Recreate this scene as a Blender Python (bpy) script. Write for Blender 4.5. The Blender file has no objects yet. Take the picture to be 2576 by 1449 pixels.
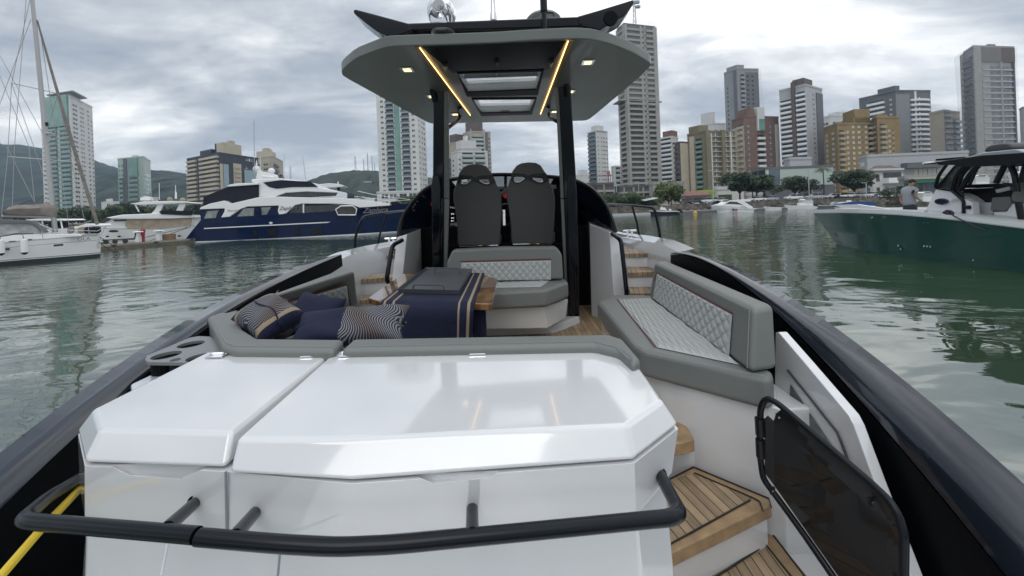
import bpy, bmesh, math, random
from mathutils import Vector, Matrix
random.seed(7)
C = bpy.context.scene.collection
scene = bpy.context.scene
# ---------------------------------------------------------------- camera
H = 2.1; ROLL = 0.037; F = 967.0; CX, CY = 1288.0, 528.0
RV = Vector((math.cos(ROLL), 0, -math.sin(ROLL))); UV = Vector((math.sin(ROLL), 0, math.cos(ROLL))); FV = Vector((0, 1, 0))
cd = bpy.data.cameras.new('camera'); cam = bpy.data.objects.new('camera', cd); C.objects.link(cam); scene.camera = cam
cam.matrix_world = Matrix(((RV.x, UV.x, 0, 0), (RV.y, UV.y, -1, 0), (RV.z, UV.z, 0, H), (0, 0, 0, 1)))
#
cd.sensor_width = 36; cd.lens = F/2576*36; cd.shift_y = -(724.5-528)/2576; cd.clip_start = .05; cd.clip_end = 12000
scene.view_settings.view_transform = 'Standard'; scene.view_settings.look = 'None'; scene.view_settings.gamma = 1
scene.view_settings.exposure = 0.12
scene.cycles.use_denoising = True; scene.cycles.max_bounces = 8; scene.cycles.volume_bounces = 0
scene.cycles.transparent_max_bounces = 12; scene.cycles.sample_clamp_indirect = 6
# ---------------------------------------------------------------- world: overcast sky
world = bpy.data.worlds.new("World"); scene.world = world; world.use_nodes = True
def sky():
    nt = world.node_tree; nt.nodes.clear(); N = nt.nodes.new; L = nt.links.new
    out = N('ShaderNodeOutputWorld'); add = N('ShaderNodeAddShader')
    b1 = N('ShaderNodeBackground'); b2 = N('ShaderNodeBackground')
    st = N('ShaderNodeTexSky'); st.sky_type = 'NISHITA'; st.sun_disc = False
    st.sun_elevation = math.radians(50); st.sun_rotation = math.radians(20)
    L(st.outputs[0], b1.inputs[0]); b1.inputs[1].default_value = .012
    tc = N('ShaderNodeTexCoord'); sx = N('ShaderNodeSeparateXYZ'); L(tc.outputs['Generated'], sx.inputs[0])
    def m(op, a, b=None, c=None, cl=False):
        n = N('ShaderNodeMath'); n.operation = op; n.use_clamp = cl
        for i, v in enumerate((a, b, c)):
            if v is None: continue
            if isinstance(v, (int, float)): n.inputs[i].default_value = v
            else: L(v, n.inputs[i])
        return n.outputs[0]
    z = m('MAXIMUM', sx.outputs[2], 0.0); zz = m('ADD', z, .22)
    cx = N('ShaderNodeCombineXYZ'); L(m('DIVIDE', sx.outputs[0], zz), cx.inputs[0]); L(m('DIVIDE', sx.outputs[1], zz), cx.inputs[1])
    cx.inputs[2].default_value = 3.7
    mp = N('ShaderNodeMapping'); mp.inputs['Rotation'].default_value = (0, 0, .35); mp.inputs['Scale'].default_value = (.8, 1.5, 1)
    L(cx.outputs[0], mp.inputs[0])
    def noise(sc, det, ro, dist, src):
        n = N('ShaderNodeTexNoise'); n.inputs['Scale'].default_value = sc; n.inputs['Detail'].default_value = det
        n.inputs['Roughness'].default_value = ro; n.inputs['Distortion'].default_value = dist; L(src, n.inputs['Vector']); return n.outputs[0]
    n1 = noise(.8, 7, .55, .5, mp.outputs[0]); n2 = noise(1.9, 8, .6, .5, mp.outputs[0])
    s = m('ADD', m('MULTIPLY', n1, .68), m('MULTIPLY', n2, .32))
    # brighter towards the right (+X), where the veil is thinner
    s = m('ADD', s, m('MULTIPLY', sx.outputs[0], .03))
    cr = N('ShaderNodeValToRGB'); L(s, cr.inputs[0]); e = cr.color_ramp.elements
    e[0].position = .40; e[0].color = (.30, .34, .40, 1); e[1].position = .605; e[1].color = (1.15, 1.15, 1.12, 1)
    for p, c in ((.455, (.42, .455, .50)), (.495, (.56, .59, .62)), (.54, (.78, .80, .81))):
        x = e.new(p); x.color = (*c, 1)
    hz = m('POWER', m('SUBTRACT', 1.0, z, cl=True), 9.0)
    mx = N('ShaderNodeMix'); mx.data_type = 'RGBA'; L(m('MULTIPLY', hz, .5), mx.inputs[0]); L(cr.outputs[0], mx.inputs[6]); mx.inputs[7].default_value = (.76, .78, .79, 1)
    gain = m('ADD', 1.0, m('MULTIPLY', m('SMOOTH_MIN', m('MULTIPLY', m('MAXIMUM', m('SUBTRACT', z, .42), 0.0), 2.2), 1.0, .2), .95))
    L(mx.outputs[2], b2.inputs[0]); L(gain, b2.inputs[1])
    L(b1.outputs[0], add.inputs[0]); L(b2.outputs[0], add.inputs[1]); L(add.outputs[0], out.inputs[0])
sky()
sl = bpy.data.lights.new('sun', 'SUN'); sl.energy = .7; sl.angle = math.radians(35); sl.color = (1, .96, .9)
so = bpy.data.objects.new('sun', sl); C.objects.link(so); so.rotation_euler = (math.radians(36), 0, math.radians(-20))
# ---------------------------------------------------------------- pixel helpers (the photograph measured at 2576 px wide)
def ray(px, py): return RV*(px-CX) + UV*(CY-py) + FV*F
def W(px, py, Y): return Vector((0, 0, H)) + ray(px, py)*(Y/F)
def WZ(px, py, z): r = ray(px, py); return Vector((0, 0, H)) + r*(z/r.z)
def WX(px, py, X): r = ray(px, py); return Vector((0, 0, H)) + r*(X/r.x)
def R(x, y, z): return Vector((x, y, z+H))
def hy(px): return CY - ROLL*(px-CX)
def conv(sx, sy, s): return lambda x, y: ((sx+x/s)/1.56522, (sy+y/s)/1.56522)
cA = conv(0, 0, 1.317); cB = conv(650, 450, 2.415); cC = conv(1300, 0, 1.8114); cD = conv(2250, 200, 1.932); cE = conv(3000, 100, 1.3798)
cF = conv(500, 950, 2.576); cG = conv(1350, 600, 1.705); cH = conv(2250, 800, 1.811); cI = conv(2500, 1300, 1.4967); cJ = conv(0, 1300, 1.4971)
cK = conv(1300, 1300, 1.4967); cL = conv(0, 300, 2.415); cM = conv(3632, 100, 2.415); cN = conv(2400, 0, 1.907); cO = conv(1450, 350, 3.22)
cQ = conv(3200, 300, 3.622); cR = conv(2700, 650, 3.68); cS = conv(3500, 530, 3.916); cT = conv(0, 780, 3.389); cU = conv(1700, 620, 3.813)
cV = conv(1750, 440, 4.026); cX = conv(2380, 640, 4.954)
# ---------------------------------------------------------------- materials
def lin(c):
    return tuple(((x/255)/12.92 if x <= 10 else ((x/255+.055)/1.055)**2.4) for x in c)
MATS = {}
def M(name, col, rough=.5, metal=0.0, coat=0.0, var=0.0, vs=3.0, bump=0.0, bs=40.0, emis=0.0, ior=1.5, alpha=1.0, vcol=None, trans=0.0):
    if name in MATS: return MATS[name]
    m = bpy.data.materials.new(name); m.use_nodes = True; nt = m.node_tree; b = nt.nodes['Principled BSDF']; N = nt.nodes.new; L = nt.links.new
    i = b.inputs; i['Base Color'].default_value = (*col, 1); i['Roughness'].default_value = rough; i['Metallic'].default_value = metal
    i['Coat Weight'].default_value = coat; i['Coat Roughness'].default_value = .05; i['IOR'].default_value = ior; i['Alpha'].default_value = alpha
    i['Transmission Weight'].default_value = trans
    if emis: i['Emission Color'].default_value = (*col, 1); i['Emission Strength'].default_value = emis
    if var or bump:
        tc = N('ShaderNodeTexCoord')
    if var:
        n = N('ShaderNodeTexNoise'); n.inputs['Scale'].default_value = vs; n.inputs['Detail'].default_value = 6; L(tc.outputs['Object'], n.inputs['Vector'])
        r = N('ShaderNodeMapRange'); r.inputs[1].default_value = .3; r.inputs[2].default_value = .7; L(n.outputs[0], r.inputs[0])
        mx = N('ShaderNodeMix'); mx.data_type = 'RGBA'; L(r.outputs[0], mx.inputs[0])
        c2 = vcol or tuple(min(1, c*(1+var)) for c in col)
        mx.inputs[6].default_value = (*[c*(1-var) if not vcol else c for c in col], 1); mx.inputs[7].default_value = (*c2, 1)
        L(mx.outputs[2], i['Base Color'])
    if bump:
        n = N('ShaderNodeTexNoise'); n.inputs['Scale'].default_value = bs; n.inputs['Detail'].default_value = 3; L(tc.outputs['Object'], n.inputs['Vector'])
        bp = N('ShaderNodeBump'); bp.inputs['Strength'].default_value = bump; bp.inputs['Distance'].default_value = .01; L(n.outputs[0], bp.inputs['Height']); L(bp.outputs[0], i['Normal'])
    MATS[name] = m; return m
def leaf_mat(name, c1, c2):
    m = bpy.data.materials.new(name); m.use_nodes = True; nt = m.node_tree; b = nt.nodes['Principled BSDF']; N = nt.nodes.new; L = nt.links.new
    g = N('ShaderNodeNewGeometry'); mx = N('ShaderNodeMix'); mx.data_type = 'RGBA'; L(g.outputs['Random Per Island'], mx.inputs[0])
    mx.inputs[6].default_value = (*c1, 1); mx.inputs[7].default_value = (*c2, 1); L(mx.outputs[2], b.inputs['Base Color']); b.inputs['Roughness'].default_value = .55
    MATS[name] = m; return m
# ---------------------------------------------------------------- object helpers
WL = {}
def tag(o, label=None, cat=None, group=None, kind=None):
    if label: o['label'] = label
    if cat: o['category'] = cat
    if group: o['group'] = group
    if kind: o['kind'] = kind
    return o
def empty(name, loc, label=None, cat=None, group=None, parent=None):
    o = bpy.data.objects.new(name, None); C.objects.link(o); o.empty_display_size = .2
    o.location = Vector(loc) - (WL[parent.name] if parent else Vector()); o.parent = parent; WL[o.name] = Vector(loc)
    return tag(o, label, cat, group)
class MB:
    def __init__(s): s.v = []; s.f = []; s.mi = []; s.mats = []; s.cur = 0
    def mat(s, m):
        if m not in s.mats: s.mats.append(m)
        s.cur = s.mats.index(m); return s
    def add(s, vs, fs):
        b = len(s.v); s.v += [Vector(p) for p in vs]
        for f in fs: s.f.append([b+i for i in f]); s.mi.append(s.cur)
        return s
    def hexa(s, p):   # 4 bottom (ccw), 4 top
        return s.add(p, [(3, 2, 1, 0), (4, 5, 6, 7), (0, 1, 5, 4), (1, 2, 6, 5), (2, 3, 7, 6), (3, 0, 4, 7)])
    def box(s, c, d, rz=0.0):
        x, y, z = d[0]/2, d[1]/2, d[2]/2; m = Matrix.Rotation(rz, 3, 'Z'); c = Vector(c)
        return s.hexa([c+m@Vector(q) for q in ((-x, -y, -z), (x, -y, -z), (x, y, -z), (-x, y, -z), (-x, -y, z), (x, -y, z), (x, y, z), (-x, y, z))])
    def prism(s, poly, vec):
        n = len(poly); vec = Vector(vec); a = [Vector(p) for p in poly]; b = [p+vec for p in a]
        return s.add(a+b, [list(range(n))[::-1], list(range(n, 2*n))]+[(i, (i+1) % n, n+(i+1) % n, n+i) for i in range(n)])
    def skin(s, A, B):  # joins two equal closed polygons, capped
        n = len(A)
        return s.add(list(A)+list(B), [list(range(n))[::-1], list(range(n, 2*n))]+[(i, (i+1) % n, n+(i+1) % n, n+i) for i in range(n)])
    def tube(s, pts, r, n=8, closed=False, bend=0.0, caps=True):
        pts = [Vector(p) for p in pts]
        if bend: pts = round_path(pts, bend)
        k = len(pts); rings = []; prev = None
        for i, p in enumerate(pts):
            if closed: t = (pts[(i+1) % k]-pts[i-1]).normalized()
            else: t = (pts[min(i+1, k-1)]-pts[max(i-1, 0)]).normalized()
            if prev is None: a = t.orthogonal().normalized()
            else: a = (prev - t*prev.dot(t)).normalized()
            prev = a; b = t.cross(a); rr = r[i*len(r)//k] if isinstance(r, (list, tuple)) else r
            rings.append([p+(a*math.cos(2*math.pi*j/n)+b*math.sin(2*math.pi*j/n))*rr for j in range(n)])
        vs = [q for g in rings for q in g]; fs = []
        for i in range(k if closed else k-1):
            i2 = (i+1) % k
            for j in range(n): fs.append((i*n+j, i*n+(j+1) % n, i2*n+(j+1) % n, i2*n+j))
        if caps and not closed: fs += [list(range(n))[::-1], list(range((k-1)*n, k*n))]
        return s.add(vs, fs)
    def lathe(s, c, prof, n=20, axis='Z'):
        c = Vector(c); vs = []; fs = []
        for (r, h) in prof:
            for j in range(n):
                a = 2*math.pi*j/n; q = (r*math.cos(a), r*math.sin(a), h)
                if axis == 'Y': q = (q[0], q[2], q[1])
                if axis == 'X': q = (q[2], q[0], q[1])
                vs.append(c+Vector(q))
        for i in range(len(prof)-1):
            for j in range(n): fs.append((i*n+j, i*n+(j+1) % n, (i+1)*n+(j+1) % n, (i+1)*n+j))
        fs += [list(range(n))[::-1], list(range((len(prof)-1)*n, len(prof)*n))]
        return s.add(vs, fs)
    def loft(s, lines, n=24, close=False):
        ls = [resample(l, n) for l in lines]; m = len(ls); vs = [p for l in ls for p in l]; fs = []
        for a in range(m if close else m-1):
            a2 = (a+1) % m
            for i in range(n-1): fs.append((a*n+i, a*n+i+1, a2*n+i+1, a2*n+i))
        s.add(vs, fs)
        if close: s.add([ls[a][0] for a in range(m)], [list(range(m))]); s.add([ls[a][-1] for a in range(m)], [list(range(m))[::-1]])
        return s
    def build(s, name, mat=None, parent=None, smooth=False, bevel=0.0, seg=2, sub=0, angle=35, thick=0.0, label=None, normals=True):
        me = bpy.data.meshes.new(name); off = WL[parent.name] if parent else Vector()
        me.from_pydata([p-off for p in s.v], [], s.f)
        for m in (s.mats or [mat]): me.materials.append(m)
        if s.mats: me.polygons.foreach_set('material_index', s.mi)
        me.validate()
        if normals:
            bm = bmesh.new(); bm.from_mesh(me); bmesh.ops.recalc_face_normals(bm, faces=bm.faces); bm.to_mesh(me); bm.free()
        o = bpy.data.objects.new(name, me); C.objects.link(o); o.parent = parent; WL[o.name] = off
        if thick: q = o.modifiers.new('t', 'SOLIDIFY'); q.thickness = thick; q.offset = 0
        if bevel:
            q = o.modifiers.new('b', 'BEVEL'); q.width = bevel; q.segments = seg; q.limit_method = 'ANGLE'; q.angle_limit = math.radians(25); q.harden_normals = True
            smooth = True
        if sub: q = o.modifiers.new('s', 'SUBSURF'); q.levels = sub; q.render_levels = sub
        if smooth:
            me.shade_smooth()
            if angle < 180: me.set_sharp_from_angle(angle=math.radians(angle))
        if label: o['label'] = label
        return o
def round_path(pts, r, k=5):
    out = [pts[0]]
    for i in range(1, len(pts)-1):
        a, p, b = pts[i-1], pts[i], pts[i+1]; da = (a-p); db = (b-p); rr = min(r, da.length*.45, db.length*.45)
        A = p+da.normalized()*rr; B = p+db.normalized()*rr
        for j in range(k+1):
            t = j/k; out.append(A*(1-t)**2+p*2*t*(1-t)+B*t*t)
    return out+[pts[-1]]
def resample(l, n):
    l = [Vector(p) for p in l]; d = [0]
    for i in range(1, len(l)): d.append(d[-1]+(l[i]-l[i-1]).length)
    out = []; T = d[-1] or 1; j = 0
    for i in range(n):
        t = T*i/(n-1)
        while j < len(l)-2 and d[j+1] < t: j += 1
        s_ = (d[j+1]-d[j]) or 1; out.append(l[j].lerp(l[j+1], min(1, max(0, (t-d[j])/s_))))
    return out
def smooth_line(l, n=48, k=14):
    l = resample(l, n)
    for _ in range(k): l = [l[0]]+[(l[i-1]+l[i]*2+l[i+1])/4 for i in range(1, n-1)]+[l[-1]]
    return l
def fair(l, X, n=48, deg=3, y1=None, y0=None):
    import numpy as np
    l = resample(l, 60); ys = [p.y for p in l]; c = np.polyfit(ys, [p.z for p in l], deg); y0 = y0 or max(ys); y1 = y1 or min(ys)
    out = []
    for i in range(n):
        y = y0*(y1/y0)**(i/(n-1)) if y1 > 0 else y0+(y1-y0)*i/(n-1); out.append(Vector((X, y, float(np.polyval(c, y)))))
    return out
def holes_slab(outer, holes, vec, name, mat, parent=None, bevel=0.0):
    """A plate with real holes: outer and holes are lists of 3D points in one plane."""
    bm = bmesh.new(); vec = Vector(vec); off = WL[parent.name] if parent else Vector()
    for lp in [outer]+holes:
        vs = [bm.verts.new(Vector(p)-off) for p in lp]
        for i in range(len(vs)): bm.edges.new((vs[i], vs[(i+1) % len(vs)]))
    r = bmesh.ops.triangle_fill(bm, use_beauty=True, edges=bm.edges[:])
    fs = [g for g in r['geom'] if isinstance(g, bmesh.types.BMFace)]
    e = bmesh.ops.extrude_face_region(bm, geom=fs); bmesh.ops.translate(bm, vec=vec, verts=[g for g in e['geom'] if isinstance(g, bmesh.types.BMVert)])
    bmesh.ops.recalc_face_normals(bm, faces=bm.faces)
    me = bpy.data.meshes.new(name); bm.to_mesh(me); bm.free(); me.materials.append(mat)
    o = bpy.data.objects.new(name, me); C.objects.link(o); o.parent = parent; WL[o.name] = off
    if bevel:
        q = o.modifiers.new('b', 'BEVEL'); q.width = bevel; q.segments = 2; q.limit_method = 'ANGLE'; q.angle_limit = math.radians(40); me.shade_smooth(); me.set_sharp_from_angle(angle=.6)
    return o
def lines_mat(name, base, line, width, angle=0.0, duty=.1, rough=.5, var=.15, axis='OBJ', grain=True):
    """Planks in real object coordinates: straight caulk lines at an angle, wood grain along them."""
    m = bpy.data.materials.new(name); m.use_nodes = True; nt = m.node_tree; b = nt.nodes['Principled BSDF']; N = nt.nodes.new; L = nt.links.new
    tc = N('ShaderNodeTexCoord'); mp = N('ShaderNodeMapping'); mp.inputs['Rotation'].default_value = (0, 0, angle); L(tc.outputs['Object'], mp.inputs[0])
    sp = N('ShaderNodeSeparateXYZ'); L(mp.outputs[0], sp.inputs[0])
    d = N('ShaderNodeMath'); d.operation = 'DIVIDE'; L(sp.outputs[0], d.inputs[0]); d.inputs[1].default_value = width
    fr = N('ShaderNodeMath'); fr.operation = 'FRACT'; L(d.outputs[0], fr.inputs[0]); fl = N('ShaderNodeMath'); fl.operation = 'FLOOR'; L(d.outputs[0], fl.inputs[0])
    lt = N('ShaderNodeMath'); lt.operation = 'LESS_THAN'; L(fr.outputs[0], lt.inputs[0]); lt.inputs[1].default_value = duty
    wn = N('ShaderNodeTexWhiteNoise'); wn.noise_dimensions = '1D'; L(fl.outputs[0], wn.inputs['W'])
    m2 = N('ShaderNodeMapping'); m2.inputs['Scale'].default_value = (60, 3, 60); L(mp.outputs[0], m2.inputs[0])
    n = N('ShaderNodeTexNoise'); n.inputs['Scale'].default_value = 1.0; n.inputs['Detail'].default_value = 5; L(m2.outputs[0], n.inputs['Vector'])
    ad = N('ShaderNodeMath'); ad.operation = 'ADD'; L(n.outputs[0], ad.inputs[0])
    ml = N('ShaderNodeMath'); ml.operation = 'MULTIPLY'; L(wn.outputs[0], ml.inputs[0]); ml.inputs[1].default_value = .55; L(ml.outputs[0], ad.inputs[1])
    n3 = N('ShaderNodeTexNoise'); n3.inputs['Scale'].default_value = 5; n3.inputs['Detail'].default_value = 4; L(tc.outputs['Object'], n3.inputs['Vector'])
    s3 = N('ShaderNodeMath'); s3.operation = 'MULTIPLY_ADD'; L(n3.outputs[0], s3.inputs[0]); s3.inputs[1].default_value = 1.6; s3.inputs[2].default_value = -.95
    a3 = N('ShaderNodeMath'); a3.operation = 'ADD'; a3.use_clamp = True; L(ad.outputs[0], a3.inputs[0]); L(s3.outputs[0], a3.inputs[1]); ad = a3
    c1 = N('ShaderNodeMix'); c1.data_type = 'RGBA'; L(ad.outputs[0], c1.inputs[0]); c1.inputs[6].default_value = (*[x*(1-var*2.4) for x in base], 1); c1.inputs[7].default_value = (*[min(1, x*(1+var)) for x in base], 1)
    c2 = N('ShaderNodeMix'); c2.data_type = 'RGBA'; L(lt.outputs[0], c2.inputs[0]); L(c1.outputs[2], c2.inputs[6]); c2.inputs[7].default_value = (*line, 1)
    L(c2.outputs[2], b.inputs['Base Color']); b.inputs['Roughness'].default_value = rough
    MATS[name] = m; return m
def text(s, loc, size, mat, name, parent, xdir=(1, 0, 0), up=(0, 0, 1), shear=0.0, ext=.002):
    cu = bpy.data.curves.new('t', 'FONT'); cu.body = s; cu.size = size; cu.extrude = ext; cu.shear = shear; cu.resolution_u = 3
    t = bpy.data.objects.new('t', cu); C.objects.link(t); bpy.context.view_layer.update()
    me = bpy.data.meshes.new_from_object(t.evaluated_get(bpy.context.evaluated_depsgraph_get())); C.objects.unlink(t); bpy.data.objects.remove(t)
    x = Vector(xdir).normalized(); u = Vector(up).normalized(); n = x.cross(u); off = WL[parent.name] if parent else Vector()
    for v in me.vertices: v.co = Vector(loc)-off + x*v.co.x + u*v.co.y + n*v.co.z
    me.materials.clear(); me.materials.append(mat)
    o = bpy.data.objects.new(name, me); C.objects.link(o); o.parent = parent; WL[o.name] = off; return o
class Plane:
    """Vertical plane through two points; P(px,py,off) is where the sight line meets it, off metres further away."""
    def __init__(s, a, b):
        s.o = Vector(a); d = Vector(b)-Vector(a); d.z = 0; s.d = d.normalized(); n = Vector((-s.d.y, s.d.x, 0)); s.n = n if n.dot(s.o-Vector((0, 0, H))) > 0 else -n
    def P(s, px, py, off=0.0):
        r = ray(px, py); c = Vector((0, 0, H)); o = s.o+s.n*off; return c + r*((o-c).dot(s.n)/r.dot(s.n))
def profile(mb, pl, pts, off, thick, cv=None):
    q = [pl.P(*(cv(*p) if cv else p), off) for p in pts]; mb.prism(q, pl.n*thick); return q
# ================================================================ SETTING
M('white', (.80, .81, .82), .22, coat=.6); M('whitewall', (.62, .62, .61), .7, var=.06, vs=.15); M('cream', (.50, .44, .34), .7, var=.08, vs=.2)
M('beige', (.42, .37, .30), .75, var=.08, vs=.2); M('concrete', (.33, .32, .30), .85, var=.12, vs=.3); M('darkcon', (.10, .098, .09), .9, var=.25, vs=.3)
M('greywall', (.26, .27, .28), .7, var=.06, vs=.2); M('dgrey', (.13, .135, .145), .6, var=.08, vs=.2); M('navywall', (.035, .04, .06), .6)
M('brick', (.19, .118, .09), .8, var=.15, vs=.4); M('brown', (.12, .095, .085), .7, var=.1, vs=.3); M('olive', (.20, .175, .115), .8, var=.1, vs=.25)
M('ochre', (.27, .19, .085), .8, var=.12, vs=.25); M('ochrel', (.42, .34, .20), .8); M('ltgrey', (.42, .43, .45), .6, var=.05, vs=.2); M('palegreen', (.42, .50, .46), .5)
M('bluewall', (.30, .40, .45), .6, var=.08, vs=.3)
M('glassg', (.16, .30, .26), .08, ior=1.6, var=.2, vs=.12); M('glassd', (.025, .03, .035), .1, var=.5, vs=.25); M('glassb', (.10, .14, .17), .08, var=.3, vs=.12)
M('curtain', (.60, .58, .52), .6); M('steel', (.62, .63, .64), .22, 1.0); M('rooftile', (.24, .13, .10), .8, var=.2, vs=1.5); M('browntile', (.10, .08, .075), .8, var=.2, vs=1.5)
M('lime', (.30, .42, .07), .6); M('shopgreen', (.02, .17, .10), .5); M('net', (.55, .57, .58), .9, alpha=.20); M('rubber', (.02, .02, .022), .5)
leaf_mat('leafd', (.012, .028, .012), (.045, .075, .025)); leaf_mat('leafm', (.02, .045, .014), (.075, .11, .03)); leaf_mat('leafy', (.04, .07, .012), (.13, .16, .035)); leaf_mat('palm', (.03, .05, .02), (.10, .12, .05))
M('bark', (.09, .07, .055), .9, var=.3, vs=4)

def water():
    m = bpy.data.materials.new('water'); m.use_nodes = True; nt = m.node_tree; b = nt.nodes['Principled BSDF']; N = nt.nodes.new; L = nt.links.new
    b.inputs['Base Color'].default_value = (.034, .060, .034, 1); b.inputs['Roughness'].default_value = .02; b.inputs['IOR'].default_value = 3.3
    tc = N('ShaderNodeTexCoord')
    def nz(sc, det, sx=1, sy=1, dist=0, rz=0):
        mp = N('ShaderNodeMapping'); mp.inputs['Scale'].default_value = (sx, sy, 1); mp.inputs['Rotation'].default_value = (0, 0, rz); L(tc.outputs['Object'], mp.inputs[0])
        n = N('ShaderNodeTexNoise'); n.inputs['Scale'].default_value = sc; n.inputs['Detail'].default_value = det; n.inputs['Distortion'].default_value = dist; L(mp.outputs[0], n.inputs['Vector']); return n.outputs[0]
    def mm(op, a, c):
        n = N('ShaderNodeMath'); n.operation = op
        for i, v in enumerate((a, c)):
            if isinstance(v, (int, float)): n.inputs[i].default_value = v
            else: L(v, n.inputs[i])
        return n.outputs[0]
    big = nz(.55, 2, 1, 1.5, .6, .2); med = nz(1.9, 3, .75, 1.8, .5, -.1); fine = nz(7, 3, .8, 1.6, .2)
    patch = N('ShaderNodeMapRange'); L(nz(.06, 3), patch.inputs[0]); patch.inputs[1].default_value = .4; patch.inputs[2].default_value = .6; patch.inputs[3].default_value = .35; patch.inputs[4].default_value = 1.0
    # sheltered water beside the near hull is smoother than the open basin
    ds = N('ShaderNodeVectorMath'); ds.operation = 'LENGTH'; L(tc.outputs['Object'], ds.inputs[0])
    far = N('ShaderNodeMapRange'); L(ds.outputs['Value'], far.inputs[0]); far.inputs[1].default_value = 4; far.inputs[2].default_value = 24; far.inputs[3].default_value = .10; far.inputs[4].default_value = 1.0
    amp = mm('MULTIPLY', patch.outputs[0], far.outputs[0])
    h = mm('ADD', mm('MULTIPLY', big, .75), mm('MULTIPLY', amp, mm('ADD', mm('MULTIPLY', med, .29), mm('MULTIPLY', fine, .028))))
    bp = N('ShaderNodeBump'); bp.inputs['Strength'].default_value = 1.0; bp.inputs['Distance'].default_value = .062; L(h, bp.inputs['Height']); L(bp.outputs[0], b.inputs['Normal'])
    o = MB().add([(-6000, -300, 0), (6000, -300, 0), (6000, 8000, 0), (-6000, 8000, 0)], [(0, 1, 2, 3)]).build('water', m); tag(o, kind='structure')
water()
def land():
    sh = [(-1500, 175), (-200, 170), (-60, 165), (-20, 150), (12, 128), (26, 108), (45, 107), (70, 106), (95, 101), (140, 92), (300, 80), (1500, 80), (1500, 1800), (-1500, 1800)]
    m = M('ground', (.16, .15, .12), .9, var=.4, vs=.1, vcol=(.07, .09, .04))
    tag(MB().prism([(x, y, -1) for x, y in sh], (0, 0, 2.9)).build('ground', m), kind='structure')
    road = M('asphalt', (.055, .055, .058), .85, var=.2, vs=.4)
    tag(MB().prism([(30, 112, 1.9), (140, 98, 1.9), (320, 88, 1.9), (320, 100, 1.9), (140, 112, 1.9), (30, 126, 1.9)], (0, 0, .05)).build('road', road), kind='structure')
    rk = MB(); rnd = random.Random(3)
    for i in range(900):
        t = rnd.random(); k = min(int(t*7), 6); seg = [(20, 118), (26, 107), (45, 106), (70, 105), (95, 100), (140, 91), (220, 84), (300, 79)]
        a, b = seg[k], seg[k+1]; u = t*7-k; lv = rnd.random(); x = a[0]+(b[0]-a[0])*u; y = a[1]+(b[1]-a[1])*u - 3.2*(1-lv) + rnd.uniform(-.3, .3); z = lv*1.45
        s = rnd.uniform(.3, .8)
        vs = [Vector((x+s*rnd.uniform(.7, 1.3)*c[0], y+s*rnd.uniform(.7, 1.3)*c[1], z+s*.7*rnd.uniform(.6, 1.2)*c[2])) for c in ((-1, -1, -1), (1, -1, -1), (1, 1, -1), (-1, 1, -1), (-.6, -.6, 1), (.6, -.6, 1), (.6, .6, 1), (-.6, .6, 1))]
        rk.hexa(vs)
    tag(rk.build('rocks', M('rock', (.11, .095, .08), .9, var=.5, vs=.5)), 'dark boulders piled along the quay', 'rocks', kind='stuff')
land()
def hill(name, pts, Y, depth):
    rnd = random.Random(len(pts)); top = resample([W(*p, Y) for p in pts], 90); rows = []
    for j in range(12):
        t = j/11; row = []
        for i, p in enumerate(top):
            h = max(p.z, 3)*(math.sin(t*math.pi/2)**.8)
            row.append(Vector((p.x+rnd.uniform(-4, 4)*(t < 1), Y-depth*(1-t)+rnd.uniform(-9, 9)*(t < 1), h*(1+(rnd.uniform(-.025, .025) if t < 1 else rnd.uniform(-.01, .012))))))
        rows.append(row)
    back = [Vector((p.x, p.y+depth, 0)) for p in rows[-1]]; rows.append(back)
    mb = MB(); n = 90; mb.add([p for r in rows for p in r], [(a*n+i, a*n+i+1, (a+1)*n+i+1, (a+1)*n+i) for a in range(len(rows)-1) for i in range(n-1)])
    tag(mb.build(name, M('forest', (.018, .030, .016), .9, var=.6, vs=.035, bump=1.0, bs=.12), smooth=True, angle=180), kind='structure')
hill('hill', [(-160, 330), (0, 362), (20, 372), (60, 371), (110, 374), (150, 378), (240, 405), (300, 425), (330, 455), (400, 500)], 1050, 450)
hill('hill', [(300, 520), (350, 460), (385, 438), (415, 430), (450, 434), (480, 440), (560, 455), (640, 500)], 880, 280)
hill('hill', [(720, 530), (800, 470), (850, 448), (890, 434), (945, 432), (1010, 440), (1110, 452), (1200, 520)], 760, 250)

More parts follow.
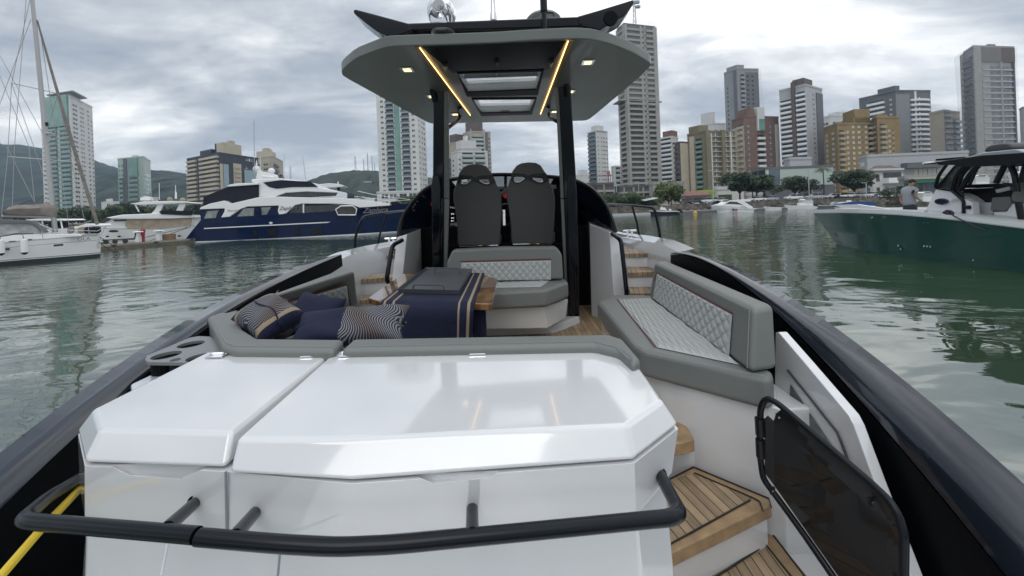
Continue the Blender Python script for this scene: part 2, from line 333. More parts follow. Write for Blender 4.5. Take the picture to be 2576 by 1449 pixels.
# ================================================================ BUILDINGS
def building(label, A, Cc, B, top, n, wall, faces, name='apartment_building', cat='building', group=None, base=1.9, roofs=(), extra=None):
    P = [Vector((W(px, hy(px), Y).x, Y, base)) for px, Y in (A, Cc, B)]
    zt = W(*top).z; D = P[0]+P[2]-P[1]; hgt = zt-base; fh = hgt/n
    ctr = (P[0]+P[2])/2; e = empty(name, (ctr.x, ctr.y, base), label, cat, group)
    mb = MB(); mb.prism([P[0], P[1], P[2], D], (0, 0, hgt)); mb.build('wall', MATS[wall], e)
    cp = MB(); cz = zt
    for a, b in ((P[0], P[1]), (P[1], P[2])):
        d = (b-a).normalized(); nn = Vector((d.y, -d.x, 0)); cp.prism([a+nn*.25+Vector((0, 0, hgt-.1)), b+nn*.25+Vector((0, 0, hgt-.1)), b-nn*.1+Vector((0, 0, hgt-.1)), a-nn*.1+Vector((0, 0, hgt-.1))], (0, 0, 1.1))
    cp.build('parapet', MATS[wall], e)
    cnt = {'window': 0, 'balcony': 0, 'floor_slab': 0}; rest = {}
    for fi, els in enumerate(faces):
        a, b = (P[0], P[1]) if fi == 0 else (P[1], P[2]); d = (b-a); Ln = d.length; d.normalize(); nn = Vector((d.y, -d.x, 0))
        ang = math.atan2(d.y, d.x); rot = Matrix.Rotation(ang, 3, 'Z')
        for el in els:
            k, u0, u1, f0, f1, ma, mb_ = el[:7]; hh = el[7] if len(el) > 7 else .45; dd = el[8] if len(el) > 8 else None
            w = (u1-u0)*Ln; cx = (u0+u1)/2*Ln; fa, fb = int(round(f0*n)), int(round(f1*n))
            if k == 'S':   # full height strip
                m = MB(); d_ = dd or .3; z0 = f0*hgt; o = a+d*cx
                m.box((0, -d_/2, 0), (w, d_, (f1-f0)*hgt)); ob = m.build('wall_strip', MATS[ma], None); ob.parent = e
                ob.location = o+Vector((0, 0, z0+(f1-f0)*hgt/2))-e.location; ob.rotation_euler = (0, 0, ang); continue
            if k == 'W':
                m = MB(); h = hh*fh; m.mat(MATS[ma]).box((0, -.05, 0), (w, .1, h)); m.mat(MATS[mb_]).box((0, -.07, 0), (w*.07+.04, .14, h)).box((0, -.08, -h/2), (w+.2, .16, .12)); nm = 'window'
            if k == 'B':
                d_ = dd or 1.3; m = MB(); m.mat(MATS['glassd']).box((0, -.03, .1*fh), (w*.9, .06, fh*.62)); m.mat(MATS[ma]).box((0, -d_/2, -fh*.42), (w, d_, fh*.1))
                m.mat(MATS[mb_]).box((0, -d_, -fh*.22), (w, .08, fh*hh*.9)).box((-w/2, -d_/2, -fh*.22), (.08, d_, fh*hh*.9)).box((w/2, -d_/2, -fh*.22), (.08, d_, fh*hh*.9)); nm = 'balcony'
            if k == 'K':
                d_ = dd or .5; m = MB(); m.mat(MATS[ma]).box((0, -d_/2, -fh*.5+hh*fh/2), (w, d_, hh*fh)); nm = 'floor_slab'
            src = None
            for i in range(fa, fb):
                z = (i+.5)*fh; p = a+d*cx+Vector((0, 0, z))
                if cnt[nm] < 100:
                    if src is None: src = m.build(nm, None, None); ob = src
                    else: ob = src.copy(); C.objects.link(ob)
                    ob.parent = e; ob.location = p-e.location; ob.rotation_euler = (0, 0, ang); cnt[nm] += 1
                else:
                    r = rest.setdefault(nm, MB())
                    for f, mi in zip(m.f, m.mi):
                        r.mat(m.mats[mi]).add([p+rot@m.v[q] for q in f], [list(range(len(f)))])
    for nm, r in rest.items(): tag(r.build(nm, None, e, normals=False), kind='stuff')
    U = P[1]-P[0]; V = P[2]-P[1]
    for (u0, u1, v0, v1, h, ma) in roofs:   # u along the left face, v along the right face
        q = [P[0]+U*u+V*v+Vector((0, 0, hgt)) for u, v in ((u0, v0), (u1, v0), (u1, v1), (u0, v1))]
        MB().prism(q, (0, 0, h)).build('roof_room', MATS[ma], e)
    if extra: extra(e, P, zt, U, V)
    return e
T1 = 1.0
def visor(e, P, zt, U, V):
    q = [P[0]+U*u+V*v+Vector((0, 0, zt-P[0].z+3.4)) for u, v in ((.25, -.05), (1.12, -.05), (1.12, .6), (.25, .6))]
    MB().prism(q, (0, 0, .7)).build('roof_canopy', MATS['ltgrey'], e)
building('tall white tower with a green glass crown, farthest left, behind the sailboat mast', (113, 292), (189, 284), (243, 312), (*cL(700, 195), 284), 28, 'whitewall', [
    [('S', .18, .93, .78, 1.02, 'glassg', 'glassg', 0, 1.0), ('B', .20, .54, .03, .78, 'white', 'glassg', .5, 1.2), ('B', .60, .97, .03, .78, 'white', 'glassg', .5, 1.2), ('W', .05, .11, .05, 1, 'glassd', 'white', .35), ('K', 0, 1, 0, .04, 'brown', 'brown', .5, 1.6)],
    [('W', .08, .26, .05, .98, 'glassd', 'white', .4), ('W', .40, .46, .05, .98, 'glassd', 'white', .3), ('W', .50, .56, .05, .98, 'glassd', 'white', .3), ('W', .74, .80, .05, .95, 'glassd', 'white', .35), ('W', .92, .97, .05, .9, 'glassd', 'white', .35), ('K', 0, 1, 0, .04, 'brown', 'brown', .5, 1.6)]],
    roofs=[(.3, .95, .05, .5, 3.4, 'whitewall'), (.0, .25, .1, .9, 1.6, 'whitewall')], extra=visor)
building('slim tower with mint green glass, second from left, in front of the wooded hills', (302, 352), (367, 345), (384, 372), (*cA(742, 815), 345), 14, 'palegreen', [
    [('S', .22, .36, 0, 1.0, 'dgrey', 'dgrey', 0, .4), ('S', .42, .78, .72, 1.0, 'glassg', 'glassg', 0, .8), ('B', .02, .22, .05, .72, 'white', 'glassg', .5, 1), ('B', .40, .78, .05, .72, 'white', 'glassg', .5, 1), ('W', .03, .2, .75, .95, 'glassg', 'white', .6)],
    [('W', .1, .9, .05, .8, 'glassg', 'white', .6)]], roofs=[(.5, .72, .2, .7, 3.5, 'whitewall'), (.05, .9, .05, .9, 1.2, 'glassg')])
building('dark navy and cream apartment block behind the blue yacht', (476, 290), (558, 268), (655, 300), (*cB(540, 372), 268), 15, 'navywall', [
    [('B', .02, .32, .05, .97, 'cream', 'cream', .55, 1.2), ('B', .46, .98, .05, .97, 'cream', 'cream', .55, 1.8)],
    [('S', .0, .06, 0, .85, 'cream', 'cream', 0, .5), ('S', .08, .20, 0, .85, 'bluewall', 'bluewall', 0, .25), ('W', .1, .18, .05, .85, 'glassd', 'white', .5, .1), ('S', .32, .52, 0, .88, 'cream', 'cream', 0, .3), ('W', .34, .40, .05, .88, 'glassd', 'cream', .45), ('W', .44, .5, .05, .88, 'glassd', 'cream', .45), ('B', .35, .5, .05, .88, 'cream', 'cream', .4, .9), ('S', .60, .95, 0, .80, 'bluewall', 'bluewall', 0, .25), ('W', .62, .7, .05, .85, 'glassd', 'white', .45), ('W', .8, .88, .05, .85, 'glassd', 'white', .45), ('W', .65, .85, .9, 1, 'glassb', 'white', .6)]],
    roofs=[(.4, .75, 0.02, .3, 4.5, 'navywall'), (.8, 1.0, 0.1, .55, 8.5, 'cream'), (.75, .8, .1, .55, 8.6, 'navywall'), (.86, .96, .3, .42, 11, 'beige')])
building('beige stepped apartment block rising behind the dark navy block', (640, 390), (692, 382), (717, 420), (*cB(1010, 405), 382), 13, 'beige', [
    [('W', .25, .4, .1, .95, 'glassd', 'cream', .4), ('W', .55, .75, .1, .95, 'glassd', 'cream', .4), ('K', 0, 1, .1, 1, 'cream', 'cream', .12, .3)], [('B', .05, .45, .05, .9, 'cream', 'brown', .5), ('B', .55, .95, .05, .8, 'cream', 'brown', .5)]],
    roofs=[(.15, .85, .1, .6, 7.5, 'cream'), (.4, .7, .2, .5, 11, 'beige')])
building('tall white tower with a teal glass stripe, standing left of the hardtop pillar', (957, 252), (1059, 246), (1079, 262), (1045, 118, 246), 31, 'whitewall', [
    [('S', .44, .56, .02, 1, 'glassg', 'glassg', 0, .5), ('B', .22, .42, .03, .98, 'white', 'glassb', .4, .7), ('B', .60, .80, .03, .98, 'white', 'glassb', .4, .7), ('W', .10, .16, .03, .98, 'glassd', 'white', .4), ('W', .86, .92, .03, .98, 'glassd', 'white', .4), ('K', -.05, 1.03, 0, .03, 'white', 'white', .3, 3)],
    [('W', .1, .2, .03, .98, 'glassd', 'white', .25), ('W', .45, .55, .03, .98, 'glassd', 'white', .3), ('W', .70, .82, .03, .98, 'glassd', 'white', .4)]], roofs=[(.2, .8, .1, .8, 3, 'whitewall')])
building('grey and beige tower with projecting slabs seen between the hardtop pillars', (1172, 330), (1190, 322), (1241, 328), (*cV(470, 320), 322), 19, 'beige', [
    [('W', .5, .8, .1, .95, 'glassd', 'white', .3)], [('B', .03, .66, .03, .97, 'ltgrey', 'palegreen', .5, 1), ('S', .68, .84, 0, 1, 'dgrey', 'dgrey', 0, .8), ('S', .0, .04, 0, 1.04, 'ltgrey', 'ltgrey', 0, 1.2), ('S', .64, .70, 0, 1.04, 'ltgrey', 'ltgrey', 0, 1.4), ('W', .88, .95, .05, .97, 'glassd', 'white', .5)]],
    roofs=[(.2, 1, .06, .62, 9, 'brown')])
building('older beige building half hidden behind the left hardtop pillar', (1128, 330), (1150, 322), (1180, 330), (*cV(150, 500), 322), 15, 'beige', [
    [('B', .1, .5, .05, .8, 'ltgrey', 'brown', .5)], [('W', .3, .5, .1, .9, 'glassd', 'white', .4)]], roofs=[(.3, 1, .1, .9, 8, 'brown')])
building('white block with pale green balcony railings between the hardtop pillars', (1140, 292), (1156, 284), (1232, 290), (*cV(210, 640), 284), 12, 'whitewall', [
    [('W', .2, .4, .05, .95, 'glassd', 'white', .4)], [('W', .04, .1, .05, .95, 'glassd', 'white', .4), ('B', .14, .52, .05, .98, 'white', 'palegreen', .5, 1.5), ('B', .56, .92, .05, .98, 'white', 'palegreen', .5, 1.5)]],
    roofs=[(0, 1, .1, .8, 3, 'ltgrey'), (0.1, .9, .15, .65, 9, 'whitewall'), (.3, .6, .35, .45, 13, 'whitewall')])
building('slim white tower with a round roof canopy left of the netted skyscraper', (1485, 332), (1506, 322), (1535, 330), (*cC(1868, 935), 322), 18, 'whitewall', [
    [('B', .05, .95, .03, .98, 'white', 'glassb', .5, 1)], [('W', .12, .2, .05, .95, 'glassd', 'white', .3), ('W', .42, .5, .05, .95, 'glassd', 'white', .3), ('W', .6, .72, .05, .95, 'glassd', 'white', .3), ('W', .85, .95, .05, .95, 'glassd', 'white', .3)]],
    roofs=[(.3, .95, .1, .7, 5, 'whitewall'), (.1, 1.05, .0, .85, .8, 'ltgrey')])
building('low white block far left of the slim white tower', (1449, 420), (1466, 412), (1487, 420), (*cC(1770, 1250), 412), 6, 'whitewall', [[('W', .2, .4, .1, .9, 'glassd', 'white', .3)], [('W', .2, .4, .1, .9, 'glassd', 'white', .3), ('W', .6, .8, .1, .9, 'glassd', 'white', .3)]], roofs=[(.2, .9, .2, .8, 6, 'whitewall')])
building('small striped white block tucked beside the foot of the netted skyscraper', (1541, 330), (1549, 322), (1575, 326), (*cX(250, 80), 322), 8, 'whitewall', [[], [('B', .1, .55, .05, .95, 'white', 'ltgrey', .45), ('W', .6, .9, .05, .95, 'glassd', 'white', .5)]])
def crane(e, P, zt, U, V):
    c = P[0]+U*.5+V*.3; cm = MB(); z0 = zt
    for dx, dy in ((-.7, -.7), (.7, -.7), (.7, .7), (-.7, .7)): cm.tube([(c.x+dx, c.y+dy, z0), (c.x+dx, c.y+dy, z0+14)], .12, 4)
    for i in range(9):
        z = z0+i*1.55; s = 1 if i % 2 else -1; cm.tube([(c.x-.7*s, c.y-.7, z), (c.x+.7*s, c.y-.7, z+1.5)], .09, 4)
def netted(e, P, zt, U, V):
    ground = P[0].z; q = []
    for s, nm in ((0, 'safety_net'),):
        a, b, c = P[0]-U*.05-V*.06, P[1]+U*.06-V*.08, P[2]+U*.06+V*.06
        m = MB(); nn = Vector((0, 0, zt-ground)); m.add([a+Vector((0, 0, (zt-ground)*.58)), b+Vector((0, 0, (zt-ground)*.58)), b+nn, a+nn], [(0, 1, 2, 3)]); m.add([b+Vector((0, 0, (zt-ground)*.58)), c+Vector((0, 0, (zt-ground)*.58)), c+nn, b+nn], [(0, 1, 2, 3)])
        m.build('safety_net', MATS['net'], e)
    t = MB()
    for f in (.58,):
        o = Vector((0, 0, (zt-ground)*f)); t.prism([P[0]-U*.16-V*.2+o, P[1]+U*.05-V*.22+o, P[2]+U*.1+V*.12+o, P[2]+V*.12+o-U*.3, P[1]-U*.2+V*.1+o, P[0]+V*.1+o-U*.1], (0, 0, .6))
    t.build('catch_platform', MATS['concrete'], e)
    t = MB(); b = P[0]-U*.25
    for dx in (0, 1.6): t.tube([(b.x+dx, b.y, 2), (b.x+dx, b.y, zt-6)], .12, 4)
    for i in range(56): t.tube([(b.x, b.y, 3+i*1.7), (b.x+1.6, b.y, 3+i*1.7)], .1, 4)
    t.build('hoist_mast', MATS['steel'], e)
building('tall unfinished concrete skyscraper wrapped in grey netting right of the hardtop', (1569, 242), (1587, 234), (1664, 240), (*cN(120, 185), 234), 34, 'darkcon', [
    [('K', 0, 1, 0, 1, 'concrete', 'concrete', .38, .9), ('S', -.02, .12, 0, 1, 'concrete', 'concrete', 0, .9), ('S', .88, 1.02, 0, 1, 'concrete', 'concrete', 0, .95)],
    [('K', .0, .5, 0, 1, 'concrete', 'concrete', .38, .9), ('K', .5, .62, 0, 1, 'concrete', 'concrete', .65, .6), ('K', .62, .95, 0, 1, 'concrete', 'concrete', .42, .9), ('S', -.02, .05, 0, 1, 'concrete', 'concrete', 0, 1.0), ('S', .47, .53, 0, 1, 'concrete', 'concrete', 0, 1.0), ('S', .60, .66, 0, 1, 'concrete', 'concrete', 0, .9), ('S', .90, 1.02, 0, 1, 'concrete', 'concrete', 0, 1.0)]],
    roofs=[(0, .9, .0, .98, 1.5, 'concrete')], extra=netted)
def mesh_thing(name, label, cat, fn, mat, **k):
    m = MB(); fn(m); return tag(m.build(name, mat, None, **k), label, cat)
def lat(m, c, h, w, r=.08, step=1.6):
    for dx, dy in ((-w, -w), (w, -w), (w, w), (-w, w)): m.tube([(c[0]+dx, c[1]+dy, c[2]), (c[0]+dx*.6, c[1]+dy*.6, c[2]+h)], r, 4)
    for i in range(int(h/step)):
        s = 1 if i % 2 else -1; t = 1-.4*i*step/h; m.tube([(c[0]-w*s*t, c[1]-w*t, c[2]+i*step), (c[0]+w*s*t, c[1]-w*t, c[2]+(i+1)*step)], r*.8, 4)
cc = W(*cC(2172, 160), 238)
def cr1(m):
    lat(m, (cc.x, 238, cc.z-1), 14, .8, .16); m.box((cc.x+.6, 238, cc.z+12.5), (5.5, 1.6, 1.6)); m.box((cc.x+2.4, 238, cc.z+9.6), (2.6, 1.6, 1.4)); m.tube([(cc.x, 238, cc.z+13), (cc.x-4, 239, cc.z+19)], .2, 4)
mesh_thing('tower_crane', 'blue grey tower crane standing on top of the netted skyscraper', 'crane', cr1, M('cranegrey', (.30, .34, .38), .6))
def cr2(m):
    b = W(*cX(100, 255), 210); lat(m, (b.x, 210, 1.9), b.z-1, .7, .14); m.box((b.x-3, 210, b.z), (9, .6, .5)); m.box((b.x-.5, 210, b.z+1.5), (1.4, 1, 2))
mesh_thing('tower_crane', 'small orange crane beside the foot of the netted skyscraper', 'crane', cr2, M('craneor', (.30, .15, .11), .6))
building('white and grey striped block with a brick red top right of the netted skyscraper', (1664, 300), (1696, 292), (1712, 300), (*cN(470, 1030), 292), 15, 'whitewall', [
    [('B', .02, .95, .03, .98, 'white', 'white', .42, 1)], [('B', .1, .9, .03, .9, 'white', 'white', .42, 1)]], roofs=[(.25, 1, .1, .9, 5.5, 'brick')])
building('brown and white slim block left of the olive apartment complex', (1698, 250), (1716, 243), (1736, 246), (*cD(838, 700), 243), 12, 'brown', [
    [('S', 0, .3, 0, 1, 'curtain', 'white', 0, .4), ('B', .35, .9, .03, .97, 'ltgrey', 'brown', .5)], [('S', 0, 1, 0, 1, 'cream', 'cream', 0, .2), ('W', .3, .5, .05, .97, 'glassd', 'white', .45)]])
building('olive green apartment complex with projecting bays behind the white cruiser', (1735, 246), (1778, 236), (1856, 240), (*cD(985, 620), 236), 14, 'olive', [
    [('S', .15, .42, 0, .97, 'cream', 'cream', 0, .6), ('W', .25, .32, .05, .95, 'glassd', 'white', .45, .7), ('B', .5, .85, .03, .9, 'palegreen', 'glassg', .45, 1)],
    [('S', .0, .14, 0, 1.02, 'olive', 'olive', 0, 1.8), ('S', .14, .2, 0, .98, 'curtain', 'white', 0, 1.2), ('W', .22, .48, .05, .97, 'glassb', 'curtain', .55), ('K', .2, .5, .03, 1, 'ochrel', 'ochrel', .2, .9), ('S', .50, .60, 0, 1.02, 'olive', 'olive', 0, 1.8), ('W', .62, .76, .05, .97, 'glassb', 'curtain', .55), ('S', .78, .82, 0, 1.0, 'curtain', 'white', 0, 1.3), ('W', .83, .97, .05, .97, 'glassb', 'curtain', .55), ('K', .6, 1, .03, 1, 'ochrel', 'ochrel', .2, .9)]],
    roofs=[(.1, .7, .0, .3, 5, 'olive')])
building('white block with a red sign, rising behind the olive complex', (1768, 330), (1798, 322), (1832, 326), (*cD(1088, 555), 322), 18, 'whitewall', [[('W', .3, .5, .1, .95, 'glassd', 'white', .4)], [('W', .2, .35, .1, .95, 'glassb', 'white', .4), ('W', .6, .85, .1, .95, 'glassb', 'white', .4)]], roofs=[(.1, 1, 0, .25, 10, 'whitewall')])
building('brick red apartment block with a white balcony column in its middle', (1848, 262), (1878, 250), (1966, 256), (*cD(1325, 505), 250), 15, 'brick', [
    [('S', 0, 1, 0, .9, 'cream', 'cream', 0, .2), ('W', .15, .35, .05, .9, 'glassd', 'white', .4, .5), ('B', .5, .9, .05, .9, 'ltgrey', 'cream', .45)],
    [('W', .08, .16, .05, .92, 'glassb', 'white', .4), ('B', .36, .56, .03, .80, 'white', 'white', .4, 1.2), ('S', .36, .56, .84, 1.12, 'whitewall', 'white', 0, 1), ('S', .40, .55, .84, .98, 'glassg', 'white', 0, 1.3), ('W', .7, .78, .05, .9, 'glassb', 'white', .4), ('S', .88, 1.0, 0, .92, 'curtain', 'white', 0, .3), ('W', .92, .97, .05, .9, 'glassd', 'white', .4, .5)]],
    roofs=[(.2, 1, .1, .32, 6, 'brick'), (.2, .9, .36, .56, 7, 'whitewall')])
def gnet(e, P, zt, U, V):
    a = P[2]+Vector((0, 0, zt-P[2].z)); m = MB(); o = P[2]-P[1]; g = P[2].z
    m.add([a, a+o*.12, P[2]+o*.35+Vector((0, 0, 40)), P[2]+Vector((0, 0, 40))], [(0, 1, 2, 3)]); m.build('safety_net', MATS['net'], e)
building('grey half finished tower with hanging net, above the brick red block', (1833, 325), (1867, 315), (1920, 318), (*cD(1300, 140), 315), 29, 'greywall', [
    [('W', .2, .28, .2, .9, 'glassd', 'dgrey', .4), ('S', .7, .9, 0, 1, 'dgrey', 'dgrey', 0, .5)], [('B', .12, .32, .3, .95, 'white', 'greywall', .4, 1), ('W', .42, .52, .3, .95, 'glassd', 'brown', .4), ('W', .66, .74, .3, .95, 'glassd', 'brown', .4), ('S', .36, .98, 0, .98, 'dgrey', 'dgrey', 0, .06)]],
    roofs=[(0.2, .95, .0, .35, 4, 'greywall')], extra=gnet)
building('white and grey tower with long striped balconies, behind the glass front building', (1970, 250), (2036, 238), (2078, 250), (*cD(1800, 262), 238), 23, 'ltgrey', [
    [('B', .02, .52, .03, .90, 'white', 'white', .42, 1.2), ('S', .50, .64, 0, 1.05, 'brown', 'brown', 0, 1.8), ('B', .66, .99, .03, .97, 'white', 'white', .42, 1.2)],
    [('W', .40, .50, .05, .97, 'glassd', 'white', .35), ('S', .6, .98, 0, .96, 'dgrey', 'dgrey', 0, .5), ('W', .7, .8, .05, .93, 'glassd', 'white', .35, .9)]],
    roofs=[(.52, .95, .0, .5, 5, 'brown')])
building('white block with dark windows peeping above the ochre complex', (2072, 340), (2095, 332), (2162, 335), (*cQ(320, 570), 332), 18, 'whitewall', [[('W', .2, .8, .2, .97, 'glassd', 'white', .5)], [('W', .1, .4, .2, .97, 'glassb', 'white', .5), ('W', .55, .9, .2, .97, 'glassb', 'white', .5)]], roofs=[(0, 1, .3, .9, 4, 'whitewall')])
building('ochre yellow apartment complex with many small windows', (2078, 238), (2113, 224), (2200, 228), (*cQ(322, 690), 224), 14, 'ochre', [
    [('W', .15, .3, .05, .93, 'curtain', 'glassd', .55), ('W', .6, .75, .05, .93, 'curtain', 'glassd', .55), ('K', .1, .35, .05, .93, 'ochrel', 'ochrel', .3, .15)],
    [('B', .03, .18, .03, .92, 'ochrel', 'ochrel', .5, 1.2), ('W', .26, .31, .05, .95, 'curtain', 'glassd', .6), ('W', .42, .48, .05, .97, 'curtain', 'ochrel', .5), ('W', .58, .65, .05, .97, 'curtain', 'glassd', .5), ('W', .70, .73, .05, .97, 'glassd', 'ochrel', .3), ('W', .79, .85, .05, .97, 'curtain', 'glassd', .5), ('B', .88, .99, .05, .97, 'ochrel', 'ochrel', .5, 1.2)]],
    roofs=[(.1, .9, .5, 1, 4.5, 'ochre'), (.1, .9, .55, 1.0, 9.5, 'ochre')])
building('right hand wing of the ochre yellow complex, next to the grey curved tower', (2200, 232), (2213, 224), (2270, 226), (*cQ(850, 600), 224), 15, 'ochre', [
    [('W', .3, .7, .05, .95, 'glassd', 'brown', .3)], [('B', .1, .35, .05, .92, 'ochrel', 'ochrel', .5, 1.2), ('W', .48, .56, .05, .85, 'curtain', 'glassd', .5), ('W', .66, .72, .05, .85, 'glassd', 'ochrel', .5), ('K', .64, .74, .05, .85, 'ochrel', 'ochrel', .4, .12)]], roofs=[(.1, .9, .0, .5, 2.5, 'ochre')])
def bow(e, P, zt, U, V):
    n = 20; g = P[2].z; fh = (zt-g)/21.0; d = V.normalized(); nn = Vector((d.y, -d.x, 0))
    for i in range(1, 20):
        m = MB(); z = g+i*fh; o = []; q = []
        for k in range(9):
            t = k/8; p = P[1]+V*(.40+.54*t)+nn*(1.0+1.6*math.sin(t*math.pi)); o.append(p); q.append(P[1]+V*(.40+.54*t)+nn*.1)
        m.prism([Vector((p.x, p.y, z)) for p in o]+[Vector((p.x, p.y, z)) for p in q[::-1]], (0, 0, fh*.42)); m.build('balcony', MATS['white'], e)
building('dark grey tower with curved white balconies behind the ochre complex', (2170, 292), (2262, 272), (2350, 276), (*cQ(1190, 215), 272), 21, 'dgrey', [
    [('B', .25, .72, .5, .93, 'white', 'white', .5, 1.8), ('W', .84, .9, .4, .95, 'curtain', 'dgrey', .4)], [('S', .0, .38, 0, .97, 'greywall', 'greywall', 0, .3), ('W', .42, .92, .03, .97, 'glassb', 'white', .6), ('S', .52, .56, 0, 1, 'white', 'white', 0, .7)]],
    roofs=[(.55, 1, -.02, .12, 4, 'dgrey')], extra=bow)
building('plain beige block with open balconies left of the netted tower at far right', (2345, 258), (2382, 250), (2422, 256), (*cM(200, 820), 250), 15, 'beige', [
    [], [('B', .05, .4, .03, .97, 'ltgrey', 'ltgrey', .45, 1), ('B', .5, .98, .03, .94, 'ltgrey', 'ltgrey', .45, 1.6)]], roofs=[(0, 1, 0, .4, 1.5, 'beige')])
def net2(e, P, zt, U, V):
    g = Vector((0, 0, zt-P[0].z+1)); a, b, c = P[0]-U*.4-V*.04, P[1]+U*.15-V*.05, P[2]+V*.09
    m = MB(); m.add([a, b, b+g, a-U*.5+g], [(0, 1, 2, 3)]); m.add([b, c, c+g, b+g], [(0, 1, 2, 3)]); m.build('safety_net', MATS['net'], e)
building('wide unfinished tower veiled in pale net at the far right edge', (2437, 232), (2462, 222), (2563, 226), (*cM(520, 205), 222), 25, 'greywall', [
    [('B', .1, .9, .03, .97, 'ltgrey', 'dgrey', .45, 1.2), ('S', -.3, .06, 0, 1, 'concrete', 'dgrey', 0, .5)], [('K', .18, .97, 0, .9, 'ltgrey', 'ltgrey', .22, .7), ('S', .17, .36, 0, .88, 'concrete', 'concrete', 0, .4), ('W', .2, .28, .03, .88, 'glassd', 'dgrey', .5, .6), ('W', .40, .60, .03, .88, 'dgrey', 'greywall', .6), ('W', .66, .86, .03, .88, 'dgrey', 'greywall', .6), ('S', .61, .65, 0, .9, 'concrete', 'concrete', 0, .8), ('S', -.01, .15, 0, 1, 'concrete', 'concrete', 0, .6), ('S', .93, .96, 0, .9, 'dgrey', 'dgrey', 0, 1.0), ('S', .15, 1, .9, 1, 'brown', 'brown', 0, .5)]],
    roofs=[(0, 1, .35, .55, 2, 'dgrey')], extra=net2)
building('plain grey building cut by the right edge of the picture', (2572, 262), (2580, 256), (2650, 258), (2580, 272, 256), 14, 'greywall', [[], [('W', .1, .3, .1, .9, 'glassd', 'white', .4)]])
# low buildings on the right quay
building('low commercial building with a reflecting glass front behind the quay trees', (1893, 168), (1928, 158), (2100, 158), (*cR(1190, 65), 158), 4, 'dgrey', [
    [('W', .05, .95, 0, 1, 'glassd', 'dgrey', .9)], [('W', .0, .05, .5, 1, 'palegreen', 'white', .98), ('S', .05, .2, .3, 1, 'glassb', 'glassb', 0, .15), ('S', .21, .99, .45, 1, 'palegreen', 'palegreen', 0, .15), ('K', 0, 1, 0, .3, 'dgrey', 'dgrey', .4, 2.5)]], name='shop_building')
building('low pale grey hall in front of the glass front building', (1975, 172), (1990, 166), (2045, 168), (*cD(1705, 825), 166), 4, 'ltgrey', [[], []], name='shop_building')
building('wide light grey building with a flat canopy and framed windows at the right', (2165, 176), (2185, 168), (2440, 166), (*cE(640, 712), 168), 3, 'ltgrey', [[('W', .2, .6, .5, .9, 'white', 'white', .3)], [('K', .33, .72, .7, 1, 'dgrey', 'dgrey', .4, 3), ('W', .46, .54, .0, .7, 'curtain', 'dgrey', .9), ('W', .55, .63, .0, .7, 'curtain', 'dgrey', .9), ('W', .64, .72, .0, .7, 'curtain', 'dgrey', .9)]], name='shop_building')
def hip(e, P, zt, U, V):
    z = Vector((0, 0, zt-P[0].z)); o = 1.2; U1 = U.normalized()*o; V1 = V.normalized()*o
    a, b, c, d = P[0]-U1-V1+z, P[1]+U1-V1+z, P[2]+U1+V1+z, P[0]+V-U1+V1+z; r1 = P[0]+U*.5+V*.25+z+Vector((0, 0, 2.4)); r2 = P[0]+U*.5+V*.75+z+Vector((0, 0, 2.4))
    MB().add([a, b, c, d, r1, r2], [(0, 1, 4), (1, 2, 5, 4), (2, 3, 5), (3, 0, 4, 5), (3, 2, 1, 0)]).build('roof', MATS['browntile'], e)
building('white two storey house with a brown hipped roof behind the standing man', (2176, 138), (2198, 130), (2275, 132), (*cE(600, 795), 130), 2, 'whitewall', [[('W', .3, .6, .1, 1, 'glassd', 'white', .5)], [('B', .3, .95, .5, 1, 'white', 'white', .4, 2), ('W', .1, .2, 0, 1, 'glassd', 'brown', .5), ('W', .75, .9, 0, .5, 'glassd', 'brown', .6)]], name='house', cat='house', extra=hip)
building('long low shop with a green fascia and cream edge behind the green boat', (2262, 122), (2275, 114), (2470, 108), (*cE(770, 835), 114), 1, 'greywall', [[], [('S', .0, 1, .72, .93, 'shopgreen', 'shopgreen', 0, 2.5), ('S', .0, 1, .93, 1.04, 'cream', 'cream', 0, 2.7), ('W', .05, .25, 0, 1, 'glassd', 'dgrey', .6), ('W', .3, .5, 0, 1, 'glassb', 'dgrey', .6)]], name='shop_building')
building('plain grey rendered warehouse wall behind the round green tree', (1634, 172), (1645, 166), (1724, 168), (*cX(905, 425), 166), 2, 'concrete', [[], []], name='warehouse', cat='building')
building('unfinished parking deck with open storeys below the netted skyscraper', (1548, 182), (1560, 176), (1640, 178), (*cX(400, 490), 176), 3, 'darkcon', [[('K', 0, 1, 0, 1, 'concrete', 'concrete', .3, 1)], [('K', 0, 1, 0, 1, 'concrete', 'concrete', .3, 1.2), ('S', .1, .14, 0, 1, 'concrete', 'concrete', 0, 1), ('S', .4, .44, 0, 1, 'concrete', 'concrete', 0, 1), ('S', .7, .74, 0, 1, 'concrete', 'concrete', 0, 1)]], name='parking_deck')
building('older grey parking deck at the left of the unfinished one', (1462, 178), (1476, 170), (1546, 172), (*cX(0, 430), 170), 3, 'darkcon', [[('K', 0, 1, 0, 1, 'concrete', 'concrete', .3, 1)], [('K', 0, 1, 0, 1, 'concrete', 'concrete', .3, 1), ('W', .1, .4, 0, .9, 'glassd', 'dgrey', .5), ('S', .6, .64, 0, 1, 'concrete', 'concrete', 0, 1)]], name='parking_deck')
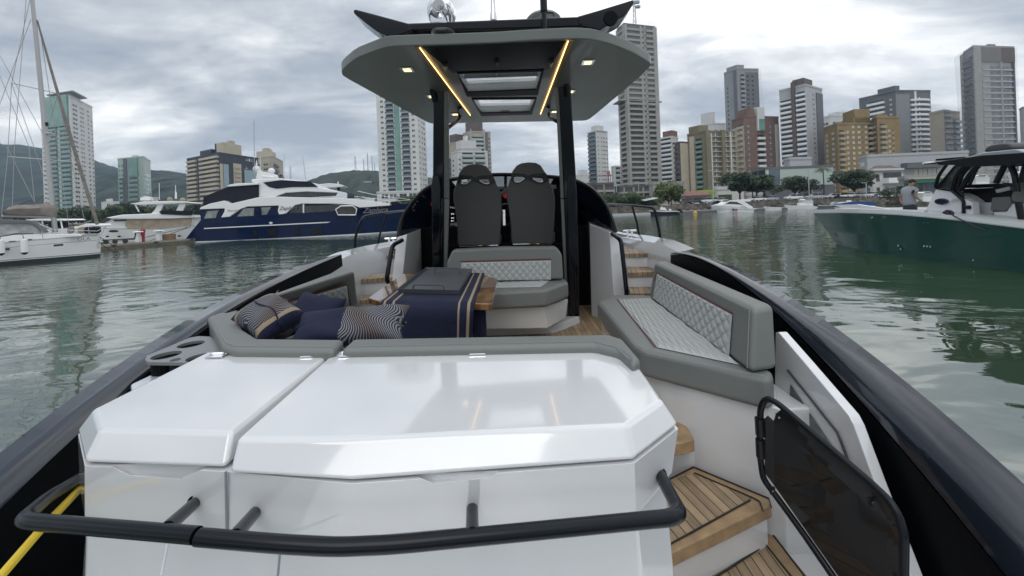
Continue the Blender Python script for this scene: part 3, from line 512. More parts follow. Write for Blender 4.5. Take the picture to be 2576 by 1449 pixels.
building('small house with a red tiled roof behind the parked cars', (1716, 140), (1726, 135), (1790, 136), (*cX(1640, 700), 135), 1, 'brown', [[], [('K', .3, .8, .0, 1, 'white', 'white', .15, 1)]], name='house', cat='house', extra=lambda e, P, zt, U, V: MB().add([P[0]-V*.05+Vector((0, 0, zt-1.9)), P[1]-V*.05+Vector((0, 0, zt-1.9)), P[2]+V*.05+Vector((0, 0, zt-1.9)), P[0]+V*1.05+Vector((0, 0, zt-1.9)), P[0]+U*.5+V*.1+Vector((0, 0, zt+.6)), P[0]+U*.5+V*.9+Vector((0, 0, zt+.6))], [(0, 1, 4), (1, 2, 5, 4), (2, 3, 5), (3, 0, 4, 5), (3, 2, 1, 0)]).build('roof', MATS['rooftile'], e))
building('low shop with a lime green roof band', (1752, 152), (1760, 147), (1806, 148), (*cX(1840, 590), 147), 1, 'lime', [[], [('S', .1, .9, 0, .5, 'white', 'white', 0, .4)]], name='shop_building')
building('white garden wall house with a hedge in its recess', (1800, 142), (1806, 138), (1872, 139), (*cX(2140, 530), 138), 1, 'whitewall', [[], [('S', .02, .5, .1, .6, 'leafm', 'white', 0, .5)]], name='house', cat='house')
building('low white kiosk behind the parked cars', (1880, 132), (1886, 129), (1918, 130), (*cR(900, 440), 129), 1, 'whitewall', [[], [('W', .3, .7, 0, 1, 'glassd', 'white', .5)]], name='kiosk', cat='kiosk')
building('white square gateway box on the quay road', (2006, 128), (2014, 125), (2045, 126), (*cR(1160, 425), 125), 1, 'whitewall', [[], [('W', .35, .9, 0, .9, 'dgrey', 'dgrey', .9)]], name='kiosk', cat='kiosk')
# left shore
building('white stepped villa on the hillside between the two left towers', (257, 420), (268, 410), (302, 415), (*cA(540, 1050), 410), 3, 'whitewall', [[], [('W', .1, .3, 0, 1, 'glassd', 'white', .4), ('W', .6, .8, 0, 1, 'glassd', 'white', .4)]], name='house', cat='house', base=10, roofs=[(.2, .8, .3, .6, 4, 'whitewall')])
building('grey podium building behind the white motor yacht flybridge', (355, 330), (362, 325), (400, 328), (*cA(735, 1030), 325), 3, 'whitewall', [[], [('W', .2, .5, .3, 1, 'glassd', 'white', .4)]], name='house', cat='house')
building('long white arcaded podium at the foot of the teal striped tower', (950, 240), (958, 236), (1056, 238), (*cO(130, 1320), 236), 3, 'whitewall', [[], [('W', .04, .2, .3, 1, 'glassd', 'white', .6), ('W', .25, .42, .3, 1, 'glassb', 'white', .6), ('W', .5, .68, .3, 1, 'glassd', 'white', .6), ('W', .75, .92, .3, 1, 'glassd', 'white', .6)]], name='podium', cat='building')
for i, (px, py, Y) in enumerate(((862, 468, 700), (880, 480, 690), (926, 463, 680))):
    p = W(px, py, Y); building(['pale villa low on the antenna hill at its left end', 'lower white villa on the antenna hill', 'white villa high on the antenna hill below the masts'][i], (px-10, Y-62), (px, Y-66), (px+12, Y-62), (px, py-5, Y-66), 2, 'whitewall', [[], [('W', .2, .8, 0, 1, 'glassd', 'white', .4)]], name='house', cat='house', base=p.z-9)
# masts on the hill and elsewhere
for i, (px, py0, py1, w, lb) in enumerate(((895, 436, 392, 2.2, 'leftmost and thickest lattice mast on the hill'), (916, 436, 400, .8, 'thin mast second from left on the hill'), (926, 436, 384, 1.0, 'tallest mast in the middle of the hill group'), (937, 436, 392, .8, 'thin mast fourth from left on the hill'), (943, 436, 410, .7, 'shortest mast of the hill group, beside the white tower'))):
    b = W(px, py0, 752); t = W(px, py1, 752); m = MB(); lat(m, (b.x, 752, b.z-4), t.z-b.z+4, w*.58, .2, 4); tag(m.build('antenna_mast', M('mastgrey', (.3, .32, .34), .7)), lb, 'antenna mast', 'antenna masts on the hill')
b = W(732, 470, 600); m = MB(); lat(m, (b.x, 600, 2), W(732, 418, 600).z-2, 1.2, .15, 4); tag(m.build('antenna_mast', MATS['mastgrey']), 'lone antenna mast above the blue yacht bow roof', 'antenna mast')

# ================================================================ TREES
def tree(px, Y, h, r, label, kind='leafd', trunk=.45, lobes=9, n=2200, seed=1, flat=.7, group='trees along the shore', ls=.42):
    x = W(px, hy(px), Y).x; rnd = random.Random(seed+int(px)); e = empty('tree', (x, Y, 1.9), label, 'tree', group); ht = h*trunk
    t = MB(); t.tube([(x, Y, 1.7), (x+rnd.uniform(-.15, .15), Y, 1.9+ht*.6), (x, Y, 1.9+ht*1.2)], [h*.035, h*.028, h*.02], 7)
    cs = []
    for i in range(lobes):
        a = rnd.uniform(0, 2*math.pi); d = r*rnd.uniform(.25, .8); z = 1.9+ht+(h-ht)*rnd.uniform(.15, .85); rr = r*rnd.uniform(.28, .5); c = Vector((x+d*math.cos(a), Y+d*math.sin(a), z)); cs.append((c, rr))
        t.tube([(x, Y, 1.9+ht*.7), (x+(c.x-x)*.5, Y+(c.y-Y)*.5, 1.9+ht+(c.z-1.9-ht)*.35), c], [h*.016, h*.011, h*.005], 5)
    t.build('trunk', MATS['bark'], e)
    vs = []; fs = []
    for i in range(int(n*1.7)):
        c, rr = rnd.choice(cs); v = Vector((rnd.gauss(0, 1), rnd.gauss(0, 1), rnd.gauss(0, 1))).normalized()*rr*rnd.uniform(.5, 1.2); v.z *= flat; p = c+v
        s = ls*rnd.uniform(.35, 1.05)*r/3.5; a = Vector((rnd.gauss(0, 1), rnd.gauss(0, 1), rnd.gauss(0, .6))).normalized(); b_ = a.orthogonal().normalized(); b_ = (b_+a.cross(b_)*rnd.uniform(-1, 1)).normalized()
        k = len(vs); vs += [p-a*s, p+b_*s*.5, p+a*s, p-b_*s*.5]; fs.append((k, k+1, k+2, k+3))
    m = MB(); m.v = vs; m.f = fs; m.mi = [0]*len(fs); m.build('crown', MATS[kind], e, normals=False); return e
def palm(px, Y, h, label, fr=14, L=2.6, seed=2, group='palm trees along the shore'):
    x = W(px, hy(px), Y).x; rnd = random.Random(seed+int(px)); e = empty('palm_tree', (x, Y, 1.9), label, 'palm tree', group)
    MB().tube([(x, Y, 1.7), (x+.1, Y, 1.9+h*.5), (x, Y, 1.9+h)], [.2, .15, .13], 8).build('trunk', MATS['bark'], e)
    m = MB(); top = Vector((x, Y, 1.9+h))
    for i in range(fr):
        a = 2*math.pi*i/fr+rnd.uniform(-.2, .2); up = rnd.uniform(.2, .9); pr = []
        for k in range(8):
            t = k/7; pr.append(top+Vector((math.cos(a)*L*t*(1-.15*t), math.sin(a)*L*t*(1-.15*t), L*(up*t-(.55+up*.6)*t*t))))
        for k in range(1, 8):
            d = (pr[k]-pr[k-1]).normalized(); sd = d.cross(Vector((0, 0, 1))).normalized(); w = L*.22*math.sin(.3+2.6*k/8)
            for s in (-1, 1):
                for q in (0, .5):
                    b = pr[k-1].lerp(pr[k], q); m.add([b, b+sd*s*w+d*w*.4-Vector((0, 0, w*.5)), b+d*L*.05], [(0, 1, 2)])
    m.build('fronds', MATS['palm'], e, normals=False)
tree(1683, 118, 6.3, 4.4, 'round bright green tree in front of the grey warehouse wall', 'leafy', .2, 16, 3600, flat=.9)
palm(1689, 126, 7.6, 'drooping palm rising just behind the round bright green tree')
for i, (px, Y, h, r, k) in enumerate(((1550, 112, 3.0, 3.6, 'leafm'), (1572, 114, 3.4, 4.0, 'leafd'), (1597, 113, 3.2, 3.8, 'leafm'), (1620, 112, 2.4, 3.2, 'leafd'), (1640, 113, 2.0, 3.0, 'leafm'), (1530, 113, 3.3, 3.8, 'leafd'), (1507, 115, 3.6, 3.6, 'leafm'))):
    tree(px, Y, h, r, ['low bush nearest the bow rail on the right shore', 'second dark bush from the left on the right shore', 'green bush in front of the parking deck', 'dark bush before the small awnings', 'lowest bush at the right end of the shrub row', 'bush showing through the right bow rail', 'bush hidden partly by the windshield hoop'][i], k, .08, 12, 1700, flat=.8, group='bushes on the right shore', ls=.36)
tree(1862, 116, 8.4, 5.2, 'broad dark tree behind the white cruiser, left one', 'leafd', .42, 18, 3600, flat=.55)
tree(1905, 118, 7.8, 4.6, 'broad dark tree behind the white cruiser, right one', 'leafd', .45, 15, 3000, flat=.55)
tree(1945, 124, 5.0, 3.0, 'small sparse tree between the broad dark trees and the white gateway', 'leafm', .5, 7, 600, flat=.6)
tree(2000, 122, 7.4, 4.2, 'open branched tree in front of the glass front building', 'leafd', .4, 14, 1500, flat=.6)
tree(2038, 124, 6.4, 3.6, 'smaller open tree next to the street lamp', 'leafd', .4, 10, 900, flat=.6)
palm(2073, 118, 9.2, 'tall slim palm in front of the glass front building', 15, 3.0)
palm(1893, 120, 5.0, 'short pale palm in front of the broad dark trees', 10, 1.8)
palm(1590, 124, 4.6, 'small palm in front of the unfinished parking deck', 10, 2.0)
tree(2150, 112, 8.0, 4.9, 'big layered dark tree left of the brown roofed house', 'leafd', .35, 20, 4200, flat=.5)
tree(2290, 96, 3.2, 2.6, 'clipped bush just behind the standing man', 'leafd', .1, 9, 1300)
tree(2235, 100, 2.4, 1.8, 'small shrub left of the standing man', 'leafd', .1, 7, 800)
nb = ['behind the sailboat boom at the far left', 'behind the sailboat boom next to the mast', 'just right of the sailboat mast', 'below the tall white tower', 'beside the furled headsail', 'between mast and white yacht, darkest', 'left of the white yacht windscreen', 'behind the white yacht windscreen', 'under the white yacht hardtop, left', 'under the white yacht hardtop, right', 'between white yacht and blue yacht', 'behind the blue yacht stern']
for i in range(12):
    px = 40+i*42; tree(px, 170+(i % 3)*6, 7.0+(i*37 % 5)*.6, 5.6, 'dark shore tree '+nb[i], 'leafd' if i % 3 else 'leafm', .2, 12, 1500, flat=.8, group='trees on the left shore', seed=i)
palm(289, 168, 8.0, 'palm standing up in front of the white hillside villa', 12, 3.4)
palm(232, 168, 7.6, 'palm beside the foot of the tall white tower', 12, 3.2)
tree(1040, 170, 8.5, 6, 'green tree at the foot of the teal striped tower', 'leafm', .2, 12, 1600, group='trees on the left shore')
# ================================================================ CARS, LAMPS
CB = {}
def car(px, Y, col, label, kind='hatch', sc=1.0, rz=None):
    if kind not in CB:
        e = empty('car', (0, 0, 0)); suv = kind == 'suv'; hh = 1.72 if suv else 1.45; hb = .98 if suv else .86
        sd = [(-2.15, .38), (-2.2, .72), (-2.05, hb), (-1.0, hb+.06), (1.45, hb+.06), (2.1, hb-.05), (2.2, .6), (2.15, .34)]
        m = MB(); m.skin([Vector((x, -.86, z)) for x, z in sd], [Vector((x, .86, z)) for x, z in sd]); body = m.build('body', MATS['white'], e, bevel=.06)
        cs = [(-1.15, hb+.04), (-.45, hh-.03), (1.2 if not suv else 1.7, hh-.03), (1.75 if not suv else 2.05, hb+.04)]
        m = MB(); a = [Vector((x, -.80 if i in (0, 3) else -.66, z)) for i, (x, z) in enumerate(cs)]; b = [Vector((v.x, -v.y, v.z)) for v in a]; m.skin(a, b); m.build('windows', MATS['glassd'], e)
        m = MB(); m.box((.4, 0, hh-.01), (1.6 if not suv else 2.1, 1.3, .07)); [m.box((x, s*.73, (hb+hh)/2), (.09, .06, hh-hb)) for x in (.45,) for s in (-1, 1)]; m.build('roof', MATS['white'], e, bevel=.02)
        for sx in (-1.35, 1.35):
            for sy in (-.82, .82):
                w = MB(); w.lathe((sx, sy-.1, .33), [(.33, 0), (.33, .2)], 14, 'Y'); wo = w.build('wheel', MATS['rubber'], e)
                r = MB(); r.lathe((sx, sy-.115, .33), [(.19, 0), (.19, .23)], 10, 'Y'); r.build('rim', MATS['steel'], wo)
        m = MB(); [m.box((-2.17, s*.62, .68), (.08, .34, .14)) for s in (-1, 1)]; m.build('headlight', MATS['curtain'], e)
        CB[kind] = [e, False]
    src, used = CB[kind]; x = W(px, hy(px), Y).x
    if used:
        r = src.copy(); C.objects.link(r); WL[r.name] = Vector()
        for ch in list(src.children):
            c = ch.copy(); C.objects.link(c); c.parent = r; c.data = ch.data.copy() if ch.name.split('.')[0] in ('body', 'roof') else ch.data
            for g in ch.children: g2 = g.copy(); C.objects.link(g2); g2.parent = c
    else: r = src; CB[kind][1] = True
    r.location = (x, Y, 1.95); r.rotation_euler = (0, 0, rz if rz is not None else -.12); r.scale = (sc,)*3
    m = M('paint_'+col, {'white': (.78, .79, .8), 'silver': (.42, .44, .46), 'dark': (.05, .055, .065), 'red': (.3, .04, .04)}[col], .3, coat=.5)
    for c in r.children:
        if c.name.split('.')[0] in ('body', 'roof'): c.data.materials[0] = m
    tag(r, label, 'car', 'cars parked along the quay'); return r
for a in (((1728, 117, 'dark', 'dark grey car at the left end of the row', 'hatch')), ((1752, 116, 'dark', 'dark SUV parked second from left on the quay', 'suv')), ((1785, 113.5, 'white', 'white SUV parked right of the dark cars', 'suv')), ((1812, 115, 'white', 'white car directly behind the tarpaulined boat', 'hatch')),
          ((1905, 112, 'white', 'white hatchback under the short pale palm', 'hatch')), ((1936, 112, 'silver', 'silver car left of the white gateway', 'hatch')), ((1996, 110, 'white', 'white SUV right of the white gateway', 'suv')), ((2050, 108.5, 'silver', 'silver estate car left of the tall slim palm', 'suv')),
          ((2096, 113, 'white', 'white car half hidden by the tall slim palm', 'hatch')), ((2118, 112, 'dark', 'dark car right of the tall slim palm', 'hatch')), ((2140, 107, 'white', 'white hatchback left of the big layered tree', 'hatch')), ((2164, 106.5, 'silver', 'silver hatchback under the big layered tree', 'hatch')), ((2192, 106, 'white', 'white car right of the big layered tree trunk', 'hatch')), ((2216, 105.6, 'dark', 'dark car just left of the standing man', 'hatch'))):
    car(*a)
def lamp(px, Y, h, label):
    x = W(px, hy(px), Y).x; e = empty('street_lamp', (x, Y, 1.9), label, 'street lamp', 'street lamps on the quay')
    MB().tube([(x, Y, 1.8), (x, Y, 1.9+h)], .11, 8).build('pole', MATS['ltgrey'], e); MB().box((x-.5, Y, 1.9+h), (1.3, .3, .16)).build('lamp_head', MATS['ltgrey'], e)
lamp(1795, 112, 9.5, 'tall pale street lamp in front of the lime green shop'); lamp(2036, 112, 8.6, 'tall pale street lamp left of the tall slim palm'); lamp(1552, 122, 8.0, 'pale lamp post in front of the unfinished parking deck'); lamp(1608, 122, 7.6, 'thin lamp post left of the round bright green tree'); lamp(2180, 104, 4.0, 'short lamp post beside the parked cars')
for px, py, lb in ((1590, 505, 'white market awning'),):
    m = MB(); a = W(*cX(780, 750), 106); b = W(*cX(1040, 700), 106); m.prism([a, b, b+Vector((0, 3, .3)), a+Vector((0, 3, .3))], (0, 0, .12)); tag(m.build('awning', MATS['white']), 'low sloping white awning left of the round bright green tree', 'awning')
# ================================================================ BOATS AROUND
M('gel', (.74, .75, .75), .18, coat=.5); M('gelgrey', (.45, .46, .46), .4); M('bluehull', (.003, .012, .048), .10, coat=.15, ior=1.25); M('navycanvas', (.004, .006, .018), .8, bump=.4, bs=3); M('tinted', (.018, .022, .026), .06, ior=1.6, var=.6, vs=1.2)
M('tan', (.30, .25, .19), .7, var=.2, vs=2, bump=.5, bs=2); M('sailcover', (.21, .19, .17), .8, var=.2, vs=3, bump=.6, bs=5); M('greenhull', (.009, .050, .040), .10, coat=.3, ior=1.3); M('boot', (.02, .03, .035), .4); M('blackp', (.006, .0065, .008), .3, ior=1.35)
M('dockwood', (.17, .15, .125), .8, var=.3, vs=2); M('seatgrey', (.12, .125, .115), .6); M('redp', (.30, .03, .04), .5); M('chrome', (.75, .76, .78), .08, 1.0); M('clearwin', (.30, .31, .31), .12, alpha=.55); M('smoke', (.03, .035, .035), .05, alpha=.72); M('rope', (.035, .035, .04), .8); M('bluecanvas', (.02, .07, .25), .6); M('buoy', (.65, .42, .04), .5); M('mast', (.42, .42, .42), .35, .4)
def hull(pl, cv, sheer, wl, beam, offs, e, bands, deck, flare=.12, tr=(0, 0)):
    S = []; Wt = []
    for (a, b, o) in zip(sheer, wl, offs):
        hb = beam/2; S.append((pl.P(*(cv(*a) if cv else a), hb*o), beam*(1-o))); Wt.append((pl.P(*(cv(*b) if cv else b), hb*min(1, o+flare)), beam*(1-min(1, o+flare))))
    m = MB(); n = len(S)
    for t0, t1, mat in bands:
        m.mat(mat)
        for side in (0, 1):
            L = []
            for t in (t0, (t0+t1)/2, t1):
                row = []
                for (s, w1), (w, w2) in zip(S, Wt):
                    tt = t; p = s.lerp(w, tt)
                    if side: p = (s+pl.n*w1).lerp(w+pl.n*w2, tt)
                    row.append(p)
                L.append(row)
            for r in range(2):
                vs = L[r]+L[r+1]; m.add(vs, [(i, i+1, n+i+1, n+i) for i in range(n-1)])
    m.mat(bands[-1][2])
    for row in ([w for w, _ in Wt], [w+pl.n*b for w, b in Wt]): m.add(row+[p-Vector((0, 0, .8)) for p in row], [(i, i+1, n+i+1, n+i) for i in range(n-1)])
    m.mat(bands[0][2])
    for k in (0, n-1):
        (s, a), (w, b) = S[k], Wt[k]
        if a > .05: m.add([s, s+pl.n*a, w+pl.n*b, w], [(0, 1, 2, 3)])
    m.build('hull', None, e, smooth=True, angle=40)
    d = MB(); d.add([s-Vector((0, 0, .03)) for s, _ in S]+[s+pl.n*b-Vector((0, 0, .03)) for s, b in S], [(i, i+1, n+i+1, n+i) for i in range(n-1)]); d.build('deck', deck, e)
    return S, Wt
def part(pl, cv, pts, off, th, mat, name, e, bevel=0.0, label=None):
    m = MB(); profile(m, pl, pts, off, th, cv); return m.build(name, MATS[mat] if isinstance(mat, str) else mat, e, bevel=bevel, label=label)
def line(pl, cv, pts, off, r, mat, name, e, bend=0, n=6):
    return MB().tube([pl.P(*(cv(*p) if cv else p), off) for p in pts], r, n, bend=bend).build(name, MATS[mat], e, smooth=True, angle=60)
def dome(pl, cv, c, rpx, off, mat, name, e, f=1.0, flat=1.0):
    p = pl.P(*(cv(*c)), off); q = pl.P(*(cv(c[0]+rpx, c[1])), off); r = (q-p).length
    m = MB(); m.lathe(p, [(r*math.cos(a)*1.0, r*math.sin(a)*flat) for a in [(-.5+i/10)*math.pi*.98 for i in range(11)]], 16); return m.build(name, MATS[mat], e, smooth=True, angle=80)

# ---- sailboat at the left edge
pS = Plane(WZ(*cT(0, 905), -H), WZ(*cT(1330, 800), -H))
e = empty('sailboat', pS.P(*cT(300, 880), 2.0)*1.0, 'white sailboat with a grey sail cover, moored at the left edge', 'sailboat'); SB = e
hull(pS, cT, [(-500, 650), (-200, 628), (0, 602), (400, 563), (800, 528), (1150, 503), (1352, 484)], [(-500, 960), (-200, 930), (0, 905), (400, 872), (800, 843), (1150, 815), (1338, 797)], 4.0, [0, 0, 0, .08, .3, .7, 1], e,
     [(0, .04, MATS['gelgrey']), (.04, .22, MATS['gel']), (.22, .235, MATS['dgrey']), (.235, .76, MATS['gel']), (.76, .79, MATS['dgrey']), (.79, .82, MATS['gel']), (.82, 1.0, MATS['boot'])], MATS['gel'], flare=.08)
part(pS, cT, [(-500, 640), (-500, 560), (0, 520), (190, 490), (560, 475), (1060, 478), (1100, 492), (1090, 512), (400, 560), (0, 600)], .7, 2.4, 'gel', 'coachroof', e, .05)
for q in (([(715, 620), (845, 608), (845, 636), (715, 648)]), ([(48, 672), (132, 666), (130, 694), (50, 698)])): part(pS, cT, q, .0, .05, 'tinted', 'hull_window', e).location -= pS.n*.03
for q in (([(320, 580), (350, 552), (430, 545), (410, 570)]), ([(110, 598), (125, 576), (208, 570), (200, 592)])): part(pS, cT, q, .66, .05, 'tinted', 'cabin_window', e)
part(pS, cT, [(1288, 600), (1322, 597), (1326, 672), (1292, 675)], 1.45, .03, 'gelgrey', 'bow_badge', e)
part(pS, cT, [(-60, 285), (0, 280), (430, 300), (500, 350), (590, 465), (560, 468), (470, 380), (400, 345), (0, 345), (-60, 345)], .6, 2.6, 'dgrey', 'sprayhood', e, .05)
part(pS, cT, [(-60, 345), (400, 345), (470, 380), (560, 468), (200, 470), (0, 510), (-60, 515)], .7, 2.4, M('clearv', (.33, .33, .34), .25, var=.35, vs=2.5), 'sprayhood_window', e)
m0, m1 = pS.P(*cA(286, 1205), 2), pS.P(*cA(150, -180), 2)
MB().tube([m0, m0.lerp(m1, .5), m1], [.125, .115, .09], 10).build('mast', MATS['mast'], e, smooth=True)
sc_ = MB(); sc_.loft([[pS.P(*cT(x, y), 2-.0-o) for x, y in pts] for o, pts in ((.0, [(45, 215), (95, 128), (200, 92), (400, 88), (600, 72), (740, 70), (765, 110)]), (.30, [(40, 222), (80, 160), (200, 140), (400, 140), (600, 130), (740, 130), (765, 160)]), (.2, [(40, 226), (80, 215), (200, 222), (400, 225), (600, 230), (740, 255), (762, 250)]), (-.2, [(40, 226), (80, 215), (200, 222), (400, 225), (600, 230), (740, 255), (762, 250)]), (-.3, [(40, 222), (80, 160), (200, 140), (400, 140), (600, 130), (740, 130), (765, 160)]))], 24, True)
sc_.build('sail_cover', MATS['sailcover'], e, smooth=True, angle=60)
line(pS, cT, [(25, 238), (640, 250), (720, 255)], 2, .09, 'gelgrey', 'boom', e, n=10)
line(pS, cT, [(350, 285), (690, 415)], 1.6, .06, 'gelgrey', 'boom_vang', e)
for a, b, nm in (((60, 430), (300, 485), 'spreader'), ((40, 812), (370, 838), 'spreader')): line(pS, cA, [a, b], 2, .03, 'mast', nm, e)
for p in (((168, -60), (60, 430), (40, 812), (0, 1190)), ((140, -60), (75, 760), (60, 1180)), ((160, 100), (-60, 700)), ((-10, 270), (225, 700), (300, 1100)), ((190, 100), (300, 485), (370, 838), (440, 1150)), ((-10, 370), (150, 760), (180, 1050)), ((35, 760), (180, 1050)), ((210, 170), (290, 700), (360, 1190)), ((60, 430), (230, 920)), ((300, 485), (240, 700))):
    line(pS, cA, p, 2.05, .014, 'mast', 'rigging_wire', e, n=4)
a, b = pS.P(*cA(193, 105), 2), pS.P(*cA(505, 1165), 2.0); t_ = MB(); t_.tube([b.lerp(a, i/14)+Vector((0, 0, -math.sin(i/14*math.pi)*.25)) for i in range(15)], [.04+.05*math.sin(min(1, (1-i/14)*1.4)*math.pi*.5) for i in range(15)], 8); t_.build('furled_headsail', MATS['sailcover'], e, smooth=True)
dome(pS, cA, (258, 692), 24, 1.7, 'gelgrey', 'radar_dome', e, flat=.35)
part(pS, cA, [(236, 705), (262, 700), (262, 722), (250, 745)], 1.9, .1, 'mast', 'radar_bracket', e)
part(pS, cA, [(234, 634), (250, 634), (250, 652), (236, 650)], 1.8, .15, 'blackp', 'deck_light', e)
for c in ((325, 640), (12, 650)):
    p = pS.P(*cT(*c), -.2); m = MB(); m.lathe(p, [(.05, .42), (.14, .36), (.15, 0), (.15, -.36)], 12); f = m.build('fender', MATS['gel'], e, smooth=True); m = MB(); m.lathe(p, [(.15, -.362), (.10, -.46), (.03, -.50)], 12); m.build('fender_tip', MATS['bluehull'], f); MB().tube([p+Vector((0, 0, .4)), pS.P(*cT(c[0]-25, 480), .1)], .012, 4).build('fender_rope', MATS['rope'], f)
line(pS, cT, [(680, 520), (685, 420), (1000, 430), (1300, 440), (1380, 395), (1385, 440), (1352, 480)], .9, .02, 'steel', 'pulpit', e)
line(pS, cT, [(1040, 440), (1045, 500)], .9, .018, 'steel', 'stanchion', e); line(pS, cT, [(1180, 380), (1190, 495)], 1.2, .018, 'steel', 'stanchion', e); line(pS, cT, [(560, 440), (570, 540)], .4, .018, 'steel', 'stanchion', e)
line(pS, cT, [(300, 470), (310, 580)], .3, .018, 'steel', 'stanchion', e)
line(pS, cT, [(1020, 370), (1220, 305)], 1.6, .05, 'sailcover', 'bowsprit', e)
d_ = (pS.P(*cT(1130, 560), 1.0)-pS.P(*cT(1030, 566), .9)); text('OLA', pS.P(*cT(1030, 570), .86)-pS.n*.0, .30, MATS['dgrey'], 'boat_name', e, d_)
for px, c in ((1165, 'navycanvas'), (1080, 'tan'), (1240, 'blackp'), (1300, 'navycanvas'), (940, 'sailcover')): part(pS, cT, [(px-50, 420), (px-30, 385), (px+40, 380), (px+55, 430), (px+30, 470), (px-40, 475)], 1.4, .5, c, 'deck_bag', e, .08)
for q in (((1220, 500), (1360, 620), (1620, 795)), ((1330, 520), (1480, 610), (1640, 800))): line(pS, cT, q, 1.9, .02, 'rope', 'mooring_rope', e)

# ---- floating dock at the left with its fittings
dk = Plane(WZ(*cT(1350, 692), -H), WZ(*cT(2420, 604), -H)); e = empty('floating_dock', dk.P(*cT(1800, 650), 1), 'long grey floating dock between the sailboat and the blue yacht', 'dock')
m = MB(); a, b = dk.P(*cT(200, 760)), dk.P(*cT(2600, 590)); a.z = -.2; b.z = -.2; m.prism([a, b, b+dk.n*2.4, a+dk.n*2.4], (0, 0, .42)); m.build('float', MATS['dockwood'], e)
m = MB(); up = Vector((0, 0, .424)); m.prism([a+up-dk.n*.08, b+up-dk.n*.08, b+dk.n*2.5+up, a+dk.n*2.5+up], (0, 0, .16)); m.build('deck', lines_mat('dockplank', (.26, .24, .20), (.05, .045, .04), .14, .3, .12, .8), e)
def dockthing(px, py, fn, name, label, cat, group=None):
    p = dk.P(*cT(px, py), 1.0); p.z = .39; e = empty(name, p, label, cat, group); fn(e, p); return e
def pedestal(e, p):
    MB().box(p+Vector((0, 0, .45)), (.34, .34, .9)).build('post', MATS['gel'], e, bevel=.03); MB().lathe(p+Vector((0, 0, .9)), [(.12, 0), (.42, .03), (.38, .09), (.12, .14)], 16).build('cap', MATS['gel'], e, smooth=True)
dockthing(1848, 560, pedestal, 'power_pedestal', 'white power pedestal left of the red valve on the dock', 'power pedestal'); dockthing(2125, 555, pedestal, 'power_pedestal', 'white power pedestal right of the red valve on the dock', 'power pedestal')
def hydr(e, p):
    MB().lathe(p, [(.12, 0), (.12, .9), (.18, .95), (.18, 1.15), (.1, 1.2)], 12).build('pipe', MATS['redp'], e, smooth=True); MB().box(p+Vector((0, -.15, .85)), (.5, .22, .5)).build('hose_box', MATS['redp'], e, bevel=.03)
dockthing(1912, 560, hydr, 'fire_valve', 'dark red fire valve standing on the dock', 'hydrant')
dockthing(2248, 560, lambda e, p: (MB().box(p+Vector((0, 0, .27)), (1.0, .6, .54)).build('body', M('cardb', (.26, .17, .11), .8), e), MB().box(p+Vector((0, 0, .56)), (1.04, .64, .05)).build('lid', MATS['cardb'], e)), 'storage_crate', 'brown wooden crate on the dock near the blue yacht stern', 'crate')
def trolley(e, p):
    for sx in (-.8, 0, .9): w = MB(); w.lathe(p+Vector((sx, -.2, .22)), [(.22, 0), (.22, .08)], 12, 'Y'); w.build('wheel', MATS['rubber'], e)
    MB().tube([p+Vector((-1.3, 0, .35)), p+Vector((1.6, 0, .4)), p+Vector((1.7, 0, .9))], .05, 6).build('frame', MATS['navycanvas'], e)
dockthing(1560, 590, trolley, 'dock_trolley', 'dark low trolley on the dock beside the sailboat bow', 'trolley')

# ---- white motor yacht behind the dock
pW = Plane(W(255, hy(255), 40), W(502, hy(502), 43)); e = empty('motor_yacht', pW.P(*cT(2000, 590), 2.4), 'white motor yacht with tan side covers, moored behind the dock', 'yacht')
hull(pW, cT, [(1180, 360), (1300, 375), (1400, 402), (1800, 412), (2150, 408), (2480, 372), (2620, 368)], [(1330, 600), (1380, 615), (1450, 625), (1800, 612), (2150, 598), (2420, 585), (2560, 580)], 5.0, [1, .6, .3, 0, 0, 0, 0], e, [(0, .05, MATS['gelgrey']), (.05, .9, MATS['gel']), (.9, 1, MATS['boot'])], MATS['gel'])
part(pW, cT, [(1310, 340), (1400, 270), (1640, 262), (2560, 255), (2560, 400), (1400, 412)], .8, 3.4, 'gel', 'deckhouse', e, .08)
part(pW, cT, [(1400, 262), (1620, 222), (2030, 205), (2110, 195), (2560, 235), (2570, 262), (2300, 275), (1690, 282), (1480, 275)], .3, 4.4, 'gel', 'flybridge', e, .1)
part(pW, cT, [(1310, 330), (1340, 300), (1430, 265), (1490, 272), (1440, 310), (1360, 345)], .75, 3.5, 'tinted', 'windscreen', e)
part(pW, cT, [(1500, 285), (1690, 285), (1690, 305), (1530, 312)], .74, .1, 'tinted', 'side_window', e)
part(pW, cT, [(1690, 288), (2560, 268), (2540, 372), (2100, 408), (1710, 408), (1670, 370)], .5, .12, 'tan', 'side_cover', e)
part(pW, cT, [(1730, 74), (1950, 44), (2300, 38), (2500, 46), (2530, 66), (2200, 78), (1850, 92)], .7, 3.6, 'gel', 'hardtop', e, .06)
part(pW, cT, [(2110, 75), (2185, 75), (2120, 200), (2020, 205), (2070, 150)], .9, .25, 'gel', 'arch', e); part(pW, cT, [(2395, 75), (2480, 75), (2430, 170), (2350, 165)], .9, .25, 'gel', 'arch', e); part(pW, cT, [(1790, 85), (1815, 85), (1860, 180), (1845, 182)], .9, .06, 'gel', 'arch', e)
part(pW, cT, [(2120, 180), (2160, 165), (2560, 172), (2560, 232), (2150, 215)], .2, .15, 'navycanvas', 'flybridge_cover', e)
for c, mt in (((2268, 15), 'tan'), ((2440, 25), 'tan')): dome(pW, cT, c, 38, 2, mt, 'satellite_dome', e)
part(pW, cT, [(1870, -5), (1930, -25), (2000, -5), (2000, 30), (1870, 30)], 2, .8, 'gel', 'antenna_housing', e)
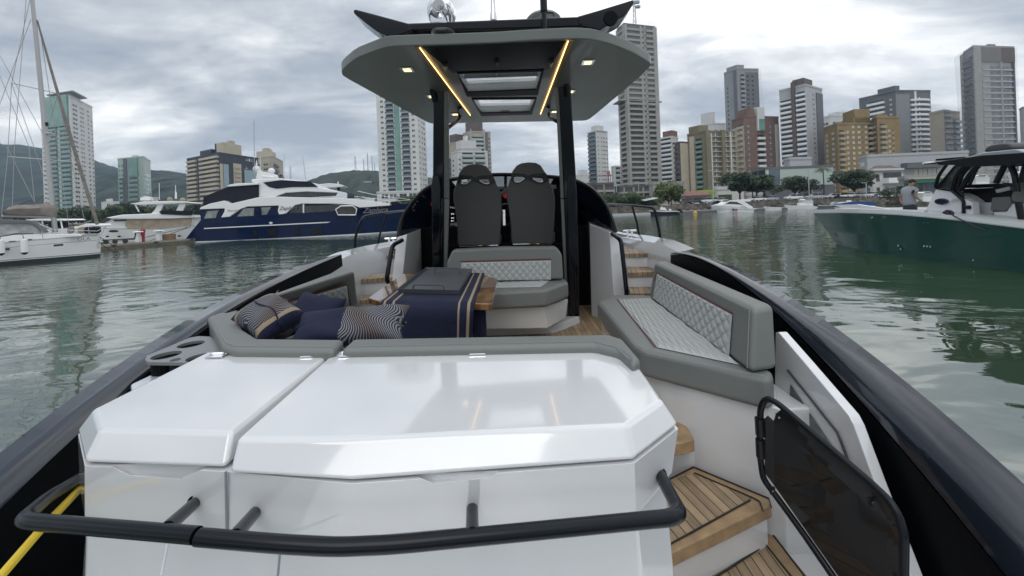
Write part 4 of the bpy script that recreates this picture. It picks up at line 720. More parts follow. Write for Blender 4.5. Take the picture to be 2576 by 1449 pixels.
for c in ((1430, 512), (1590, 512), (2270, 505), (2390, 505)): part(pW, cT, [(c[0]+24*math.cos(a), c[1]+12*math.sin(a)) for a in [i*math.pi/5 for i in range(10)]], -.04, .06, 'tinted', 'porthole', e)
part(pW, cT, [(1505+60*math.cos(a), 442+17*math.sin(a)) for a in [i*math.pi/7 for i in range(14)]], -.35, .3, 'rubber', 'fender_ring', e, .05)
line(pW, cT, [(1400, 400), (1420, 340), (1480, 305)], .3, .04, 'steel', 'pulpit', e)
for q in (((2540, 385), (2000, 570), (1700, 590)), ((2500, 390), (1850, 545), (1380, 590))): line(pW, cT, q, -.8, .03, 'rope', 'mooring_rope', e)
line(pW, cA, [(826, 950), (826, 1035)], 2, .03, 'gel', 'antenna', e); line(pW, cA, [(910, 960), (912, 1030)], 2, .03, 'gel', 'antenna', e); part(pW, cA, [(908, 985), (917, 1000), (917, 1030), (906, 1030)], 2, .05, 'gel', 'flag', e)
# small boats peeking behind the sailboat
pw2 = Plane(W(100, hy(100), 34), W(300, hy(300), 35)); e = empty('motorboat', pw2.P(*cT(750, 400), 1.5), 'small white motorboat with a white canopy behind the sailboat mast', 'boat')
hull(pw2, cT, [(450, 415), (700, 410), (900, 405), (1100, 395), (1250, 380)], [(450, 590), (700, 590), (900, 590), (1100, 585), (1200, 580)], 3, [0, 0, 0, .4, 1], e, [(0, 1, MATS['gel'])], MATS['gel']); part(pw2, cT, [(360, 285), (500, 275), (820, 280), (855, 298), (700, 305), (400, 300)], .4, 2.2, 'gel', 'canopy', e, .04)
for x in (560, 810): line(pw2, cT, [(x, 300), (x+25, 410)], .6, .05, 'gel', 'canopy_post', e)
part(pw2, cT, [(640, 340), (700, 320), (760, 400), (640, 410)], .8, 1.4, 'navycanvas', 'cabin', e, .05); part(pw2, cT, [(920, 405), (1000, 375), (1100, 340), (1250, 345), (1280, 375), (1100, 400)], .6, 1.8, 'gel', 'foredeck', e, .08)

# ---- the big blue yacht
pB = Plane(WZ(*cB(170, 1222), -H), WZ(*cB(2140, 1132), -H)); e = empty('blue_yacht', pB.P(*cB(1100, 1180), 3), 'large dark blue yacht with white upper decks and navy covers', 'yacht')
hull(pB, cB, [(335, 1010), (430, 1000), (700, 985), (1100, 950), (1500, 935), (1850, 885), (2140, 858), (2400, 850), (2650, 835)], [(165, 1222), (350, 1220), (700, 1209), (1100, 1190), (1500, 1168), (1850, 1150), (2140, 1132), (2230, 1126), (2300, 1122)], 6.4, [0, 0, 0, 0, 0, .12, .4, .7, 1], e,
     [(0, .945, MATS['bluehull']), (.945, .975, MATS['gel']), (.975, 1, MATS['boot'])], MATS['gel'], flare=.02)
part(pB, cB, [(330, 900), (1080, 865), (1300, 850), (1850, 862), (1880, 900), (1500, 942), (340, 1012)], .25, 5.8, 'bluehull', 'main_deckhouse', e)
part(pB, cB, [(325, 905), (335, 885), (420, 850), (560, 820), (620, 850), (880, 790), (1040, 782), (1600, 798), (1780, 802), (2140, 852), (2135, 868), (1850, 888), (1780, 862), (1620, 850), (1300, 850), (1235, 865), (1150, 942), (1085, 957), (1070, 922), (1080, 868), (780, 878), (715, 902), (610, 975), (530, 982), (562, 925), (565, 895)], .0, 6.3, 'gel', 'side_wing', e, .06)
part(pB, cB, [(882, 790), (884, 665), (818, 645), (816, 616), (1100, 608), (1350, 638), (1460, 690), (1640, 728), (1640, 800), (1040, 790)], .9, 4.6, 'gel', 'upper_deckhouse', e, .12)
part(pB, cB, [(928, 648), (1100, 625), (1380, 640), (1452, 690), (1200, 692), (1060, 708), (985, 690)], .8, .3, 'navycanvas', 'flybridge_cover', e, .05)
part(pB, cB, [(355, 870), (360, 785), (560, 700), (600, 685), (884, 668), (886, 780), (790, 832), (620, 847), (560, 820)], .7, 5, 'navycanvas', 'aft_deck_cover', e, .1)
part(pB, cB, [(580, 685), (620, 665), (700, 655), (885, 650), (885, 668), (600, 688)], .5, 5.4, 'gel', 'awning', e, .05)
part(pB, cB, [(1038, 786), (1150, 745), (1350, 733), (1640, 745), (1622, 775), (1110, 802)], .82, .1, 'tinted', 'upper_window', e)
part(pB, cB, [(1180, 937), (1242, 866), (1308, 856), (1310, 935)], .18, .1, 'tinted', 'main_window', e); part(pB, cB, [(1322, 872), (1700, 855), (1790, 862), (1850, 882), (1640, 918), (1322, 936)], .18, .1, 'tinted', 'main_window', e)
part(pB, cB, [(1308, 852), (1322, 852), (1322, 937), (1310, 937)], .12, .1, 'gel', 'window_post', e)
for q in ([(370, 992), (400, 920), (508, 912), (480, 985)], [(683, 972), (750, 895), (846, 890), (842, 965)], [(915, 886), (1008, 880), (965, 955), (920, 957)]): part(pB, cB, q, .17, .1, M('salon', (.20, .22, .22), .15, var=.4, vs=2), 'saloon_window', e)
f = MB(); f.tube([pB.P(*cB(*q), -.05) for q in ((1645, 957), (1622, 905), (1672, 872), (1785, 870), (1822, 900), (1812, 957))], .07, 6, closed=True); f.build('bulwark_opening_frame', MATS['gel'], e)
part(pB, cB, [(1648, 950), (1630, 905), (1675, 877), (1782, 875), (1815, 902), (1806, 950)], -.03, .1, 'tinted', 'bulwark_opening', e)
for x0, x1, y0, y1 in ((835, 875, 1100, 1160), (975, 1060, 1092, 1155), (1237, 1280, 1082, 1142), (1395, 1492, 1075, 1137)): part(pB, cB, [(x0, y0+4), (x1, y0), (x1, y1-3), (x0, y1)], -.02, .12, 'blackp', 'hull_window', e)
part(pB, cB, [(370, 1082), (1540, 1023), (1575, 1023), (1540, 1032), (370, 1091)], -.06, .1, 'gel', 'rub_strake', e)
part(pB, cB, [(985, 1030), (1005, 1022), (1025, 1030), (1005, 1048)], -.06, .1, 'gel', 'hull_badge', e)
part(pB, cB, [(862, 615), (880, 520), (905, 545), (960, 550), (1040, 570), (1050, 600), (1030, 612)], 3, .9, 'gel', 'radar_mast', e, .05)
dome(pB, cB, (870, 520), 34, 3.4, 'gel', 'satellite_dome', e); dome(pB, cB, (1012, 541), 33, 3.4, 'gel', 'satellite_dome', e)
line(pB, cB, [(905, 400), (908, 560)], 3, .03, 'gel', 'antenna', e); line(pB, cB, [(845, 60), (850, 600)], 3, .035, 'mast', 'antenna', e); part(pB, cB, [(870, 430), (878, 480), (865, 500), (860, 480)], 3, .05, 'gel', 'flag', e); line(pB, cB, [(1308, 390), (1338, 632)], 3, .03, 'mast', 'antenna', e); line(pB, cB, [(1132, 370), (1130, 615)], 3, .02, 'mast', 'antenna', e)
line(pB, cB, [(930, 590), (1040, 600)], 3, .12, 'gel', 'radar_bar', e)
line(pB, cB, [(1468, 790), (1560, 785), (1680, 798)], .3, .025, 'steel', 'side_rail', e)
line(pB, cB, [(1800, 795), (1990, 825), (2130, 845)], .5, .03, 'steel', 'bow_rail', e); line(pB, cB, [(1800, 780), (1990, 800), (2150, 828), (2330, 815)], .6, .03, 'steel', 'bow_rail', e); line(pB, cB, [(1830, 730), (1990, 765), (2330, 812)], 2, .03, 'steel', 'bow_rail', e)
for x in (1830, 1900, 1990, 2070, 2130): line(pB, cB, [(x, 770+(x-1830)*.15), (x+2, 840+(x-1830)*.04)], .6, .02, 'steel', 'stanchion', e)
part(pB, cB, [(2140, 860), (2150, 830), (2200, 820), (2250, 850), (2400, 830), (2400, 860)], 2, 1.2, 'blackp', 'windlass', e, .05)
xd = pB.P(*cB(2000, 925), .3)-pB.P(*cB(1880, 930), .3); text('Zaphira', pB.P(*cB(1878, 940), .1)-pB.n*.12, 0.85, M('script', (.17, .18, .20), .4), 'boat_name', e, xd, shear=.4, ext=.005)
text('Zaphira', pB.P(*cB(1083, 912), -.03), .55, MATS['dgrey'], 'boat_name', e, xd, shear=.4, ext=.01); text('Benetti', pB.P(*cB(590, 926), -.03), .34, MATS['gelgrey'], 'builder_name', e, xd, shear=.3, ext=.01)
line(pB, cB, [(640, 755), (632, 840)], .6, .02, 'rope', 'cover_strap', e)
# fishing style sport yacht whose dark screen shows beyond the blue bow
pY = Plane(W(830, hy(830), 62), W(960, hy(960), 64)); e = empty('sport_yacht', pY.P(*cB(1700, 760), 2), 'sport yacht with a white hardtop and dark screen beyond the blue bow', 'yacht')
hull(pY, cB, [(1300, 820), (1500, 815), (1800, 800), (2000, 795)], [(1300, 960), (1500, 955), (1800, 950), (1950, 945)], 5, [0, 0, .3, 1], e, [(0, 1, MATS['gel'])], MATS['gel'])
part(pY, cB, [(1640, 730), (1720, 735), (1870, 775), (1900, 800), (1640, 800)], .6, 3.4, 'tinted', 'windscreen', e, .05); part(pY, cB, [(1430, 668), (1560, 655), (1650, 662), (1712, 680), (1680, 692), (1560, 698), (1450, 694)], .4, 3.6, 'gel', 'hardtop', e, .08); part(pY, cB, [(1630, 690), (1665, 690), (1660, 735), (1640, 735)], .8, .4, 'blackp', 'hardtop_post', e); line(pY, cB, [(1645, 640), (1645, 662)], 2, .1, 'gel', 'light', e)

# ---- green centre console on the right, with a man at its bow
wb = WZ(*cE(435, 1222), -H); pG = Plane(wb, Vector((wb.x, 5, 0))); e = empty('green_boat', pG.P(*cE(1000, 1300), 1.6), 'dark green centre console boat with a black hardtop on the right', 'boat'); GB = e
sh = [(266, 1003), (330, 1001), (420, 998), (560, 999), (740, 1006), (900, 1018), (1100, 1038), (1424, 1078), (1900, 1150)]; wl = [(436, 1222), (455, 1228), (500, 1238), (600, 1255), (740, 1275), (900, 1298), (1100, 1325), (1424, 1372), (1900, 1440)]
hull(pG, cE, sh, wl, 3.3, [1, .78, .52, .28, .12, .04, 0, 0, 0], e, [(0, .07, MATS['gel']), (.07, .09, MATS['gelgrey']), (.09, 1, MATS['greenhull'])], MATS['gelgrey'], flare=.05)
part(pG, cS, [(-900, 1085), (-500, 1075), (0, 1150), (560, 1165), (530, 1215), (0, 1165), (-700, 1120)], .5, .12, 'gel', 'coaming', e)
part(pG, cS, [(530, 1205), (560, 1165), (720, 833), (970, 872), (1165, 955), (1290, 1048), (1300, 1235)], 1.1, 1.1, 'gel', 'console', e, .04)
part(pG, cS, [(1130, 1225), (1140, 980), (1290, 1048), (1300, 1240)], .95, .2, 'gel', 'console_side', e)
part(pG, cS, [(1300, 1048), (1610, 1050), (1610, 1265), (1300, 1245)], 1.3, .9, 'gelgrey', 'cooler_box', e)
q = [(815+116*math.cos(a), 1032+50*math.sin(a)) for a in [i*math.pi/12 for i in range(24)]]; part(pG, cS, q, 1.05, .08, 'chrome', 'porthole_rim', e); q = [(815+88*math.cos(a), 1032+34*math.sin(a)) for a in [i*math.pi/12 for i in range(24)]]; part(pG, cS, q, 1.03, .1, 'tinted', 'porthole', e)
part(pG, cS, [(730, 838), (1010, 500), (1070, 465), (1170, 500), (985, 868)], 1.15, .03, 'smoke', 'windscreen', e)
for w, q in ((.05, [(715, 820), (760, 640), (890, 462)]), (.035, [(730, 835), (1010, 500), (1060, 462)]), (.06, [(980, 865), (1040, 620), (1180, 490)]), (.05, [(1040, 862), (1130, 620), (1250, 490)]), (.035, [(1045, 610), (1140, 620)]), (.07, [(1100, 862), (1240, 620), (1380, 480)]), (.07, [(1650, 745), (1790, 470)]), (.045, [(1240, 780), (1370, 490)])):
    line(pG, cS, q, 1.1, w, 'blackp', 'screen_frame', e, bend=.3)
part(pG, cS, [(715, 825), (985, 858), (1075, 880), (1060, 905), (960, 878), (720, 842)], 1.05, 1.2, 'blackp', 'dash_rim', e)
line(pG, cS, [(985, 870), (1140, 1000), (1158, 1040), (1158, 1215)], .95, .055, 'blackp', 'support_pipe', e, bend=.15); line(pG, cS, [(1065, 870), (1150, 940), (1130, 985)], .95, .035, 'blackp', 'support_pipe', e, bend=.1)
part(pG, cS, [(1100, 870), (1180, 770), (1930, 750), (1950, 800), (1900, 1055), (1290, 1052)], 1.5, .8, 'blackp', 'helm_station', e, .03)
line(pG, cS, [(1160, 838), (1380, 828), (1620, 812)], 1.4, .02, 'chrome', 'helm_trim', e)
part(pG, cS, [(1640, 850), (1860, 800), (1880, 850), (1660, 900)], 1.4, .1, 'gelgrey', 'helm_screen', e)
part(pG, cS, [(515, 467), (540, 450), (1150, 360), (1450, 318), (2083, 275), (2600, 300), (2600, 460), (2083, 450), (1500, 490), (1000, 500), (1020, 470), (760, 470), (745, 448)], .5, 2.3, 'blackp', 'hardtop', e, .03)
part(pG, cS, [(1130, 368), (1450, 275), (1950, 225), (2083, 262), (2600, 300), (2083, 300), (1450, 330)], .7, 1.9, M('topskin', (.30, .35, .38), .3), 'hardtop_skin', e, .03)
part(pG, cS, [(715, 405), (725, 375), (1160, 340), (1190, 350), (900, 395)], 1.5, 1.0, 'blackp', 'hardtop_visor', e)
part(pG, cS, [(500, 440), (560, 418), (600, 425), (600, 445), (510, 462)], 1.2, .3, 'gel', 'spotlight', e, .03)
part(pG, cS, [(1455, 275), (1470, 200), (1560, 155), (1700, 135), (1820, 130), (1890, 165), (1915, 228), (1700, 250)], 1.2, .9, M('domeg', (.05, .05, .055), .5), 'radar_cover', e, .08)
part(pG, cS, [(1585, 985), (1600, 970), (1860, 955), (1880, 1000), (1880, 1060), (1800, 1178), (1560, 1172)], 1.2, 1.0, 'seatgrey', 'helm_seat', e, .05); part(pG, cS, [(1870, 960), (1960, 680), (2083, 680), (2300, 690), (2300, 960), (2083, 1040), (1990, 1055), (1880, 1030)], 1.2, 1.1, 'seatgrey', 'seat_back', e, .05)
part(pG, cS, [(1610, 1188), (1810, 1182), (1850, 1065), (1990, 1060), (2010, 1290), (1612, 1262)], 1.25, .9, 'gel', 'seat_box', e, .03)
line(pG, cS, [(1880, 480), (1940, 620), (1960, 740), (1975, 880)], 1.0, .07, 'blackp', 'hardtop_post', e, bend=.3); line(pG, cS, [(2000, 1040), (2050, 1310)], .9, .08, 'blackp', 'hardtop_post', e); line(pG, cS, [(2100, 480), (2060, 620), (2050, 740)], 1.0, .06, 'blackp', 'hardtop_post', e)
line(pG, cS, [(1890, 470), (2300, 460)], 1.0, .04, 'blackp', 'hardtop_rail', e); line(pG, cS, [(1770, 760), (1930, 770)], 1.0, .04, 'blackp', 'helm_rail', e)
line(pG, cS, [(1165, 1120), (1250, 1122)], .9, .025, 'blackp', 'hailer_stem', e); line(pG, cS, [(1195, 1122), (1248, 1120)], .9, .06, 'blackp', 'hailer', e)
xd = pG.P(*cS(1080, 1040), 1.05)-pG.P(*cS(950, 1040), 1.05); text('evolve', pG.P(*cS(955, 1042), 1.06), .22, MATS['gelgrey'], 'boat_name', e, xd, shear=.3, ext=.004)
m = MB(); m.tube([pG.P(*cS(x, y), .1) for x, y in ((840, 1210), (900, 1170), (960, 1180), (1000, 1225), (900, 1235), (860, 1200), (940, 1205))], .035, 6, bend=.1); m.tube([pG.P(*cS(x, y), -.02) for x, y in ((970, 1235), (1050, 1280), (1110, 1312), (1500, 1480))], .018, 5); m.build('mooring_rope', MATS['rope'], e, smooth=True)
for x, y in ((470, 1358), (530, 1362), (590, 1366)): part(pG, cS, [(x+14*math.cos(a), y+10*math.sin(a)) for a in [i*math.pi/4 for i in range(8)]], .02, .06, 'chrome', 'hull_fitting', e)
for x, y in ((740, 1196), (753, 1215), (880, 1199), (897, 1201), (914, 1203), (1148, 1276), (590, 1046)): part(pG, cE, [(x+5*math.cos(a), y+5*math.sin(a)) for a in [i*math.pi/4 for i in range(8)]], .13 if x < 800 else .03, .1, 'chrome', 'hull_fitting', e)

# ---- the man
def person():
    P = lambda x, y, o=0: pG.P(*cS(x, y), 1.35+o)
    e = empty('person', P(320, 1290), 'standing man in a grey t-shirt and dark shorts looking down, on the green boat bow', 'person')
    def skin(name, verts, edges, rad, mat, sub=1):
        me = bpy.data.meshes.new(name); me.from_pydata([v-WL[e.name] for v in verts], edges, []); me.materials.append(mat); o = bpy.data.objects.new(name, me); C.objects.link(o); o.parent = e
        s = o.modifiers.new('s', 'SKIN'); 
        if not me.skin_vertices: bpy.context.view_layer.update()
        return o, s
    # body graph: built in bmesh so that skin radii can be set
    def graph(name, V, E, Rr, mat, root=0):
        bm = bmesh.new(); lay = bm.verts.layers.skin.verify(); vs = []
        for v, r in zip(V, Rr):
            q = bm.verts.new(v-WL[e.name]); q[lay].radius = (r, r) if not isinstance(r, tuple) else r; vs.append(q)
        vs[root][lay].use_root = True
        for a, b in E: bm.edges.new((vs[a], vs[b]))
        me = bpy.data.meshes.new(name); bm.to_mesh(me); bm.free(); me.materials.append(mat); o = bpy.data.objects.new(name, me); C.objects.link(o); o.parent = e; WL[o.name] = WL[e.name]
        s = o.modifiers.new('skin', 'SKIN'); s.use_smooth_shade = True; u = o.modifiers.new('sub', 'SUBSURF'); u.levels = 1; u.render_levels = 2; return o
    V = [P(325, 1120), P(318, 1010), P(312, 900), P(325, 830), P(335, 790), P(362, 745, .02), P(365, 722, .02),      # pelvis, waist, chest, shoulders, neck, head
         P(235, 848), P(190, 940, -.05), P(185, 1010, .1), P(195, 1045, .25),                                          # left arm
         P(412, 850), P(412, 950, -.02), P(455, 995, .15), P(488, 1012, .25),                                          # right arm
         P(285, 1170), P(283, 1310), P(285, 1420), P(360, 1170), P(362, 1310), P(362, 1420)]
    E = [(0, 1), (1, 2), (2, 3), (3, 4), (4, 5), (5, 6), (3, 7), (7, 8), (8, 9), (9, 10), (3, 11), (11, 12), (12, 13), (13, 14), (0, 15), (15, 16), (16, 17), (0, 18), (18, 19), (19, 20)]
    Rr = [(.13, .10), (.125, .09), (.14, .09), (.09, .07), .055, (.085, .10), .07, .052, .045, .040, .028, .052, .045, .04, .028, .09, .065, .045, .09, .065, .045]
    for hnd, d in ((10, Vector((.05, .03, -.05))), (14, Vector((.07, .04, .0)))):
        for k in range(5):
            b = V[hnd]; sp = Vector((0, (k-2)*.016, (k-2)*.012)); ln = (.7, .95, 1.05, .95, .7)[k]; i = len(V)
            V += [b+d*.45*ln+sp, b+d*.95*ln+sp*1.3-Vector((0, 0, .02))]; E += [(hnd, i), (i, i+1)]; Rr += [.011, .008]
    graph('body', V, E, Rr, M('skin', (.36, .21, .15), .5))
    T = [P(322, 1118), P(318, 1010), P(312, 900), P(322, 838), P(228, 850), P(205, 915, -.03), P(415, 850), P(412, 915, -.02), P(332, 795)]
    graph('tshirt', T, [(0, 1), (1, 2), (2, 3), (3, 4), (4, 5), (3, 6), (6, 7), (3, 8)], [(.205, .17), (.20, .165), (.215, .17), (.155, .125), .092, .082, .092, .082, .075], M('teegrey', (.27, .29, .32), .85, bump=.6, bs=9))
    S = [P(325, 1040), P(325, 1120), P(285, 1175), P(283, 1300), P(360, 1175), P(362, 1300)]
    graph('shorts', S, [(0, 1), (1, 2), (2, 3), (1, 4), (4, 5)], [(.18, .15), (.205, .175), .14, .11, .14, .11], M('shorts', (.02, .022, .028), .8))
    graph('hair', [P(352, 738, .04), P(358, 718, .02), P(375, 715, -.02)], [(0, 1), (1, 2)], [.105, .115, .09], M('hair', (.018, .013, .010), .7))
    # face turned down to the right: nose, ear
    f = MB(); n_ = P(402, 752, -.0); f.lathe(n_, [(.012, -.02), (.014, 0), (.006, .025)], 8, 'X'); f.build('nose', MATS['skin'], e, smooth=True)
    f = MB(); f.lathe(P(365, 750, -.10), [(.012, -.03), (.022, -.01), (.024, .012), (.01, .03)], 8); f.build('ear', MATS['skin'], e, smooth=True)
person()

# ---- boats along the right quay
def small_boat(cv, Y, sheer, wl, beam, offs, label, bands, bits, name='motorboat', cat='boat', Y2=None, group=None):
    a, b = cv(*wl[0]), cv(*wl[-1]); pl = Plane(W(a[0], hy(a[0]), Y), W(b[0], hy(b[0]), Y2 or Y)); e = empty(name, pl.P(*cv(*wl[len(wl)//2]), beam/2), label, cat, group)
    hull(pl, cv, sheer, wl, beam, offs, e, bands, MATS['gelgrey'])
    for bt in bits:
        if bt[0] == 'l': line(pl, cv, bt[1], bt[2], bt[3], bt[4], bt[5], e)
        else: part(pl, cv, bt[1], bt[2], bt[3], bt[4], bt[5], e, .04)
    return e
small_boat(cX, 74, [(860, 932), (960, 935), (1200, 945), (1400, 940), (1480, 965)], [(900, 985), (980, 1000), (1200, 1010), (1400, 998), (1470, 985)], 2.2, [1, .3, 0, 0, 0], 'black and white open boat with outboard, nearest the right bow rail', [(0, .3, MATS['gel']), (.3, 1, MATS['navycanvas'])],
    [('p', [(1110, 925), (1120, 870), (1180, 880), (1225, 935)], .6, .8, 'gel', 'console'), ('p', [(1420, 930), (1430, 905), (1480, 905), (1500, 935), (1530, 960), (1520, 990), (1490, 985), (1480, 950)], .9, .35, 'blackp', 'outboard_motor'), ('l', [(1110, 870), (1125, 820), (1280, 832)], .8, .04, 'gel', 'windscreen_rail'), ('p', [(1270, 935), (1275, 905), (1305, 905), (1305, 938)], .8, .5, 'gel', 'seat')])
small_boat(cR, 78, [(375, 605), (450, 590), (600, 590), (800, 610), (960, 640), (1035, 630)], [(460, 670), (520, 676), (620, 680), (800, 672), (940, 660), (985, 655)], 3.4, [1, .5, .2, 0, 0, 0], 'white sport cruiser with dark curved windows moored off the quay', [(0, .5, MATS['gel']), (.5, .56, MATS['dgrey']), (.56, 1, MATS['gel'])],
    [('p', [(560, 560), (640, 510), (760, 500), (880, 495), (940, 490), (945, 525), (850, 530), (980, 610), (960, 640), (800, 608), (450, 590)], .4, 2.6, 'gel', 'cabin'), ('p', [(575, 562), (640, 528), (740, 532), (840, 578), (700, 565)], .33, .1, 'tinted', 'cabin_window'), ('p', [(800, 592), (850, 590), (905, 615), (870, 615)], .33, .1, 'gelgrey', 'vent'), ('p', [(720, 635), (765, 640), (740, 665), (715, 665)], -.04, .06, 'redp', 'side_stripe'), ('p', [(675, 632), (712, 634), (708, 664), (678, 662)], -.04, .06, 'boot', 'side_stripe'), ('p', [(600, 520), (640, 500), (760, 498), (700, 508)], .6, 2, 'blackp', 'sunroof')])
small_boat(cR, 84, [(1140, 610), (1250, 612), (1395, 622)], [(1155, 638), (1250, 642), (1390, 642)], 1.6, [.8, .1, 0], 'small white dinghy beside the dark pontoon', [(0, 1, MATS['gel'])], [('p', [(1170, 612), (1380, 622), (1380, 616), (1180, 604)], .2, 1.2, 'gel', 'tube')], name='dinghy')
small_boat(cR, 82, [(1415, 580), (1600, 584), (1800, 585), (1925, 605)], [(1480, 632), (1600, 640), (1800, 640), (1890, 632)], 2.4, [1, .2, 0, 0], 'white open boat with a small console right of the dinghy', [(0, 1, MATS['gel'])],
    [('p', [(1650, 585), (1655, 545), (1720, 548), (1745, 585)], .8, .8, 'gel', 'console'), ('l', [(1420, 575), (1500, 560), (1640, 562)], .2, .03, 'steel', 'bow_rail'), ('p', [(1880, 590), (1885, 560), (1910, 575), (1920, 600)], .9, .4, 'blackp', 'outboard_motor')])
small_boat(cR, 70, [(2130, 590), (2200, 560), (2400, 530), (2600, 530), (2760, 545)], [(2160, 620), (2250, 625), (2400, 625), (2600, 625), (2740, 620)], 2.4, [1, .3, 0, 0, 0], 'open boat under a bright blue cover beyond the green bow', [(0, .6, MATS['bluecanvas']), (.6, 1, MATS['gel'])], [('p', [(2190, 562), (2330, 545), (2600, 530), (2600, 556), (2230, 575)], .2, 2, 'bluecanvas', 'cover'), ('p', [(2360, 545), (2370, 512), (2400, 512), (2420, 540)], .8, .6, 'gel', 'console'), ('p', [(2120, 580), (2130, 540), (2160, 535), (2180, 560), (2170, 590)], .9, .5, 'gelgrey', 'outboard_motor')])
small_boat(cX, 92, [(2075, 820), (2150, 805), (2300, 800), (2360, 800)], [(2090, 850), (2150, 855), (2300, 855), (2350, 850)], 2.2, [.8, .1, 0, 0], 'boat under a peaked black tarpaulin behind the sport cruiser', [(0, 1, MATS['gelgrey'])], [('p', [(2090, 815), (2130, 770), (2215, 738), (2330, 775), (2355, 800), (2150, 810)], .2, 2, 'blackp', 'tarpaulin')])
for i, (cv, Y, xs, y0, lb) in enumerate(((cS, 60, (440, 690), 880, 'white motorboat bow showing right behind the standing man'), (cS, 66, (1230, 1560), 620, 'white cabin boat on the hard seen through the green boat screen'), (cS, 64, (1900, 2300), 560, 'white boats hardtop seen behind the green boat helm seat'), (cR, 90, (1640, 1850), 490, 'white upturned tender lying on the rocks by the road'))):
    a, b = xs; w = b-a; hh = w*.22
    small_boat(cv, Y, [(a, y0+hh*.3), (a+w*.3, y0+hh*.35), (a+w*.7, y0+hh*.5), (b, y0+hh*.55)], [(a+w*.12, y0+hh*1.1), (a+w*.35, y0+hh*1.35), (a+w*.7, y0+hh*1.4), (b-w*.03, y0+hh*1.3)], 2.6, [1, .3, 0, 0], lb, [(0, 1, MATS['gel'])],
        [('p', [(a+w*.3, y0+hh*.36), (a+w*.5, y0), (a+w*.8, y0-hh*.05), (a+w*.95, y0+hh*.5)], .4, 1.8, 'gel', 'cabin'), ('p', [(a+w*.38, y0+hh*.3), (a+w*.52, y0+hh*.08), (a+w*.8, y0+hh*.05), (a+w*.85, y0+hh*.3)], .33, .1, 'tinted', 'cabin_window')], group=None)
def pontoon(cv, a, b, w, h, label, mat='gelgrey'):
    A, B = WZ(*cv(*a), -H), WZ(*cv(*b), -H); d = (B-A).normalized(); n = Vector((-d.y, d.x, 0)); n = n if n.y > 0 else -n
    e = empty('pontoon', A.lerp(B, .5), label, 'pontoon', None); A.z = B.z = -.1; MB().prism([A, B, B+n*w, A+n*w], (0, 0, h)).build('float', MATS[mat], e); A.z = B.z = h-.096; MB().prism([A-n*.05, B-n*.05, B+n*(w+.05), A+n*(w+.05)], (0, 0, .1)).build('deck', MATS['ltgrey'], e)
pontoon(cX, (160, 1040), (930, 1012), 1.2, .42, 'pale floating pontoon below the shore bushes'); pontoon(cX, (1540, 990), (2195, 962), 1.4, .5, 'dark grey pontoon between the open boat and the sport cruiser', 'dgrey'); pontoon(cR, (990, 655), (1490, 636), 1.3, .42, 'dark pontoon behind the small dinghy', 'dgrey'); pontoon(cR, (1900, 612), (2600, 610), 1.4, .45, 'pontoon running behind the green boat bow', 'dgrey')
p = WZ(*cX(1770, 985), -H); e = empty('buoy', p, 'small yellow buoy floating in front of the dark pontoon', 'buoy'); MB().lathe(p, [(.3, -.1), (.42, .1), (.3, .3), (.1, .36), (.1, .62)], 14).build('float', MATS['buoy'], e, smooth=True)
# ================================================================ THE BOAT WE STAND ON
M('gelcoat', (.66, .665, .675), .10, coat=1.0, ior=1.7, var=.02, vs=5); M('gelshade', (.66, .67, .68), .3, coat=.3); M('gunw', (.012, .016, .025), .14, coat=.6, ior=1.45, var=.12, vs=6); M('gunwblk', (.004, .005, .009), .10, coat=.25, ior=1.35); M('blkint', (.003, .0035, .005), .5, ior=1.2)
M('vinyl', (.170, .180, .172), .48, bump=.25, bs=260); M('quilt', (.42, .435, .43), .5, bump=.25, bs=260); M('piping', (.16, .02, .03), .5); M('darkvinyl', (.068, .070, .068), .55, bump=.2, bs=300); M('tubeblk', (.004, .006, .009), .25, ior=1.33)
M('navyfab', (.004, .0075, .032), .85, bump=.4, bs=150, var=.2, vs=12); M('creamfab', (.28, .22, .145), .8, bump=.3, bs=150); M('trayg', (.075, .082, .092), .42); M('ttop', (.115, .128, .120), .42, coat=.2, var=.08, vs=2); M('ttopdark', (.004, .006, .009), .25, ior=1.4)
M('led', (1.0, .60, .22), .4, emis=3.5); M('ledwarm', (1.0, .78, .42), .4, emis=1.5); M('teakplain', (.33, .22, .12), .5, var=.25, vs=14); M('hatchglass', (.55, .60, .64), .04, alpha=.2); M('yellowc', (.70, .50, .03), .45); M('smokegate', (.004, .0045, .005), .03, alpha=.86); M('gold', (.40, .25, .08), .35, .6)
M('navyglass', (.006, .014, .030), .06, coat=1.0); M('redscreen', (.35, .01, .015), .3, emis=.25); M('plate', (.22, .23, .235), .35, .3); M('winlit', (.11, .118, .122), .06, var=.5, vs=9)
BO = empty('motorboat', R(-.1, 3, -2.1), 'white and black open motorboat with grey cushions and a hardtop, seen from its stern', 'boat')
def Z(pts, z): return [WZ(x, y, z) for x, y in pts]
def pz(name, pts, z, th, mat, bevel=0.0, parent=None, seg=3): return MB().prism(Z(pts, z), (0, 0, -th)).build(name, MATS[mat] if isinstance(mat, str) else mat, parent or BO, bevel=bevel, seg=seg)
def hx(name, b4, t4, mat, bevel=0.0, parent=None, seg=3): return MB().hexa(list(b4)+list(t4)).build(name, MATS[mat], parent or BO, bevel=bevel, seg=seg)
